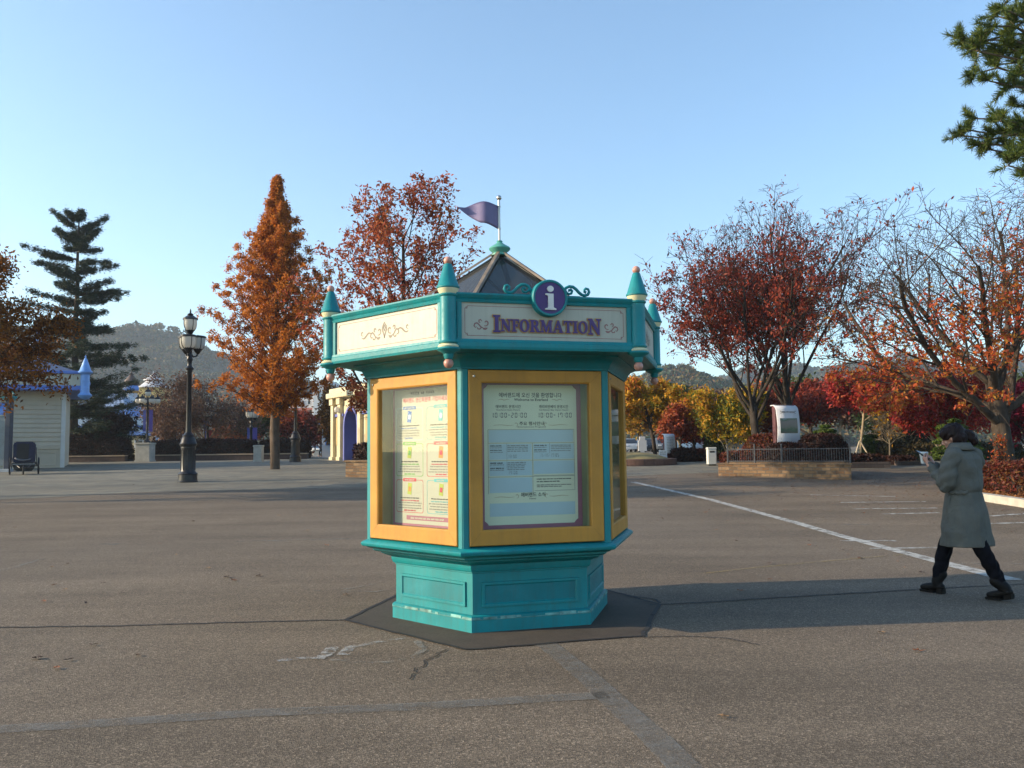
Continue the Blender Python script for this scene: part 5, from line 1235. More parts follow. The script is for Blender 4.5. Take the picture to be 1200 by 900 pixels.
def board(label, loc, rz, wd, H, group, big):
    t = thing('notice_sign', label, 'sign', loc, rz, group)
    hw = wd / 2; th = .16 * wd
    bm = bmesh.new(); box(bm, -hw * .92, hw * .92, th * .7, th * 1.7, 0, H - .02, bev=.02); fin('back_panel', bm, MAROON, t)
    prof = []        # white sheet: rises bowed, then rolls over the top to the back
    for i in range(9): s_ = i / 8; prof.append((-th * .35 * math.sin(s_ * PI) - th * .1, .30 * H + (H * .88 - .30 * H) * s_))
    rr = H * .115
    for i in range(1, 9): a = PI * i / 8 * .62; prof.append((rr * (1 - math.cos(a)) * 1.0 - th * .1, H * .88 + rr * math.sin(a)))
    bm = bmesh.new(); rows = []
    for y_, z_ in prof: rows.append([bm.verts.new((x, y_, z_)) for x in (-hw, hw)])
    for p, q in zip(rows, rows[1:]): bm.faces.new((p[0], p[1], q[1], q[0]))
    sh = fin('curved_sheet', bm, BOARD_W, t, True); so = sh.modifiers.new('thick', 'SOLIDIFY'); so.thickness = .03; so.offset = -1
    bm = bmesh.new(); M = Matrix.Identity(4)
    yq = lambda z_: np.interp(z_, [p[1] for p in prof[:9]], [p[0] for p in prof[:9]]) - .004
    if big:
        za, zb = H * .50, H * .76; n = 6; rw = []
        for i in range(n + 1): z_ = za + (zb - za) * i / n; rw.append([bm.verts.new((x, yq(z_), z_)) for x in (-hw * .78, hw * .78)])
        for p, q in zip(rw, rw[1:]): bm.faces.new((p[0], p[1], q[1], q[0]))
        pc = fin('picture', bm, PICT, sh); bm = bmesh.new()
        z_ = H * .855; lines(bm, -hw * .55, hw * .55, z_, H * .028, yq(z_) - .012, M, 0, True)
        for sg in (-1, 1): stroke(bm, spiral(sg * hw * .68, z_ + .03, .015, .06, 0, 5, 14, sg), .02, yq(z_) - .012, M, 0)
        fin('title', bm, GREYINK, sh)
    else:
        for k in range(9): z_ = H * (.84 - .055 * k); lines(bm, -hw * .7, hw * .7, z_, H * .022, yq(z_) - .012, M, 0, True)
        fin('title', bm, GREYINK, sh)
    return t
p = loc2(2.05, 1.35); board('large white curved picture board with maroon back on the right planter', A + V((p[0], p[1], .46)), R_(24), 1.0, 2.05, None, True)
board('small white curved notice board on the lawn below the golden maple', gx(785, 43.5), R_(22), .62, 1.42, None, False)
b = gx(777, 42.5); t = thing('sign_post', 'low white placard on a post left of the small curved board', 'sign', b); bm = bmesh.new(); box(bm, -.2, .2, -.02, .02, .22, .62, bev=.01); fin('placard', bm, BOARD_W, t)
bm = bmesh.new(); lines(bm, -.15, .15, .5, .05, -.024, Matrix.Identity(4), 0); lines(bm, -.15, .15, .4, .05, -.024, Matrix.Identity(4), 0); fin('print', bm, GREYINK, t)
bm = bmesh.new(); box(bm, -.03, .03, -.018, .018, 0, .22); fin('post', bm, IRON, t)
b = gx(753, 52); t = thing('sign_post', 'tall white sign post at the edge of the car park', 'sign', b); bm = bmesh.new(); box(bm, -.26, .26, -.05, .05, .35, 1.0, bev=.02); box(bm, -.18, .18, -.05, .05, 1.0, 1.22, bev=.02); fin('placard', bm, BOARD_W, t); bm = bmesh.new(); box(bm, -.12, .12, -.04, .04, 0, .35); fin('post', bm, BOARD_W, t)
# round lawn with a kerb
b = gx(742, 41.2); t = thing('round_bed', 'round straw coloured lawn bed with low brown kerb beside the kiosk', 'flower bed', b); bm = bmesh.new()
lathe(bm, [(2.05, -.2), (2.05, .24), (2.0, .27), (1.85, .27), (1.82, .20)], 48, cap=False); fin('kerb', bm, stonemat('brown_kerb', [(.16, .09, .07), (.20, .11, .085), (.13, .08, .065)], (.07, .05, .045), .4, .3), t, 'auto')
bm = bmesh.new(); lathe(bm, [(1.84, .18), (1.6, .30), (1.1, .46), (.5, .56), (.01, .60)], 48, cap=False); fin('mound', bm, STRAW, t, True)
for px, Y, sx, h_, lb, sd in ((800, 43.5, 1.1, .62, 'low clipped dark hedge behind the small curved board', 1), (815, 44, 1.9, .55, 'low clipped dark red hedge under the purple maple', 2), (862, 38.5, 1.2, .55, 'low red hedge between the bin and the stone planter', 3), (838, 46, 1.1, 1.5, 'upright dark green bush behind the bin', 4)):
    hedge('hedge', lb, 'hedge', gx(px, Y), sx, 1.0, h_, L_GREEN if sd == 4 else L_HEDGER if sd != 1 else L_HEDGE, COREG if sd == 4 else CORE, 3500, .06, 230 + sd, .3 if sd == 4 else .04, p=2.5 if sd == 4 else 8)
# low planters past the long one
for px0, px1, yb, hh, lb, sd in ((985, 1049, 549, .24, 'dark brick planter box with clipped dark hedge right of the long planter', 1), (1050, 1082, 545.5, .18, 'shorter dark brick planter box farther right', 2)):
    a, b_ = gp(px0, yb), gp(px1, yb); Y0 = a.y
    wallrun('low_wall', lb.replace('planter box with clipped dark hedge', 'planter wall').replace('planter box', 'planter wall'), [(a.x, Y0), (b_.x, Y0)], hh, .3, STONE2, None)
    hedge('hedge', 'clipped dark hedge above the ' + ('longer' if sd == 1 else 'shorter') + ' dark brick wall right of the planter', 'hedge', V(((a.x + b_.x) / 2, Y0 + .8, gz(Y0 + .8))), b_.x - a.x - .1, 1.2, hh + (.24 if sd == 1 else .12), L_HEDGE, CORE, 4500, .055, 240 + sd, .03, p=8)
a, b_ = gx(1060, 41), gx(1200, 41); hedge('hedge', 'long brown green hedge at the foot of the far grove', 'hedge', V(((a.x + b_.x) / 2, 41.5, gz(41.5))), b_.x - a.x, 1.4, .75, leafmat('leaf_hedge_olive', [(.03, .028, .012), (.06, .05, .018), (.10, .06, .02), (.045, .04, .015)], 1.2, .2, .7), COREG, 9000, .07, 245, .05, p=8)
hedge('hedge', 'dark dense bush right of the bare sapling', 'hedge', gx(1064, 42.5), 2.7, 1.8, 1.95, leafmat('leaf_bush_dark', [(.018, .020, .014), (.03, .03, .018), (.042, .036, .02)], 1.2, .2, .6), COREG, 8000, .08, 246, .35, p=2.4)
# cloud-pruned pines
def cloud(label, b, H, W, seed):
    t = thing('topiary_pine', label, 'tree', b, 0, 'cloud clipped pines'); r = random.Random(seed); rng = np.random.default_rng(seed); bm = bmesh.new()
    tr = [V((r.gauss(0, .05), r.gauss(0, .05), H * i / 6)) for i in range(7)]; tube(bm, tr, [.10 - .012 * i for i in range(7)], 8); C = []
    lv = 6
    for k in range(lv):
        z = H * (.30 + .66 * k / (lv - 1)); n = 1 if k == lv - 1 else 3; rad = W / 2 * (1 - .5 * k / (lv - 1))
        for j in range(n):
            az = k * 1.1 + j * 2.1 + r.uniform(-.3, .3); q = 0 if n == 1 else rad * .55; c_ = V((q * math.cos(az), q * math.sin(az), z + r.uniform(-.06, .06))); pr = rad * r.uniform(.52, .66)
            tube(bm, [tr[min(6, int(z / H * 6))], c_ - V((0, 0, .05))], [.05, .025], 5)
            d = rng.normal(size=(520, 3)); d /= np.linalg.norm(d, axis=1, keepdims=True); d *= rng.uniform(.75, 1, (520, 1)); d[:, 2] *= .34; d[:, 2] = np.maximum(d[:, 2], -.10); C.append(np.array(c_) + d * pr)
    fin('trunk', bm, B_WARM, t, True); leaf_quads('crown', np.concatenate(C), .055, rng, L_TOPI, t)
cloud('cloud clipped green pine right of the picture board', gx(968, 36), hz(497, 968, 36), 1.55, 1)
cloud('cloud clipped dark pine left of the staked maple stakes', gx(1030, 44), hz(506, 1030, 44), 2.0, 2)
cloud('tall cloud clipped green pine behind the head of the woman', gx(1120, 31), hz(492, 1120, 31), 1.75, 3)
# tripod of stakes round the young maple
b = gx(1008, 38.6); t = thing('tree_stakes', 'tripod of three pale wooden stakes holding the young red maple', 'tree stakes', b)
for k, (x, y) in enumerate(((-.52, -.35), (.48, -.3), (-.05, .7))):
    bm = bmesh.new(); tube(bm, [(x, y, -.05), (x * .06, y * .06, .98), (-x * .03, -y * .03, 1.04)], .032, 6); fin('stake', bm, B_PALE if False else paint('stake_wood', (.50, .42, .30), .7, .12, 5), t)
# planting bed at the right edge
P = [gp(1140, 585), gp(1155, 587), gp(1200, 594), gp(1290, 611)]; P_bed = P; bk = [V((P[3].x + 3.5, P[3].y + 7, 0)), V((P[0].x * 1.32, P[0].y * 1.32, 0))]
wallrun('kerb', 'pale stone kerb round the red hedge at the right edge', [XY(p) for p in P], .17, .22, KERB, None, 'kerb')
sheet('planting_bed', [XY(p) for p in P] + [XY(p) for p in bk], .08, SOIL)
q = P[1]; a_ = math.atan2(P[2].y - P[0].y, P[2].x - P[0].x)
for px, Y, sx, sy, h_, lb, sd in ((1160, 22.2, 2.0, 1.3, .72, 'red brown leafy hedge behind the pale kerb beside the woman', 1), (1203, 20.9, 1.8, 1.4, .80, 'red brown leafy hedge behind the pale kerb at the frame edge', 2)):
    hedge('hedge', lb, 'hedge', gx(px, Y), sx, sy, h_, L_HEDGER, CORE, 8500, .045, 250 + sd, .10, a_, 'red hedges behind the kerb', 4)
dome('red_shrub', 'tall thin red shrub rising from the hedge by the cherry trunk', 1172, 560, 512, 15, 22.6, 260, B_DARK, L_CHERRY, 700, .035, .06, .02, P=P_OVAL, tlf=.7)

# ------------------------------------------------------------------ buildings
def clap(bm, x0, x1, z0, z1, y, step=.2, d=.022):
    z = z0
    while z < z1 - .01:
        zt = min(z1, z + step); v = [bm.verts.new(p) for p in ((x0, y - d, z), (x1, y - d, z), (x1, y - .002, zt), (x0, y - .002, zt), (x0, y, z), (x1, y, z))]
        bm.faces.new((v[0], v[1], v[2], v[3])); bm.faces.new((v[4], v[5], v[1], v[0])); z = zt
BW = paint('booth_cream', (.56, .49, .37), .6, .05, 1, .10); BBLUE = paint('booth_blue', (.10, .20, .58), .45, .1, 2, .08); BWH = paint('booth_white', (.66, .66, .62), .5, .05, 1)
Yb = 46; xr = gx(75, Yb).x; bz = gz(Yb)
bt = thing('ticket_booth', 'pale clapboard booth with blue trimmed parapet and blue corner turret', 'booth', (xr, Yb, bz), R_(25))
bm = bmesh.new(); box(bm, -11, 0, 0, 6, -.3, 4.3); fin('body', bm, BW, bt)
bm = bmesh.new(); clap(bm, -10.9, -.18, 1.16, 4.02, -.004, .24, .05); fin('clapboard', bm, BW, bt)
bm = bmesh.new(); box(bm, -.17, .03, -.035, .15, 0, 4.0); fin('corner_trim', bm, BWH, bt)
bm = bmesh.new(); box(bm, -10.9, -.175, -.05, -.001, .98, 1.15, bev=.01); box(bm, -10.9, -.175, -.03, -.001, .84, .90)
for k in range(5): rrings(bm, [(-2.05 - 2.1 * k, -.35 - 2.1 * k, .12, .80, -.002), (-2.05 - 2.1 * k, -.35 - 2.1 * k, .12, .80, -.02), (-2.0 - 2.1 * k, -.40 - 2.1 * k, .17, .75, -.02), (-1.98 - 2.1 * k, -.42 - 2.1 * k, .19, .73, -.004)], Matrix.Identity(4))
fin('wainscot', bm, BW, bt)
bm = bmesh.new(); box(bm, -12, 1.0, -1.2, 7, 4.05, 4.30, bev=.02); box(bm, -12, 1.04, -1.24, 7.04, 4.92, 5.08, bev=.02); fin('parapet_rail', bm, BBLUE, bt)
bm = bmesh.new(); box(bm, -11.9, .94, -1.14, 6.9, 4.302, 4.918); fin('parapet', bm, CREAM, bt)
bm = bmesh.new(); lathe(bm, [(.02, 3.55), (.16, 3.60), (.32, 3.72), (.36, 3.80), (.24, 3.92), (.22, 4.0), (.22, 4.88), (.30, 4.94), (.36, 4.98), (.37, 5.04), (.28, 5.12), (.17, 5.45), (.06, 5.75), (.03, 5.80), (.05, 5.86), (.01, 5.92)], 20, (.95, -1.15, 0)); fin('corner_turret', bm, paint('turret_blue', (.16, .34, .72), .4, .1, 3, .08), bt, 'auto')
bm = bmesh.new()
vs = [bm.verts.new(p) for p in ((-11.5, -.8, 5.081), (.6, -.8, 5.081), (.6, 6.5, 5.081), (-11.5, 6.5, 5.081), (-8.5, 2.8, 6.3), (-2.4, 2.8, 6.3))]
for f in ((0, 1, 5, 4), (1, 2, 5), (2, 3, 4, 5), (3, 0, 4)): bm.faces.new([vs[i] for i in f])
rf = fin('roof', bm, paint('slate_blue', (.06, .09, .17), .6, .15, 3), bt)
for x in (-1.55, -2.35):
    bm = bmesh.new(); lathe(bm, [(.05, 5.5), (.04, 8.2), (.07, 8.22), (.01, 8.35)], 8, (x, 2.9, 0)); fin('mast', bm, IRON, rf)
bm = bmesh.new(); lathe(bm, [(.30, 5.9), (.30, 6.6), (.36, 6.65), (.05, 7.6), (.01, 7.7)], 16, (-1.6, 2.2, 0)); fin('spirelet', bm, paint('pale_blue_spire', (.40, .52, .70), .5), rf, 'auto')
# dark framed cabinet cut by the left edge
b = gp(8, 553); t = thing('ticket_machine', 'dark navy framed ticket cabinet with teal top at the left edge', 'ticket machine', b)
NAVY = paint('navy_frame', (.012, .018, .045), .4, .15, 3)
bm = bmesh.new(); box(bm, -.14, .10, -.06, .25, 0, 3.45, bev=.015); box(bm, -1.9, -1.66, -.06, .25, 0, 3.45, bev=.015); fin('post', bm, NAVY, t)
bm = bmesh.new(); box(bm, -2.0, .22, -.14, .32, 3.452, 3.66, bev=.02); tube(bm, [(.18, 0, 3.66), (.22, 0, 3.8), (.14, 0, 3.92), (.05, 0, 3.86), (.08, 0, 3.76)], .05, 8); fin('top_rail', bm, TEAL, t)
bm = bmesh.new(); box(bm, -1.65, -.145, .0, .04, 2.75, 3.35); fin('header_sign', bm, paint('sign_blue', (.03, .16, .55), .4), t)
bm = bmesh.new(); lines(bm, -1.4, -.3, 2.95, .18, -.004, Matrix.Identity(4), 0); fin('header_print', bm, WHITE, t)
bm = bmesh.new(); box(bm, -1.65, -.145, .05, .2, .3, 2.7); fin('panel', bm, paint('cabinet_grey', (.14, .17, .19), .3, .1, 2), t)
bm = bmesh.new(); box(bm, -1.95, .15, -.1, .3, -.1, .14, bev=.02); fin('foot', bm, paint('foot_grey', (.30, .33, .36), .6), t)
# far pavilion and towers behind the fir
FW = paint('far_white', (.56, .60, .66), .6, .08, .4); FBL = paint('far_blue', (.12, .25, .62), .5, .1, .6); FYE = paint('far_yellow', (.55, .42, .16), .6, .1, .5); FBR = paint('far_brown', (.09, .055, .045), .6, .15, .6)
FBE = paint('far_beige', (.50, .40, .24), .7, .1, .5)
Yp = 84; b = gx(105, Yp); sc = Yp / 1007.3
def winbox(name, parent, x, y, z, w_, h_, mf, mg, d=.12, arch=False):
    bm = bmesh.new()
    if arch:
        pts = [(x - w_ / 2, z), (x + w_ / 2, z), (x + w_ / 2, z + h_)] + [(x + w_ / 2 * math.cos(PI * k / 8), z + h_ + w_ / 2 * math.sin(PI * k / 8)) for k in range(1, 8)] + [(x - w_ / 2, z + h_)]
        prism(bm, pts, y - d, y - .004)
    else: box(bm, x - w_ / 2, x + w_ / 2, y - d, y - .004, z, z + h_)
    o = fin(name, bm, mf, parent); bm = bmesh.new(); box(bm, x - w_ * .38, x + w_ * .38, y - d - .03, y - d - .003, z + h_ * .08, z + h_ * .95); fin('pane', bm, mg, o); return o
DGL = paint('dark_glass', (.02, .025, .035), .15, .1, 1)
t = thing('pavilion', 'white and blue pavilion seen through the fir behind the brown hedge', 'building', b)
bm = bmesh.new(); box(bm, -4.2, 3.6, 0, 6, -.5, 4.2); fin('wall', bm, FW, t)
bm = bmesh.new(); box(bm, -4.4, 3.8, -.25, 6.2, 4.2, 4.75, bev=.05); box(bm, -4.3, 3.7, -.15, 6.1, 3.1, 3.3, bev=.03); fin('cornice', bm, FBL, t)
for x in (-3.2, -1.7, -.2, 1.2, 2.6): winbox('window', t, x, 0, 1.5, .85, .9, FBL, FW, .12, True)
bm = bmesh.new(); vs = [bm.verts.new(p) for p in ((-4.3, -.2, 4.76), (3.7, -.2, 4.76), (3.7, 6.1, 4.76), (-4.3, 6.1, 4.76), (-2, 3, 6.6), (1.5, 3, 6.6))]
for f in ((0, 1, 5, 4), (1, 2, 5), (2, 3, 4, 5), (3, 0, 4)): bm.faces.new([vs[i] for i in f])
fin('roof', bm, paint('far_roof_blue', (.20, .27, .40), .6), t)
Yt = 88; b = gx(152, Yt); s_ = Yt / 1007.3
t = thing('domed_tower', 'pale tower with blue band and brown onion dome left of the globe lamp', 'tower', b)
zz = lambda y: hz(y, 152, Yt); bm = bmesh.new(); lathe(bm, [(.95, -.5), (.95, zz(488)), (1.05, zz(486)), (.62, zz(484)), (.62, zz(461))], 20); fin('shaft', bm, FW, t, 'auto')
bm = bmesh.new(); lathe(bm, [(.62, zz(461)), (.74, zz(460)), (.74, zz(458))], 20); fin('lower_band', bm, paint('far_orange', (.5, .25, .06), .6), t, 'auto')
bm = bmesh.new(); lathe(bm, [(.70, zz(458) + .003), (.78, zz(456)), (.70, zz(452))], 20); fin('upper_band', bm, FBL, t, 'auto')
bm = bmesh.new(); lathe(bm, [(.62, zz(452) + .003), (.74, zz(450)), (.70, zz(447)), (.42, zz(443)), (.2, zz(440)), (.22, zz(439)), (.06, zz(437)), (.02, zz(434))], 20); fin('dome', bm, FBR, t, 'auto')
bm = bmesh.new(); box(bm, -.05, .75, -1.1, -1.05, zz(518), zz(490)); fin('banner', bm, SKYB, t)
Yt = 112; b = gx(178, Yt); zz = lambda y: hz(y, 178, Yt)
t = thing('pagoda_tower', 'yellow tower with white tiered roof behind the globe lamp', 'tower', b)
bm = bmesh.new(); box(bm, -1.7, 1.7, -1.7, 1.7, -.5, zz(455)); fin('wall', bm, FYE, t)
for n_, (ya, yb, ra, rb) in enumerate(((455, 447, 2.3, .9), (446, 441, 1.2, .4))):
    bm = bmesh.new(); lathe(bm, [(ra, zz(ya)), (ra, zz(ya) + .12), (ra * .7, zz(ya) + .28), (rb, zz(yb)), (rb * .9, zz(yb - 1))], 12); fin('roof_tier', bm, paint('far_roof_white', (.60, .60, .62), .5), t, 'auto')
bm = bmesh.new(); lathe(bm, [(.3, zz(441)), (.1, zz(438)), (.02, zz(435))], 10); fin('finial', bm, FW, t)
for px, y0, y1, w_, lb in ((133, 504, 532, 1.4, 'beige gate hut behind the end of the brown hedge'), (163, 506, 534, 1.5, 'beige gate hut behind the pale stone pillar'), (200, 494, 530, 1.6, 'white and red roofed stall behind the brown thicket')):
    Y = 76; b = gx(px, Y); hh = hz(y0, px, Y); t = thing('gate_hut', lb, 'hut', b, 0, 'huts by the park gate'); bm = bmesh.new(); box(bm, -w_ / 2, w_ / 2, 0, 2, -.3, hh - .35); fin('wall', bm, FBE if px != 200 else FW, t)
    bm = bmesh.new(); box(bm, -w_ / 2 - .2, w_ / 2 + .2, -.25, 2.2, hh - .349, hh, bev=.04); fin('roof', bm, FBL if px != 200 else REDB, t); winbox('window', t, 0, 0, .9, .8, .8, FW, DGL, .06)
b = gx(186, 74); t = thing('banner_column', 'sky blue banner on a pale column right of the globe lamp', 'banner', b); bm = bmesh.new(); box(bm, -.18, .18, -.15, .15, -.2, 2.6, bev=.02); fin('column', bm, FW, t); bm = bmesh.new(); box(bm, -.28, .28, -.19, -.155, .9, 2.4); fin('banner', bm, SKYB, t)
# white hotel far behind
Yh = 175; b = gx(356, Yh); zz = lambda y, x=356: hz(y, x, Yh); S = 1007.3 / Yh; X = lambda px: (px - 356) / S
HWH = paint('hotel_white', (.62, .61, .60), .7, .05, .3); HRED = paint('hotel_red_roof', (.26, .09, .07), .7, .15, .5)
t = thing('hotel_building', 'white hotel with red roof bands and a tall block behind the cone tree', 'building', b)
bm = bmesh.new(); box(bm, X(318), X(370), 0, 14, -1, zz(466)); fin('wall', bm, HWH, t)
bm = bmesh.new(); box(bm, X(368), X(390), -1.5, 12, -1, zz(449), bev=.1); box(bm, X(372), X(386), -1.2, 10, zz(449), zz(446)); fin('tower_block', bm, HWH, t)
bm = bmesh.new(); box(bm, X(336), X(369.5), -2.4, -.01, zz(506), zz(491)); fin('front_wing', bm, HWH, t)
for ya, yb, x0, x1, yy in ((481, 478, 334, 369, -1.2), (493, 489.5, 335, 371, -3.2)):
    bm = bmesh.new(); vs = [bm.verts.new(p) for p in ((X(x0), yy, zz(ya)), (X(x1), yy, zz(ya)), (X(x1), -.02, zz(yb)), (X(x0), -.02, zz(yb)), (X(x0), -.02, zz(ya)), (X(x1), -.02, zz(ya)))]
    for f in ((0, 1, 2, 3), (4, 5, 1, 0), (0, 3, 4), (1, 5, 2)): bm.faces.new([vs[i] for i in f])
    fin('roof', bm, HRED, t)
for x in (346, 352, 358, 364): winbox('window', t, X(x), 0, zz(488), .55, 1.0, HRED, DGL, .08)
for x in (341, 348, 355, 362): winbox('window', t, X(x), 0, zz(474), .6, .8, HWH, DGL, .08)
for x in (375, 380.5, 385): winbox('window', t, X(x), -1.5, zz(470), .5, 2.1, HWH, DGL, .08)
for x in (345, 352, 359, 366): winbox('window', t, X(x), -2.4, zz(503), .6, 1.0, HWH, DGL, .08)
# cream arcade building left of the kiosk: its front runs from far left to near right
p0 = gx(391, 54); p1 = p0 + V((5.3, -8.5, 0)); d = V((p1.x - p0.x, p1.y - p0.y, 0)); L = d.length; rz = math.atan2(d.y, d.x)
t = thing('arcade_building', 'cream arcade building with blue edged arch left of the kiosk', 'building', p0 + V((0, 0, 0)), rz)
z_off = -.5; HB = 4.15
AC = paint('arcade_cream', (.60, .52, .34), .6, .08, .8, .15); ACD = paint('arcade_cream_panel', (.42, .31, .14), .6, .1, 1); ABL = paint('arcade_blue', (.13, .15, .42), .5, .1, 1)
def archpoly(x, z0, w_, h_, n=14): return [(x + w_ / 2 * math.cos(PI * k / n), z0 + h_ + w_ / 2 * math.sin(PI * k / n)) for k in range(n + 1)]
bm = bmesh.new(); ax, aw, ah = 3.05, 2.0, 2.05
box(bm, 0, ax - aw / 2, 0, 3, z_off, HB); box(bm, ax + aw / 2, L, 0, 3, z_off, HB)
arc = archpoly(ax, 0, aw, ah); prism(bm, [(ax - aw / 2, HB), (ax + aw / 2, HB)] + arc, 0, 3)
bmesh.ops.recalc_face_normals(bm, faces=bm.faces); fin('wall', bm, AC, t)
bm = bmesh.new(); arcO = archpoly(ax, 0, aw + .36, ah); path = [(ax + aw / 2, z_off)] + arc + [(ax - aw / 2, z_off)]; pathO = [(ax + aw / 2 + .18, z_off)] + arcO + [(ax - aw / 2 - .18, z_off)]
for i in range(len(path) - 1): prism(bm, [path[i], path[i + 1], pathO[i + 1], pathO[i]], -.10, -.003)
for i in range(len(path) - 1):
    q = [bm.verts.new((x, y, z)) for (x, z), y in ((path[i], -.1), (path[i], 1.1), (path[i + 1], 1.1), (path[i + 1], -.1))]; 
    for v in q: v.co.x = ax + (v.co.x - ax) * .985
    bm.faces.new(q)
fin('arch_edge', bm, ABL, t)
bm = bmesh.new(); box(bm, ax - aw / 2 - .2, ax + aw / 2 + .2, 1.12, 1.2, z_off, HB - .3); fin('doorway', bm, paint('arch_inside', (.10, .11, .14), .7), t)
for x in (.22, 1.45, 4.65, 6.6, 8.6):
    bm = bmesh.new(); box(bm, x - .22, x + .22, -.22, -.004, z_off, HB - .35, bev=.03); box(bm, x - .3, x + .3, -.3, -.004, z_off, z_off + .7, bev=.03); box(bm, x - .3, x + .3, -.3, -.004, HB - .75, HB - .36, bev=.03); fin('pilaster', bm, AC, t)
bm = bmesh.new()
for x in (.84, 5.62, 7.6): box(bm, x - .32, x + .32, -.05, -.003, .9, 2.6); box(bm, x - .32, x + .32, -.05, -.003, 2.95, HB - .85)
fin('inset_panel', bm, ACD, t)
bm = bmesh.new(); box(bm, -.1, L, -.12, -.003, 2.66, 2.86, bev=.02) if False else None
for a_, b__ in ((0, 1.82), (4.28, L)): box(bm, a_, b__, -.10, -.003, 2.66, 2.84, bev=.02)
fin('blue_string_course', bm, ABL, t)
bm = bmesh.new(); box(bm, -.35, L, -.42, 3.2, HB - .345, HB, bev=.06); box(bm, -.2, L, -.25, 3.1, HB + .002, HB + .28, bev=.04); fin('cornice', bm, AC, t)
for x in (1.45, 4.65, 6.6):
    bm = bmesh.new(); lathe(bm, [(.05, 2.9), (.14, 2.95), (.17, 3.1), (.12, 3.22), (.03, 3.28)], 10, (x, -.34, 0)); fin('wall_lamp', bm, GLOBE, t, 'auto')
b = gx(387, 62); t = thing('market_stall', 'small blue and white stall beyond the arcade building', 'stall', b); bm = bmesh.new(); box(bm, -.6, .6, 0, 1.2, -.1, 2.2); fin('wall', bm, FW, t); bm = bmesh.new(); box(bm, -.8, .8, -.5, 1.3, 2.201, 2.45, bev=.05); fin('awning', bm, SKYB, t); winbox('window', t, 0, 0, .9, .7, .7, FBL, DGL, .05)

# ------------------------------------------------------------------ stroller beside the booth
b = gp(28, 556); t = thing('stroller', 'black and blue pushchair parked before the pale booth', 'stroller', b, R_(27))
NB = paint('stroller_navy', (.014, .018, .055), .7, .2, 6); BK = paint('stroller_black', (.010, .010, .012), .6, .2, 6)
for x in (-.56, .56):
    bm = bmesh.new(); D = Matrix.Translation((x, .15, .38)) @ Matrix.Rotation(PI / 2, 4, 'Y')
    lathe(bm, [(.33, -.03), (.375, -.028), (.385, 0), (.375, .028), (.33, .03)], 28, M=D, cap=False); wh = fin('wheel', bm, BK, t, 'auto')
    bm = bmesh.new(); lathe(bm, [(.325, -.015), (.33, 0), (.325, .015)], 24, M=D, cap=False)
    for k in range(8): a = k * PI / 4; tube(bm, [D @ V((0, 0, 0)), D @ V((.33 * math.cos(a), .33 * math.sin(a), 0))], .006, 4)
    lathe(bm, [(.05, -.04), (.05, .04)], 10, M=D); fin('rim', bm, METAL, wh)
bm = bmesh.new(); D = Matrix.Translation((0, -.62, .2)) @ Matrix.Rotation(PI / 2, 4, 'Y'); lathe(bm, [(.15, -.03), (.20, -.02), (.20, .02), (.15, .03), (.02, .03)], 20, M=D); fin('wheel', bm, BK, t, 'auto')
bm = bmesh.new()
for x in (-.45, .45): tube(bm, [(x * 1.1, .15, .38), (x, -.1, .55), (x * .3, -.58, .3)], .022, 6); tube(bm, [(x * 1.1, .15, .40), (x, .35, .95), (x * .98, .5, 1.2)], .022, 6)
tube(bm, [(-.44, .5, 1.2), (0, .56, 1.26), (.44, .5, 1.2)], .025, 8); tube(bm, [(-.52, .15, .38), (.52, .15, .38)], .02, 6); fin('frame', bm, paint('stroller_frame', (.05, .05, .055), .4), t)
bm = bmesh.new(); pr = [(-.42, .50), (.42, .50), (.44, 1.38), (.36, 1.46), (-.36, 1.46), (-.44, 1.38)]; prism(bm, pr, -.30, .38); bmesh.ops.bevel(bm, geom=bm.edges[:], offset=.05, segments=2, affect='EDGES'); fin('canopy', bm, NB, t, 'auto')
bm = bmesh.new(); prism(bm, [(-.30, .66), (.16, .62), (.20, 1.36), (-.28, 1.38)], -.335, -.302); fin('mesh_window', bm, BK, t)
bm = bmesh.new(); tube(bm, [(-.36, -.34, .74), (-.2, -.36, .66), (0, -.365, .63), (.2, -.36, .66), (.26, -.34, .70)], .035, 8); fin('bumper_bar', bm, paint('bar_grey', (.11, .115, .13), .5), t, True)
bm = bmesh.new(); prism(bm, [(-.40, .30), (.40, .30), (.46, .52), (-.46, .52)], -.34, .3); fin('seat', bm, BK, t)
bm = bmesh.new(); box(bm, -.44, .44, -.352, -.345, .46, .475); fin('reflective_strip', bm, WHB, t)
bm = bmesh.new(); prism(bm, [(-.30, .15), (.30, .15), (.40, .29), (-.40, .29)], -.2, .25); fin('basket', bm, BK, t)

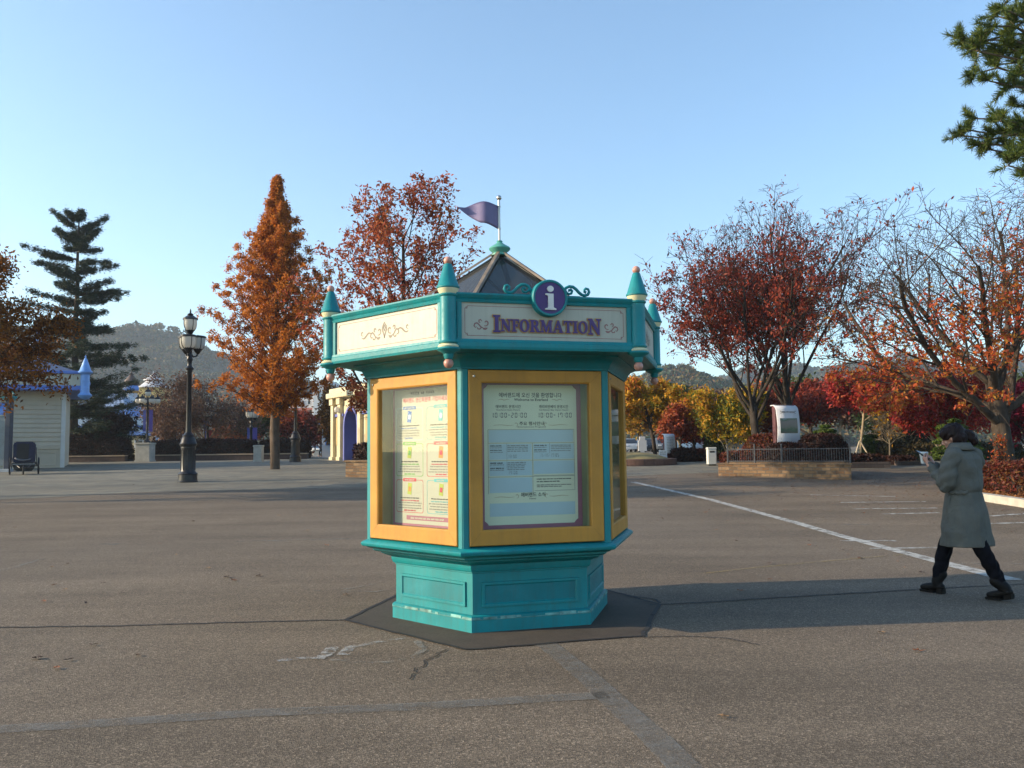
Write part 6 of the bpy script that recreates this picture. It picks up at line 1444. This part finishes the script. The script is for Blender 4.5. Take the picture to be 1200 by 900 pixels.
# ------------------------------------------------------------------ parked cars far off
def car(mat, nm='car'):
    t = thing('parked_car', 'x', 'car')
    L, W = 4.4, 1.78
    side = [(-2.2, .32), (-2.2, .62), (-2.12, .80), (-1.3, .90), (-.55, 1.40), (.95, 1.45), (1.70, 1.0), (2.12, .92), (2.2, .68), (2.2, .32)]
    bm = bmesh.new(); n = len(side); rows = []
    for y, f in ((-W / 2, 1), (-W / 2 - .0, 1), (W / 2, 1)):
        pass
    for y, tz in ((-.89, 0), (-.80, 1), (.80, 1), (.89, 0)):
        rows.append([bm.verts.new((x * (.985 if tz == 0 else 1), y * (1 if z < .95 else .84), z if tz else min(z, z * .985))) for x, z in side])
    for a, b_ in zip(rows, rows[1:]):
        for i in range(n): bm.faces.new((a[i], a[(i + 1) % n], b_[(i + 1) % n], b_[i]))
    bm.faces.new(rows[0][::-1]); bm.faces.new(rows[-1]); bmesh.ops.recalc_face_normals(bm, faces=bm.faces); fin('body', bm, mat, t, 'auto')
    bm = bmesh.new()
    for sg in (-1, 1):
        y = sg * .765; prism(bm, [(-1.05, .95), (-.52, 1.34), (.15, 1.36), (.15, .95)], y - .012, y + .012); prism(bm, [(.22, .95), (.22, 1.36), (.88, 1.36), (1.35, 1.0), (1.3, .95)], y - .012, y + .012)
    for x0, z0, x1, z1 in ((-1.28, .92, -.60, 1.37), (1.66, 1.03, 1.02, 1.42)):
        o = -.02 if x0 < 0 else .02
        vs = [bm.verts.new(p) for p in ((x0 + o, -.66, z0 + .03), (x0 + o, .66, z0 + .03), (x1 + o, .60, z1 + .02), (x1 + o, -.60, z1 + .02))]; bm.faces.new(vs)
    fin('window', bm, DGL, t)
    for x in (-1.38, 1.35):
        for y in (-.80, .80):
            bm = bmesh.new(); lathe(bm, [(.2, -.1), (.31, -.1), (.33, -.07), (.33, .07), (.31, .1), (.2, .1)], 18, M=Matrix.Translation((x, y, .33)) @ Matrix.Rotation(PI / 2, 4, 'X')); w_ = fin('wheel', bm, BK, t, 'auto')
            bm = bmesh.new(); lathe(bm, [(.01, -.105), (.2, -.104), (.2, .104), (.01, .105)], 14, M=Matrix.Translation((x, y, .33)) @ Matrix.Rotation(PI / 2, 4, 'X')); fin('rim', bm, METAL, w_)
    for y in (-.6, .6):
        bm = bmesh.new(); box(bm, -2.225, -2.17, y - .18, y + .18, .62, .76, bev=.02); fin('headlight', bm, WHB, t)
        bm = bmesh.new(); box(bm, 2.17, 2.215, y - .16, y + .16, .70, .84, bev=.02); fin('tail_light', bm, REDB, t)
    return t
CP = {k: paint('car_' + k, c_, .25, .05, 1, 0, 0) for k, c_ in dict(white=(.62, .62, .62), silver=(.36, .38, .40), black=(.012, .012, .014), grey=(.10, .11, .12), blue=(.04, .07, .16), red=(.22, .02, .02)).items()}
cars = [(738, 92, 'silver', 90), (748, 97, 'white', 80), (760, 95, 'black', 90), (767, 103, 'silver', 60), (776, 92, 'grey', 90), (786, 105, 'white', 45), (795, 93, 'white', 30), (806, 99, 'black', 90), (813, 95, 'silver', 90), (823, 98, 'white', 75), (832, 94, 'grey', 90), (742, 112, 'white', 20), (757, 116, 'white', 170), (774, 118, 'blue', 10), (800, 114, 'white', 0), (826, 118, 'silver', 180), (360, 96, 'white', 160), (352, 108, 'silver', 10)]
where = ['just beyond the kiosk edge', 'left of the white sign post', 'right of the white sign post', 'left of the golden maple trunk', 'behind the golden maple trunk', 'above the small curved board', 'right of the small curved board', 'left of the purple maple', 'under the purple maple', 'right of the purple maple', 'above the litter bin',
         'in the back row beside the kiosk', 'in the back row above the sign post', 'in the back row behind the maple trunk', 'in the back row under the red maple', 'in the back row above the bin', 'before the far hotel', 'farther back before the hotel']
first = {}
for (px, Y, k, a), wh in zip(cars, where):
    o = first[k] = car(CP[k]) if k not in first else copy_tree(first[k])
    o.location = gx(px, Y); o.rotation_euler = (0, 0, R_(a)); o['label'] = f'{k} parked car {wh}'; o['group'] = 'cars in the distant car park'
# ------------------------------------------------------------------ people
def capsule(bm, pts, rad, n=14, sq=None):
    """closed tapering limb through the joints, rounded ends; sq=(flatten factor, axis)"""
    P = [V(p) for p in pts]; d0 = (P[0] - P[1]).normalized(); d1 = (P[-1] - P[-2]).normalized(); Q, Rr = [], []
    for k in (.98, .8, .45): Q.append(P[0] + d0 * rad[0] * k); Rr.append(rad[0] * math.sqrt(1 - k * k))
    # smooth the joints with a short spline
    m = len(P)
    for i in range(m):
        Q.append(P[i]); Rr.append(rad[i])
        if i < m - 1:
            a, b, c, d = P[max(0, i - 1)], P[i], P[i + 1], P[min(m - 1, i + 2)]
            for t in (.25, .5, .75):
                Q.append(.5 * ((2 * b) + (c - a) * t + (2 * a - 5 * b + 4 * c - d) * t * t + (3 * b - a - 3 * c + d) * t ** 3)); Rr.append(rad[i] + (rad[i + 1] - rad[i]) * t)
    for k in (.45, .8, .98): Q.append(P[-1] + d1 * rad[-1] * k); Rr.append(rad[-1] * math.sqrt(1 - k * k))
    fr = frames(Q); rings = []
    for (p, t, u, w_), r in zip(fr, Rr):
        ring = []
        for k in range(n):
            o = (u * math.cos(2 * PI * k / n) + w_ * math.sin(2 * PI * k / n)) * r
            if sq: ax = V(sq[1]).normalized(); o -= ax * o.dot(ax) * (1 - sq[0])
            ring.append(bm.verts.new(p + o))
        rings.append(ring)
    for a, b in zip(rings, rings[1:]):
        for k in range(n): bm.faces.new((a[k], a[(k + 1) % n], b[(k + 1) % n], b[k]))
    bm.faces.new(rings[0][::-1]); bm.faces.new(rings[-1])
def ellip(bm, c, r, rot=None, nu=20, nv=14, f=None):
    g = []; M = rot or Matrix.Identity(3)
    for j in range(1, nv):
        a = -PI / 2 + PI * j / nv; row = []
        for i in range(nu):
            q = V((math.cos(a) * math.cos(2 * PI * i / nu), math.cos(a) * math.sin(2 * PI * i / nu), math.sin(a))); k = f(q) if f else 1
            row.append(bm.verts.new(V(c) + M @ V((q.x * r[0] * k, q.y * r[1] * k, q.z * r[2] * k))))
        g.append(row)
    for a, b in zip(g, g[1:]):
        for i in range(nu): bm.faces.new((a[i], a[(i + 1) % nu], b[(i + 1) % nu], b[i]))
    bm.faces.new(g[0][::-1]); bm.faces.new(g[-1])
def loft(bm, rings, n=36):
    """rings: list of functions angle -> point; closed ends"""
    R = [[bm.verts.new(f(2 * PI * k / n)) for k in range(n)] for f in rings]
    for a, b in zip(R, R[1:]):
        for k in range(n): bm.faces.new((a[k], a[(k + 1) % n], b[(k + 1) % n], b[k]))
    bm.faces.new(R[0][::-1]); bm.faces.new(R[-1])
def remesh(name, bm, vox, mats, parent, smooth_it=6, disp=None, fac=.5):
    """overlapping closed shapes become one continuous skin"""
    bmesh.ops.recalc_face_normals(bm, faces=bm.faces)
    me = bpy.data.meshes.new('tmp'); bm.to_mesh(me); bm.free(); o = bpy.data.objects.new('tmp', me); COL.objects.link(o)
    m = o.modifiers.new('r', 'REMESH'); m.mode = 'VOXEL'; m.voxel_size = vox; m.use_smooth_shade = True
    if smooth_it: s = o.modifiers.new('s', 'SMOOTH'); s.iterations = smooth_it; s.factor = fac
    dg = bpy.context.evaluated_depsgraph_get(); me2 = bpy.data.meshes.new_from_object(o.evaluated_get(dg)); me2.name = name
    bpy.data.objects.remove(o); bpy.data.meshes.remove(me)
    if disp:
        cs = [v.co.copy() for v in me2.vertices]; ns = [v.normal.copy() for v in me2.vertices]
        me2.vertices.foreach_set('co', [x for c_, n_ in zip(cs, ns) for x in disp(c_, n_)]); me2.update()
    return link(name, me2, mats, parent, True)
SKIN = paint('skin', (.50, .26, .18), .5, .06, 12, 0, .01, .35); HAIR = None
m, nt, N = newmat('hair'); c = coords(nt); mp = N('ShaderNodeMapping'); mp.inputs['Scale'].default_value = (60, 60, 6); lk(nt, c, mp.inputs['Vector'])
hn = noise(nt, mp.outputs[0], 1.6, 4, .6)
out(nt, bsdf(nt, ramp(nt, hn, [(.3, (.004, .002, .002)), (.7, (.022, .008, .007))]), .55, 0, bump(nt, hn, .9, .008), .2)); HAIR = m
m, nt, N = newmat('coat_cloth'); c = coords(nt); n1 = noise(nt, c, 4, 5, .6); n2 = noise(nt, c, 260, 2)
out(nt, bsdf(nt, mix(nt, .5, ramp(nt, n1, [(.3, (.098, .096, .083)), (.7, (.142, .138, .120))]), ramp(nt, n2, [(.3, .75), (.7, 1.1)]), 'MULTIPLY'), .85, 0, bump(nt, mix(nt, .25, ramp(nt, noise(nt, c, 7, 4, .55, 1.6), [(.25, 0.), (.75, 1.)]), n2), .55, .022), .15)); COAT = m
TROU = paint('black_trousers', (.006, .006, .009), .9, .2, 20, 0, .03, 0, .1); BOOT = paint('black_boot', (.007, .006, .006), .55, .25, 12, 0, .05, 0, .15)
def woman():
    pf, pr = gp(1095, 695), gp(1180, 705); o = (pf + pr) / 2; F = V((-.50, .866, 0)).normalized(); Lf = V((-F.y, F.x, 0))
    rz = math.atan2(F.y, F.x)        # local x forward, local y to her left, z up
    t = thing('person', 'woman in long grey coat and black boots walking left looking at a phone', 'person', V((o.x, o.y, 0)), rz)
    # hands: palm + five fingers each
    def hand(bm, wrist, fdir, pdir, curl=.8, side=1):
        """fdir: where fingers run; pdir: palm facing direction"""
        f = V(fdir).normalized(); p = V(pdir); p = (p - f * p.dot(f)).normalized(); s = f.cross(p).normalized() * side; w0 = V(wrist)
        capsule(bm, [w0 - f * .01, w0 + f * .035, w0 + f * .075], [.024, .030, .029], 12, (.55, p))
        for i, (off, ln) in enumerate(((.027, .068), (.009, .076), (-.009, .070), (-.026, .054))):
            q = w0 + f * .070 + s * off; pts = [q - f * .02, q]; d = f.copy()
            for k, seg in enumerate((.44, .32, .24)):
                a = curl * (.5, .9, .7)[k]; ax = s; d = (d * math.cos(a) + p * math.sin(a)).normalized(); q = q + d * ln * seg; pts.append(q)
            capsule(bm, pts, [.0095, .0095, .0085, .008, .007], 8)
        q = w0 + f * .022 + s * .026; d = (f * .75 + s * .62 + p * .35).normalized(); pts = [q - d * .012, q + d * .026]; d = (d + p * .4 - s * .35).normalized(); pts.append(pts[-1] + d * .026); d = (d + f * .2 - s * .2).normalized(); pts.append(pts[-1] + d * .02)
        capsule(bm, pts, [.012, .011, .0095, .008], 8)
    bm = bmesh.new()
    lhw, rhw = V((.245, .185, 1.315)), V((.285, .03, 1.30))
    hd = V((.085, .015, 1.565)); HR = Matrix.Rotation(R_(22), 3, 'Z') @ Matrix.Rotation(R_(20), 3, 'Y')   # head bowed and turned to her left
    capsule(bm, [(.02, .09, .80), (.0, .115, .90), (-.005, .0, 1.00), (0, 0, 1.20), (.0, 0, 1.38)], [.08, .09, .10, .11, .11], 18, (.8, (1, 0, 0)))
    capsule(bm, [(-.01, 0, 1.36), (.02, 0, 1.45), (.055, .008, 1.50)], [.070, .055, .054], 14)
    hl = [(-.01, .085, .88), (-.17, .04, .50), (-.315, -.04, .13)]; hr = [(.01, -.085, .88), (.23, -.03, .51), (.315, .04, .13)]
    for L_ in (hl, hr): capsule(bm, L_, [.095, .062, .046], 14)
    hp = lambda x, y, z: hd + HR @ V((x, y, z))
    ellip(bm, hp(-.012, 0, .02), (.098, .078, .102), HR); ellip(bm, hp(.018, 0, -.052), (.072, .060, .072), HR); capsule(bm, [hp(.03, 0, -.098), hp(.062, 0, -.098)], [.036, .026], 10)
    capsule(bm, [hp(.082, 0, .012), hp(.102, 0, -.020), hp(.098, 0, -.032)], [.010, .013, .012], 8)
    for sg in (-1, 1):
        ellip(bm, hp(-.008, sg * .076, -.012), (.020, .009, .030), HR); ellip(bm, hp(.078, sg * .030, .012), (.012, .016, .010), HR); ellip(bm, hp(.062, sg * .036, -.03), (.022, .022, .02), HR)
    ellip(bm, hp(.084, 0, -.058), (.012, .022, .006), HR); ellip(bm, hp(.083, 0, -.069), (.012, .018, .006), HR)
    sl, sR = V((-.01, .165, 1.385)), V((-.01, -.165, 1.385)); el, er = V((.03, .245, 1.085)), V((.06, -.235, 1.085))
    capsule(bm, [sl, el, lhw], [.050, .040, .026], 12); capsule(bm, [sR, er, rhw], [.050, .040, .026], 12)
    hand(bm, lhw, (.62, -.25, .45), (.25, -.75, .6), .75, -1); hand(bm, rhw, (.35, .25, .85), (.75, .35, -.1), .95, 1)
    remesh('body', bm, .0048, SKIN, t, 3, fac=.4)
    bm = bmesh.new()       # eyes
    for sg in (-1, 1): ellip(bm, hp(.084, sg * .030, .010), (.006, .012, .005), HR, 10, 8)
    fin('eyes', bm, paint('eye', (.03, .02, .015), .2), t, True)
    # hair: full bob gathered behind, ponytail to her right
    bm = bmesh.new()
    lump = lambda q: 1 + .035 * math.sin(7 * q.x + 5 * q.y) + .03 * math.sin(9 * q.z + 4 * q.y)
    ellip(bm, hp(-.030, 0, .045), (.110, .098, .100), HR, f=lump); ellip(bm, hp(-.062, .012, -.02), (.076, .090, .090), HR, f=lump); ellip(bm, hp(.022, .045, .055), (.072, .060, .068), HR); ellip(bm, hp(.022, -.045, .055), (.072, .060, .068), HR)
    capsule(bm, [hp(-.09, -.02, .01), hp(-.140, -.04, -.01), hp(-.160, -.055, -.06), hp(-.150, -.06, -.12)], [.045, .05, .047, .02], 14)
    for k in range(9): a = k * .7; capsule(bm, [hp(-.12 - .02 * math.cos(a), -.04 + .04 * math.sin(a), -.01), hp(-.160 + .025 * math.cos(a), -.055 + .038 * math.sin(a), -.08), hp(-.155 + .035 * math.cos(a), -.06 + .04 * math.sin(a), -.13)], [.02, .018, .006], 6)
    remesh('hair', bm, .007, HAIR, t, 2, lambda c, n: c + n * (.0028 * math.sin(c.y * 95 + 2.5 * math.sin(c.z * 38 + c.x * 30)) + .0022 * math.sin(c.x * 120 + 2 * math.sin(c.z * 45 + c.y * 40) + 60 * c.y)))
    # trousers and boots
    bm = bmesh.new(); 
    for L_ in (hl, hr):
        a, b, c = (V(p) for p in L_); capsule(bm, [a, a.lerp(b, .5), b, b.lerp(c, .5), c.lerp(b, .12)], [.112, .094, .074, .068, .056], 18)
    capsule(bm, [(0, 0, .86), (0, 0, .96)], [.12, .13], 18, (.75, (1, 0, 0)))
    remesh('trousers', bm, .008, TROU, t, 5, lambda c, n: c + n * .006 * math.sin(c.z * 55 + 9 * c.x + 4 * math.sin(c.y * 30)) * max(0, 1 - abs(c.z - .33) / .3))
    for (kx, ky), knee, lift in (((.315, .04), hr[1], 0.0), ((-.33, -.04), hl[1], .035)):
        bt = V((kx, ky, 0)); bm = bmesh.new(); f = V((1, -.04, 0)).normalized()
        top = bt + (V(knee) - bt).normalized() * .20
        if lift: th = R_(-14)
        else: th = 0
        q = lambda x, z: bt + V((x * math.cos(th) - z * math.sin(th) * 0, 0, max(.0, z - x * math.sin(th) * .0) + (lift * max(0, .06 - x) / .14 if lift else 0)))
        capsule(bm, [top, bt + V((-.005, 0, .13)), q(-.012, .085)], [.060, .054, .050], 16)
        capsule(bm, [q(-.035, .070), q(.05, .062), q(.115, .050), q(.150, .046)], [.045, .046, .042, .034], 14, (.92, (0, 0, 1)))
        b_ = remesh('boot', bm, .006, BOOT, t, 4)
        bm = bmesh.new()     # sole and block heel
        for x0, x1, w0, w1, z0, z1 in ((.02, .185, .040, .030, .0, .026), (-.075, -.005, .036, .038, .0, .055)):
            vs = [bm.verts.new(bt + V((x, sg * w_, z)) + V((0, 0, lift * max(0, .06 - x) / .14 if lift else 0))) for z in (z0, z1) for x, w_ in ((x0, w0), (x1, w1)) for sg in (-1, 1)]
            for fc in ((0, 2, 3, 1), (4, 5, 7, 6), (0, 1, 5, 4), (2, 6, 7, 3), (0, 4, 6, 2), (1, 3, 7, 5)): bm.faces.new([vs[i] for i in fc])
        bmesh.ops.bevel(bm, geom=bm.edges[:], offset=.006, segments=2, affect='EDGES'); fin('sole', bm, BOOT, b_)
    # coat
    bm = bmesh.new()
    def ring(cx, cy, z, rx, ry, fold=0, ph=0, tilt=0):
        return lambda a: V((cx + (rx + fold * math.sin(7 * a + ph) * .7) * math.cos(a), cy + (ry + fold * math.sin(9 * a + ph)) * math.sin(a), z + tilt * math.cos(a)))
    loft(bm, [ring(-.005, .005, .505, .225, .275, .014, .5), ring(-.005, .005, .56, .222, .270, .014, .6), ring(0, .003, .70, .205, .250, .012, 1.), ring(0, 0, .84, .190, .228, .008, 1.6), ring(0, 0, .95, .165, .205, .004, 2), ring(0, 0, 1.04, .150, .190, .003, 2.4),
              ring(-.005, 0, 1.16, .155, .200, .002), ring(-.012, 0, 1.28, .150, .205), ring(-.012, 0, 1.36, .132, .200), ring(-.002, 0, 1.415, .105, .160), ring(.012, 0, 1.45, .078, .095), ring(.02, 0, 1.475, .070, .078)])
    capsule(bm, [sl + V((0, -.03, .005)), sl, sl.lerp(el, .5) + V((0, .012, 0)), el, el.lerp(lhw, .55), lhw - (lhw - el).normalized() * .03], [.078, .084, .076, .072, .058, .048], 18)
    capsule(bm, [sR + V((0, .03, .005)), sR, sR.lerp(er, .5) + V((0, -.012, 0)), er, er.lerp(rhw, .55), rhw - (rhw - er).normalized() * .03], [.078, .084, .076, .072, .058, .048], 18)
    rr = random.Random(3); fo = [(rr.uniform(.6, 1.35), rr.uniform(-16, 16), rr.uniform(-22, 22), rr.uniform(-26, 26), rr.uniform(0, 6)) for _ in range(9)]
    def wr(c, n):
        s_ = 0
        for z0, kz, kx, ky, ph in fo: s_ += math.exp(-((c.z - z0) / .12) ** 2) * math.sin(kz * 1.6 * c.z + kx * c.x + ky * c.y + ph)
        pinch = -.007 * math.exp(-((c.z - 1.03) / .018) ** 2) if math.hypot(c.x, c.y) < .23 else 0
        seam = -.006 * math.exp(-(c.y / .006) ** 2) if c.x < -.05 and c.z < 1.4 else 0
        arm = .006 * math.sin(60 * (c.z + c.x * .6)) * (1 if abs(c.y) > .19 and c.z > 1.0 else 0)
        k = min(1, max(0, (c.z - .53) / .12)); return c + n * (.0085 * s_ * k + pinch + seam + arm)
    remesh('coat', bm, .0075, COAT, t, 4, wr)
    bm = bmesh.new()       # collar, back half belt with its loose end
    cr_ = []
    for k in range(25):
        a = R_(45) + R_(270) * k / 24; u_ = V((math.cos(a), math.sin(a), 0)); q = V((.015, 0, 0))
        cr_.append([bm.verts.new(q + V((u_.x * r1, u_.y * r2, z))) for r1, r2, z in ((.074, .080, 1.462), (.082, .086, 1.505), (.090, .094, 1.512), (.118, .130, 1.455), (.110, .125, 1.448))])
    for a, b in zip(cr_, cr_[1:]):
        for i in range(4): bm.faces.new((a[i], b[i], b[i + 1], a[i + 1]))
    co = fin('collar', bm, COAT, t, True); so = co.modifiers.new('thick', 'SOLIDIFY'); so.thickness = .008
    bm = bmesh.new(); bl = []
    for k in range(31):
        a = R_(78) + R_(62) * k / 30; bl.append((math.cos(a) * .156, math.sin(a) * .196, 1.03 + .006 * math.sin(k * .7)))
    fr = [[bm.verts.new(V(p) + V((0, 0, dz))) for dz in (-.019, .019)] for p in bl]
    for a, b in zip(fr, fr[1:]): bm.faces.new((a[0], b[0], b[1], a[1]))
    p_ = V(bl[0]); w_ = [[bm.verts.new(p_ + V((dx, .012 + .006 * j, -.03 - .055 * j))) for dx in (-.018, .018)] for j in range(4)]
    for a, b in zip(w_, w_[1:]): bm.faces.new((a[0], a[1], b[1], b[0]))
    be = fin('belt', bm, COAT, t, True); so = be.modifiers.new('thick', 'SOLIDIFY'); so.thickness = .007; so.offset = 0
    # what she holds
    Mw = Matrix.Translation(V((o.x, o.y, 0))) @ Matrix.Rotation(rz, 4, 'Z')
    d = V((.62, -.25, .45)).normalized(); pc = lhw + d * .105 + V((.02, -.03, .028)); ph = thing('smartphone', 'dark smartphone held in the left hand of the woman', 'phone', Mw @ pc, rz)
    up_ = V((.80, -.10, .50)).normalized(); nn = V((-.5, -.1, .85)); nn = (nn - up_ * nn.dot(up_)).normalized(); sx_ = up_.cross(nn); RM = Matrix((sx_, up_, nn)).transposed().to_4x4()
    bm = bmesh.new(); box(bm, -.036, .036, -.072, .072, -.004, .004, RM, .003); fin('case', bm, BK, ph); bm = bmesh.new(); rect(bm, -.033, .033, -.067, .067, 0, RM @ Matrix.Translation((0, 0, .0046)) @ Matrix.Rotation(R_(-90), 4, 'X')); fin('screen', bm, DGL, ph)
    cc_ = rhw + V((.075, .055, .02)); cu = thing('paper_cup', 'white paper cup held beside the phone by the woman', 'cup', Mw @ cc_, rz)
    bm = bmesh.new(); lathe(bm, [(.029, -.01), (.041, .095)], 24); fin('cup', bm, paint('cup_white', (.75, .74, .70), .5), cu, 'auto'); bm = bmesh.new(); lathe(bm, [(.043, .0952), (.044, .101), (.040, .104), (.038, .110), (.005, .110)], 24); fin('lid', bm, paint('cup_lid', (.70, .70, .68), .35), cu, 'auto')
woman()
def small_person(label, loc, rz, top, bottom, hair, walk=.22, group='people far off on the plaza'):
    t = thing('person', label, 'person', loc, rz, group); bm = bmesh.new()
    hl = [(0, .08, .90), (-walk * .5, .08, .48), (-walk, .07, .07)]; hr = [(0, -.08, .90), (walk * .65, -.08, .50), (walk, -.07, .07)]
    for L_ in (hl, hr): capsule(bm, L_, [.09, .06, .045], 10); capsule(bm, [V(L_[2]) + V((-.03, 0, -.02)), V(L_[2]) + V((.12, 0, -.03))], [.045, .035], 8)
    capsule(bm, [(0, 0, .9), (0, 0, 1.15), (0, 0, 1.38)], [.13, .13, .12], 12, (.75, (1, 0, 0))); capsule(bm, [(0, 0, 1.38), (.03, 0, 1.52)], [.06, .055], 10); ellip(bm, (.04, 0, 1.60), (.10, .078, .115))
    capsule(bm, [(.13, 0, 1.59), (.145, 0, 1.575)], [.014, .014], 6)
    for sg in (-1, 1): capsule(bm, [(0, sg * .17, 1.38), (-.03, sg * .22, 1.10), (.10, sg * .20, .90)], [.05, .04, .03], 8); capsule(bm, [(.11, sg * .20, .87), (.14, sg * .19, .80)], [.035, .025], 8, (.5, (0, 1, 0)))
    remesh('body', bm, .014, SKIN, t, 2)
    bm = bmesh.new(); capsule(bm, [(0, 0, .78), (0, 0, 1.1), (0, 0, 1.38)], [.18, .165, .14], 14, (.75, (1, 0, 0)))
    for sg in (-1, 1): capsule(bm, [(0, sg * .15, 1.38), (-.03, sg * .225, 1.10), (.09, sg * .20, .92)], [.07, .06, .045], 10)
    remesh('jacket', bm, .014, top, t, 3)
    bm = bmesh.new()
    for L_ in (hl, hr): a, b, c_ = (V(p) for p in L_); capsule(bm, [a, b, c_ + V((0, 0, .03))], [.105, .075, .06], 10)
    remesh('trousers', bm, .014, bottom, t, 2); bm = bmesh.new(); ellip(bm, (.015, 0, 1.64), (.112, .095, .105)); ellip(bm, (-.03, 0, 1.58), (.075, .09, .10)); fin('hair', bm, hair, t, True)
small_person('far stroller in a white jacket beside the small square pillar', gx(380, 88), R_(200), WHB, TROU, HAIR)
small_person('far stroller in dark clothes left of the white jacketed one', gx(376, 92), R_(170), paint('dark_jacket', (.03, .03, .035), .8), TROU, HAIR)
small_person('far walker in dark clothes behind the pale stone pillar', gx(180, 66), R_(20), MATS['dark_jacket'], TROU, HAIR, .1)

# ------------------------------------------------------------------ fallen leaves
def leafshape(seed):
    r = random.Random(seed); bm = bmesh.new(); n = 10; ctr = bm.verts.new((0, 0, .008)); ring = []
    for k in range(n):
        a = 2 * PI * k / n; rad = (.055 if k % 2 == 0 else .034) * r.uniform(.8, 1.15) * (1.2 if k == 0 else 1); ring.append(bm.verts.new((rad * math.cos(a), rad * math.sin(a) * .8, r.uniform(.002, .022))))
    for k in range(n): bm.faces.new((ctr, ring[k], ring[(k + 1) % n]))
    me = bpy.data.meshes.new('fallen_leaf'); bm.to_mesh(me); bm.free(); return me
LF = [paint('dead_leaf_' + n_, c_, .8, .3, 20) for n_, c_ in (('brown', (.085, .038, .020)), ('dark', (.045, .022, .016)), ('rust', (.20, .065, .022)), ('tan', (.26, .15, .07)))]
LMS = []
for k in range(8): me = leafshape(k); me.materials.append(LF[k % 4]); LMS.append(me)
rr = random.Random(17)
near = [(80, 773), (70, 785), (163, 766), (98, 707), (48, 706), (120, 682), (64, 667), (62, 686), (143, 694), (78, 660), (76, 694), (268, 679), (275, 682), (304, 678), (242, 669), (210, 651), (185, 637), (385, 641), (360, 622), (402, 700), (110, 758), (40, 772), (898, 659), (866, 634), (985, 645), (950, 642), (1010, 654), (1080, 670), (870, 693), (845, 844), (940, 596), (905, 680), (1035, 740), (1072, 764), (15, 620), (330, 605), (225, 612), (150, 600)]
NAMES = ['curled brown dead leaf lying on the asphalt', 'dark brown dead leaf lying on the asphalt', 'rust orange dead leaf lying on the asphalt', 'tan dead leaf lying on the asphalt']
for k, (x, y) in enumerate(near):
    p = gp(x + rr.uniform(-4, 4), y + rr.uniform(-3, 3)); j = rr.randrange(8); o = bpy.data.objects.new('fallen_leaf', LMS[j]); COL.objects.link(o); s_ = rr.uniform(.6, 1.0)
    o.location = (p.x, p.y, p.z + .008); o.rotation_euler = (rr.uniform(-.15, .15), rr.uniform(-.15, .15), rr.uniform(0, 6.3)); o.scale = (s_, s_ * rr.uniform(.5, 1), s_); props(o, NAMES[j % 4], 'leaf', 'single dead leaves on the near asphalt')
rng = np.random.default_rng(9); n = 3600
c1 = np.stack([rng.normal(11.5, 4.2, n), rng.normal(23, 5, n)], 1); c2 = np.stack([rng.uniform(-14, 14, 240), rng.uniform(9.5, 34, 240)], 1); c3 = np.stack([rng.uniform(7, 14, 1400), rng.normal(29, 2, 1400)], 1)
c_ = np.concatenate([c1, c2, c3]); c_ = c_[(c_[:, 1] > 10.5)]
C = np.stack([c_[:, 0], c_[:, 1], np.array([gz(y) for y in c_[:, 1]]) + .018], 1)
props(leaf_quads('leaf_litter', C, .034, rng, leafmat('leaf_litter_mat', [(.06, .028, .016), (.10, .040, .02), (.16, .055, .022), (.20, .10, .05)], 3, .1, .8), flat_=.22), kind='stuff')
# leaves heaped under the red hedge
n = 2500; C = []
for _ in range(n):
    s_ = rng.random(); k = rng.integers(0, 3); p = P_bed[k].lerp(P_bed[k + 1], s_) if 'P_bed' in globals() else None
    if p is None: break
    C.append((p.x + abs(rng.normal(0, .5)) * .45 + .25, p.y + abs(rng.normal(0, .5)) * .9 + .2, gz(p.y) + .10 + abs(rng.normal(0, .03))))
if C: props(leaf_quads('leaf_litter', np.array(C), .045, rng, leafmat('leaf_heap', [(.14, .05, .02), (.28, .11, .03), (.36, .18, .06), (.2, .07, .02)], 3, .2, .8), flat_=.5), kind='stuff')

# ------------------------------------------------------------------ hazy autumn air
if HAZE:
    bm = bmesh.new(); box(bm, -2000, 2000, -90, 1350, -1.5, 250); hz_ = bpy.data.objects.new('haze', bpy.data.meshes.new('haze')); bm.to_mesh(hz_.data); bm.free(); COL.objects.link(hz_)
    m, nt, N = newmat('haze'); pv_ = N('ShaderNodeVolumePrincipled'); pv_.inputs['Density'].default_value = HAZE; pv_.inputs['Color'].default_value = (.78, .89, 1, 1); pv_.inputs['Anisotropy'].default_value = .35
    o_ = N('ShaderNodeOutputMaterial'); lk(nt, pv_.outputs[0], o_.inputs['Volume']); hz_.data.materials.append(m); props(hz_, kind='stuff')
    SC.cycles.volume_step_rate = 10; SC.cycles.volume_max_steps = 64
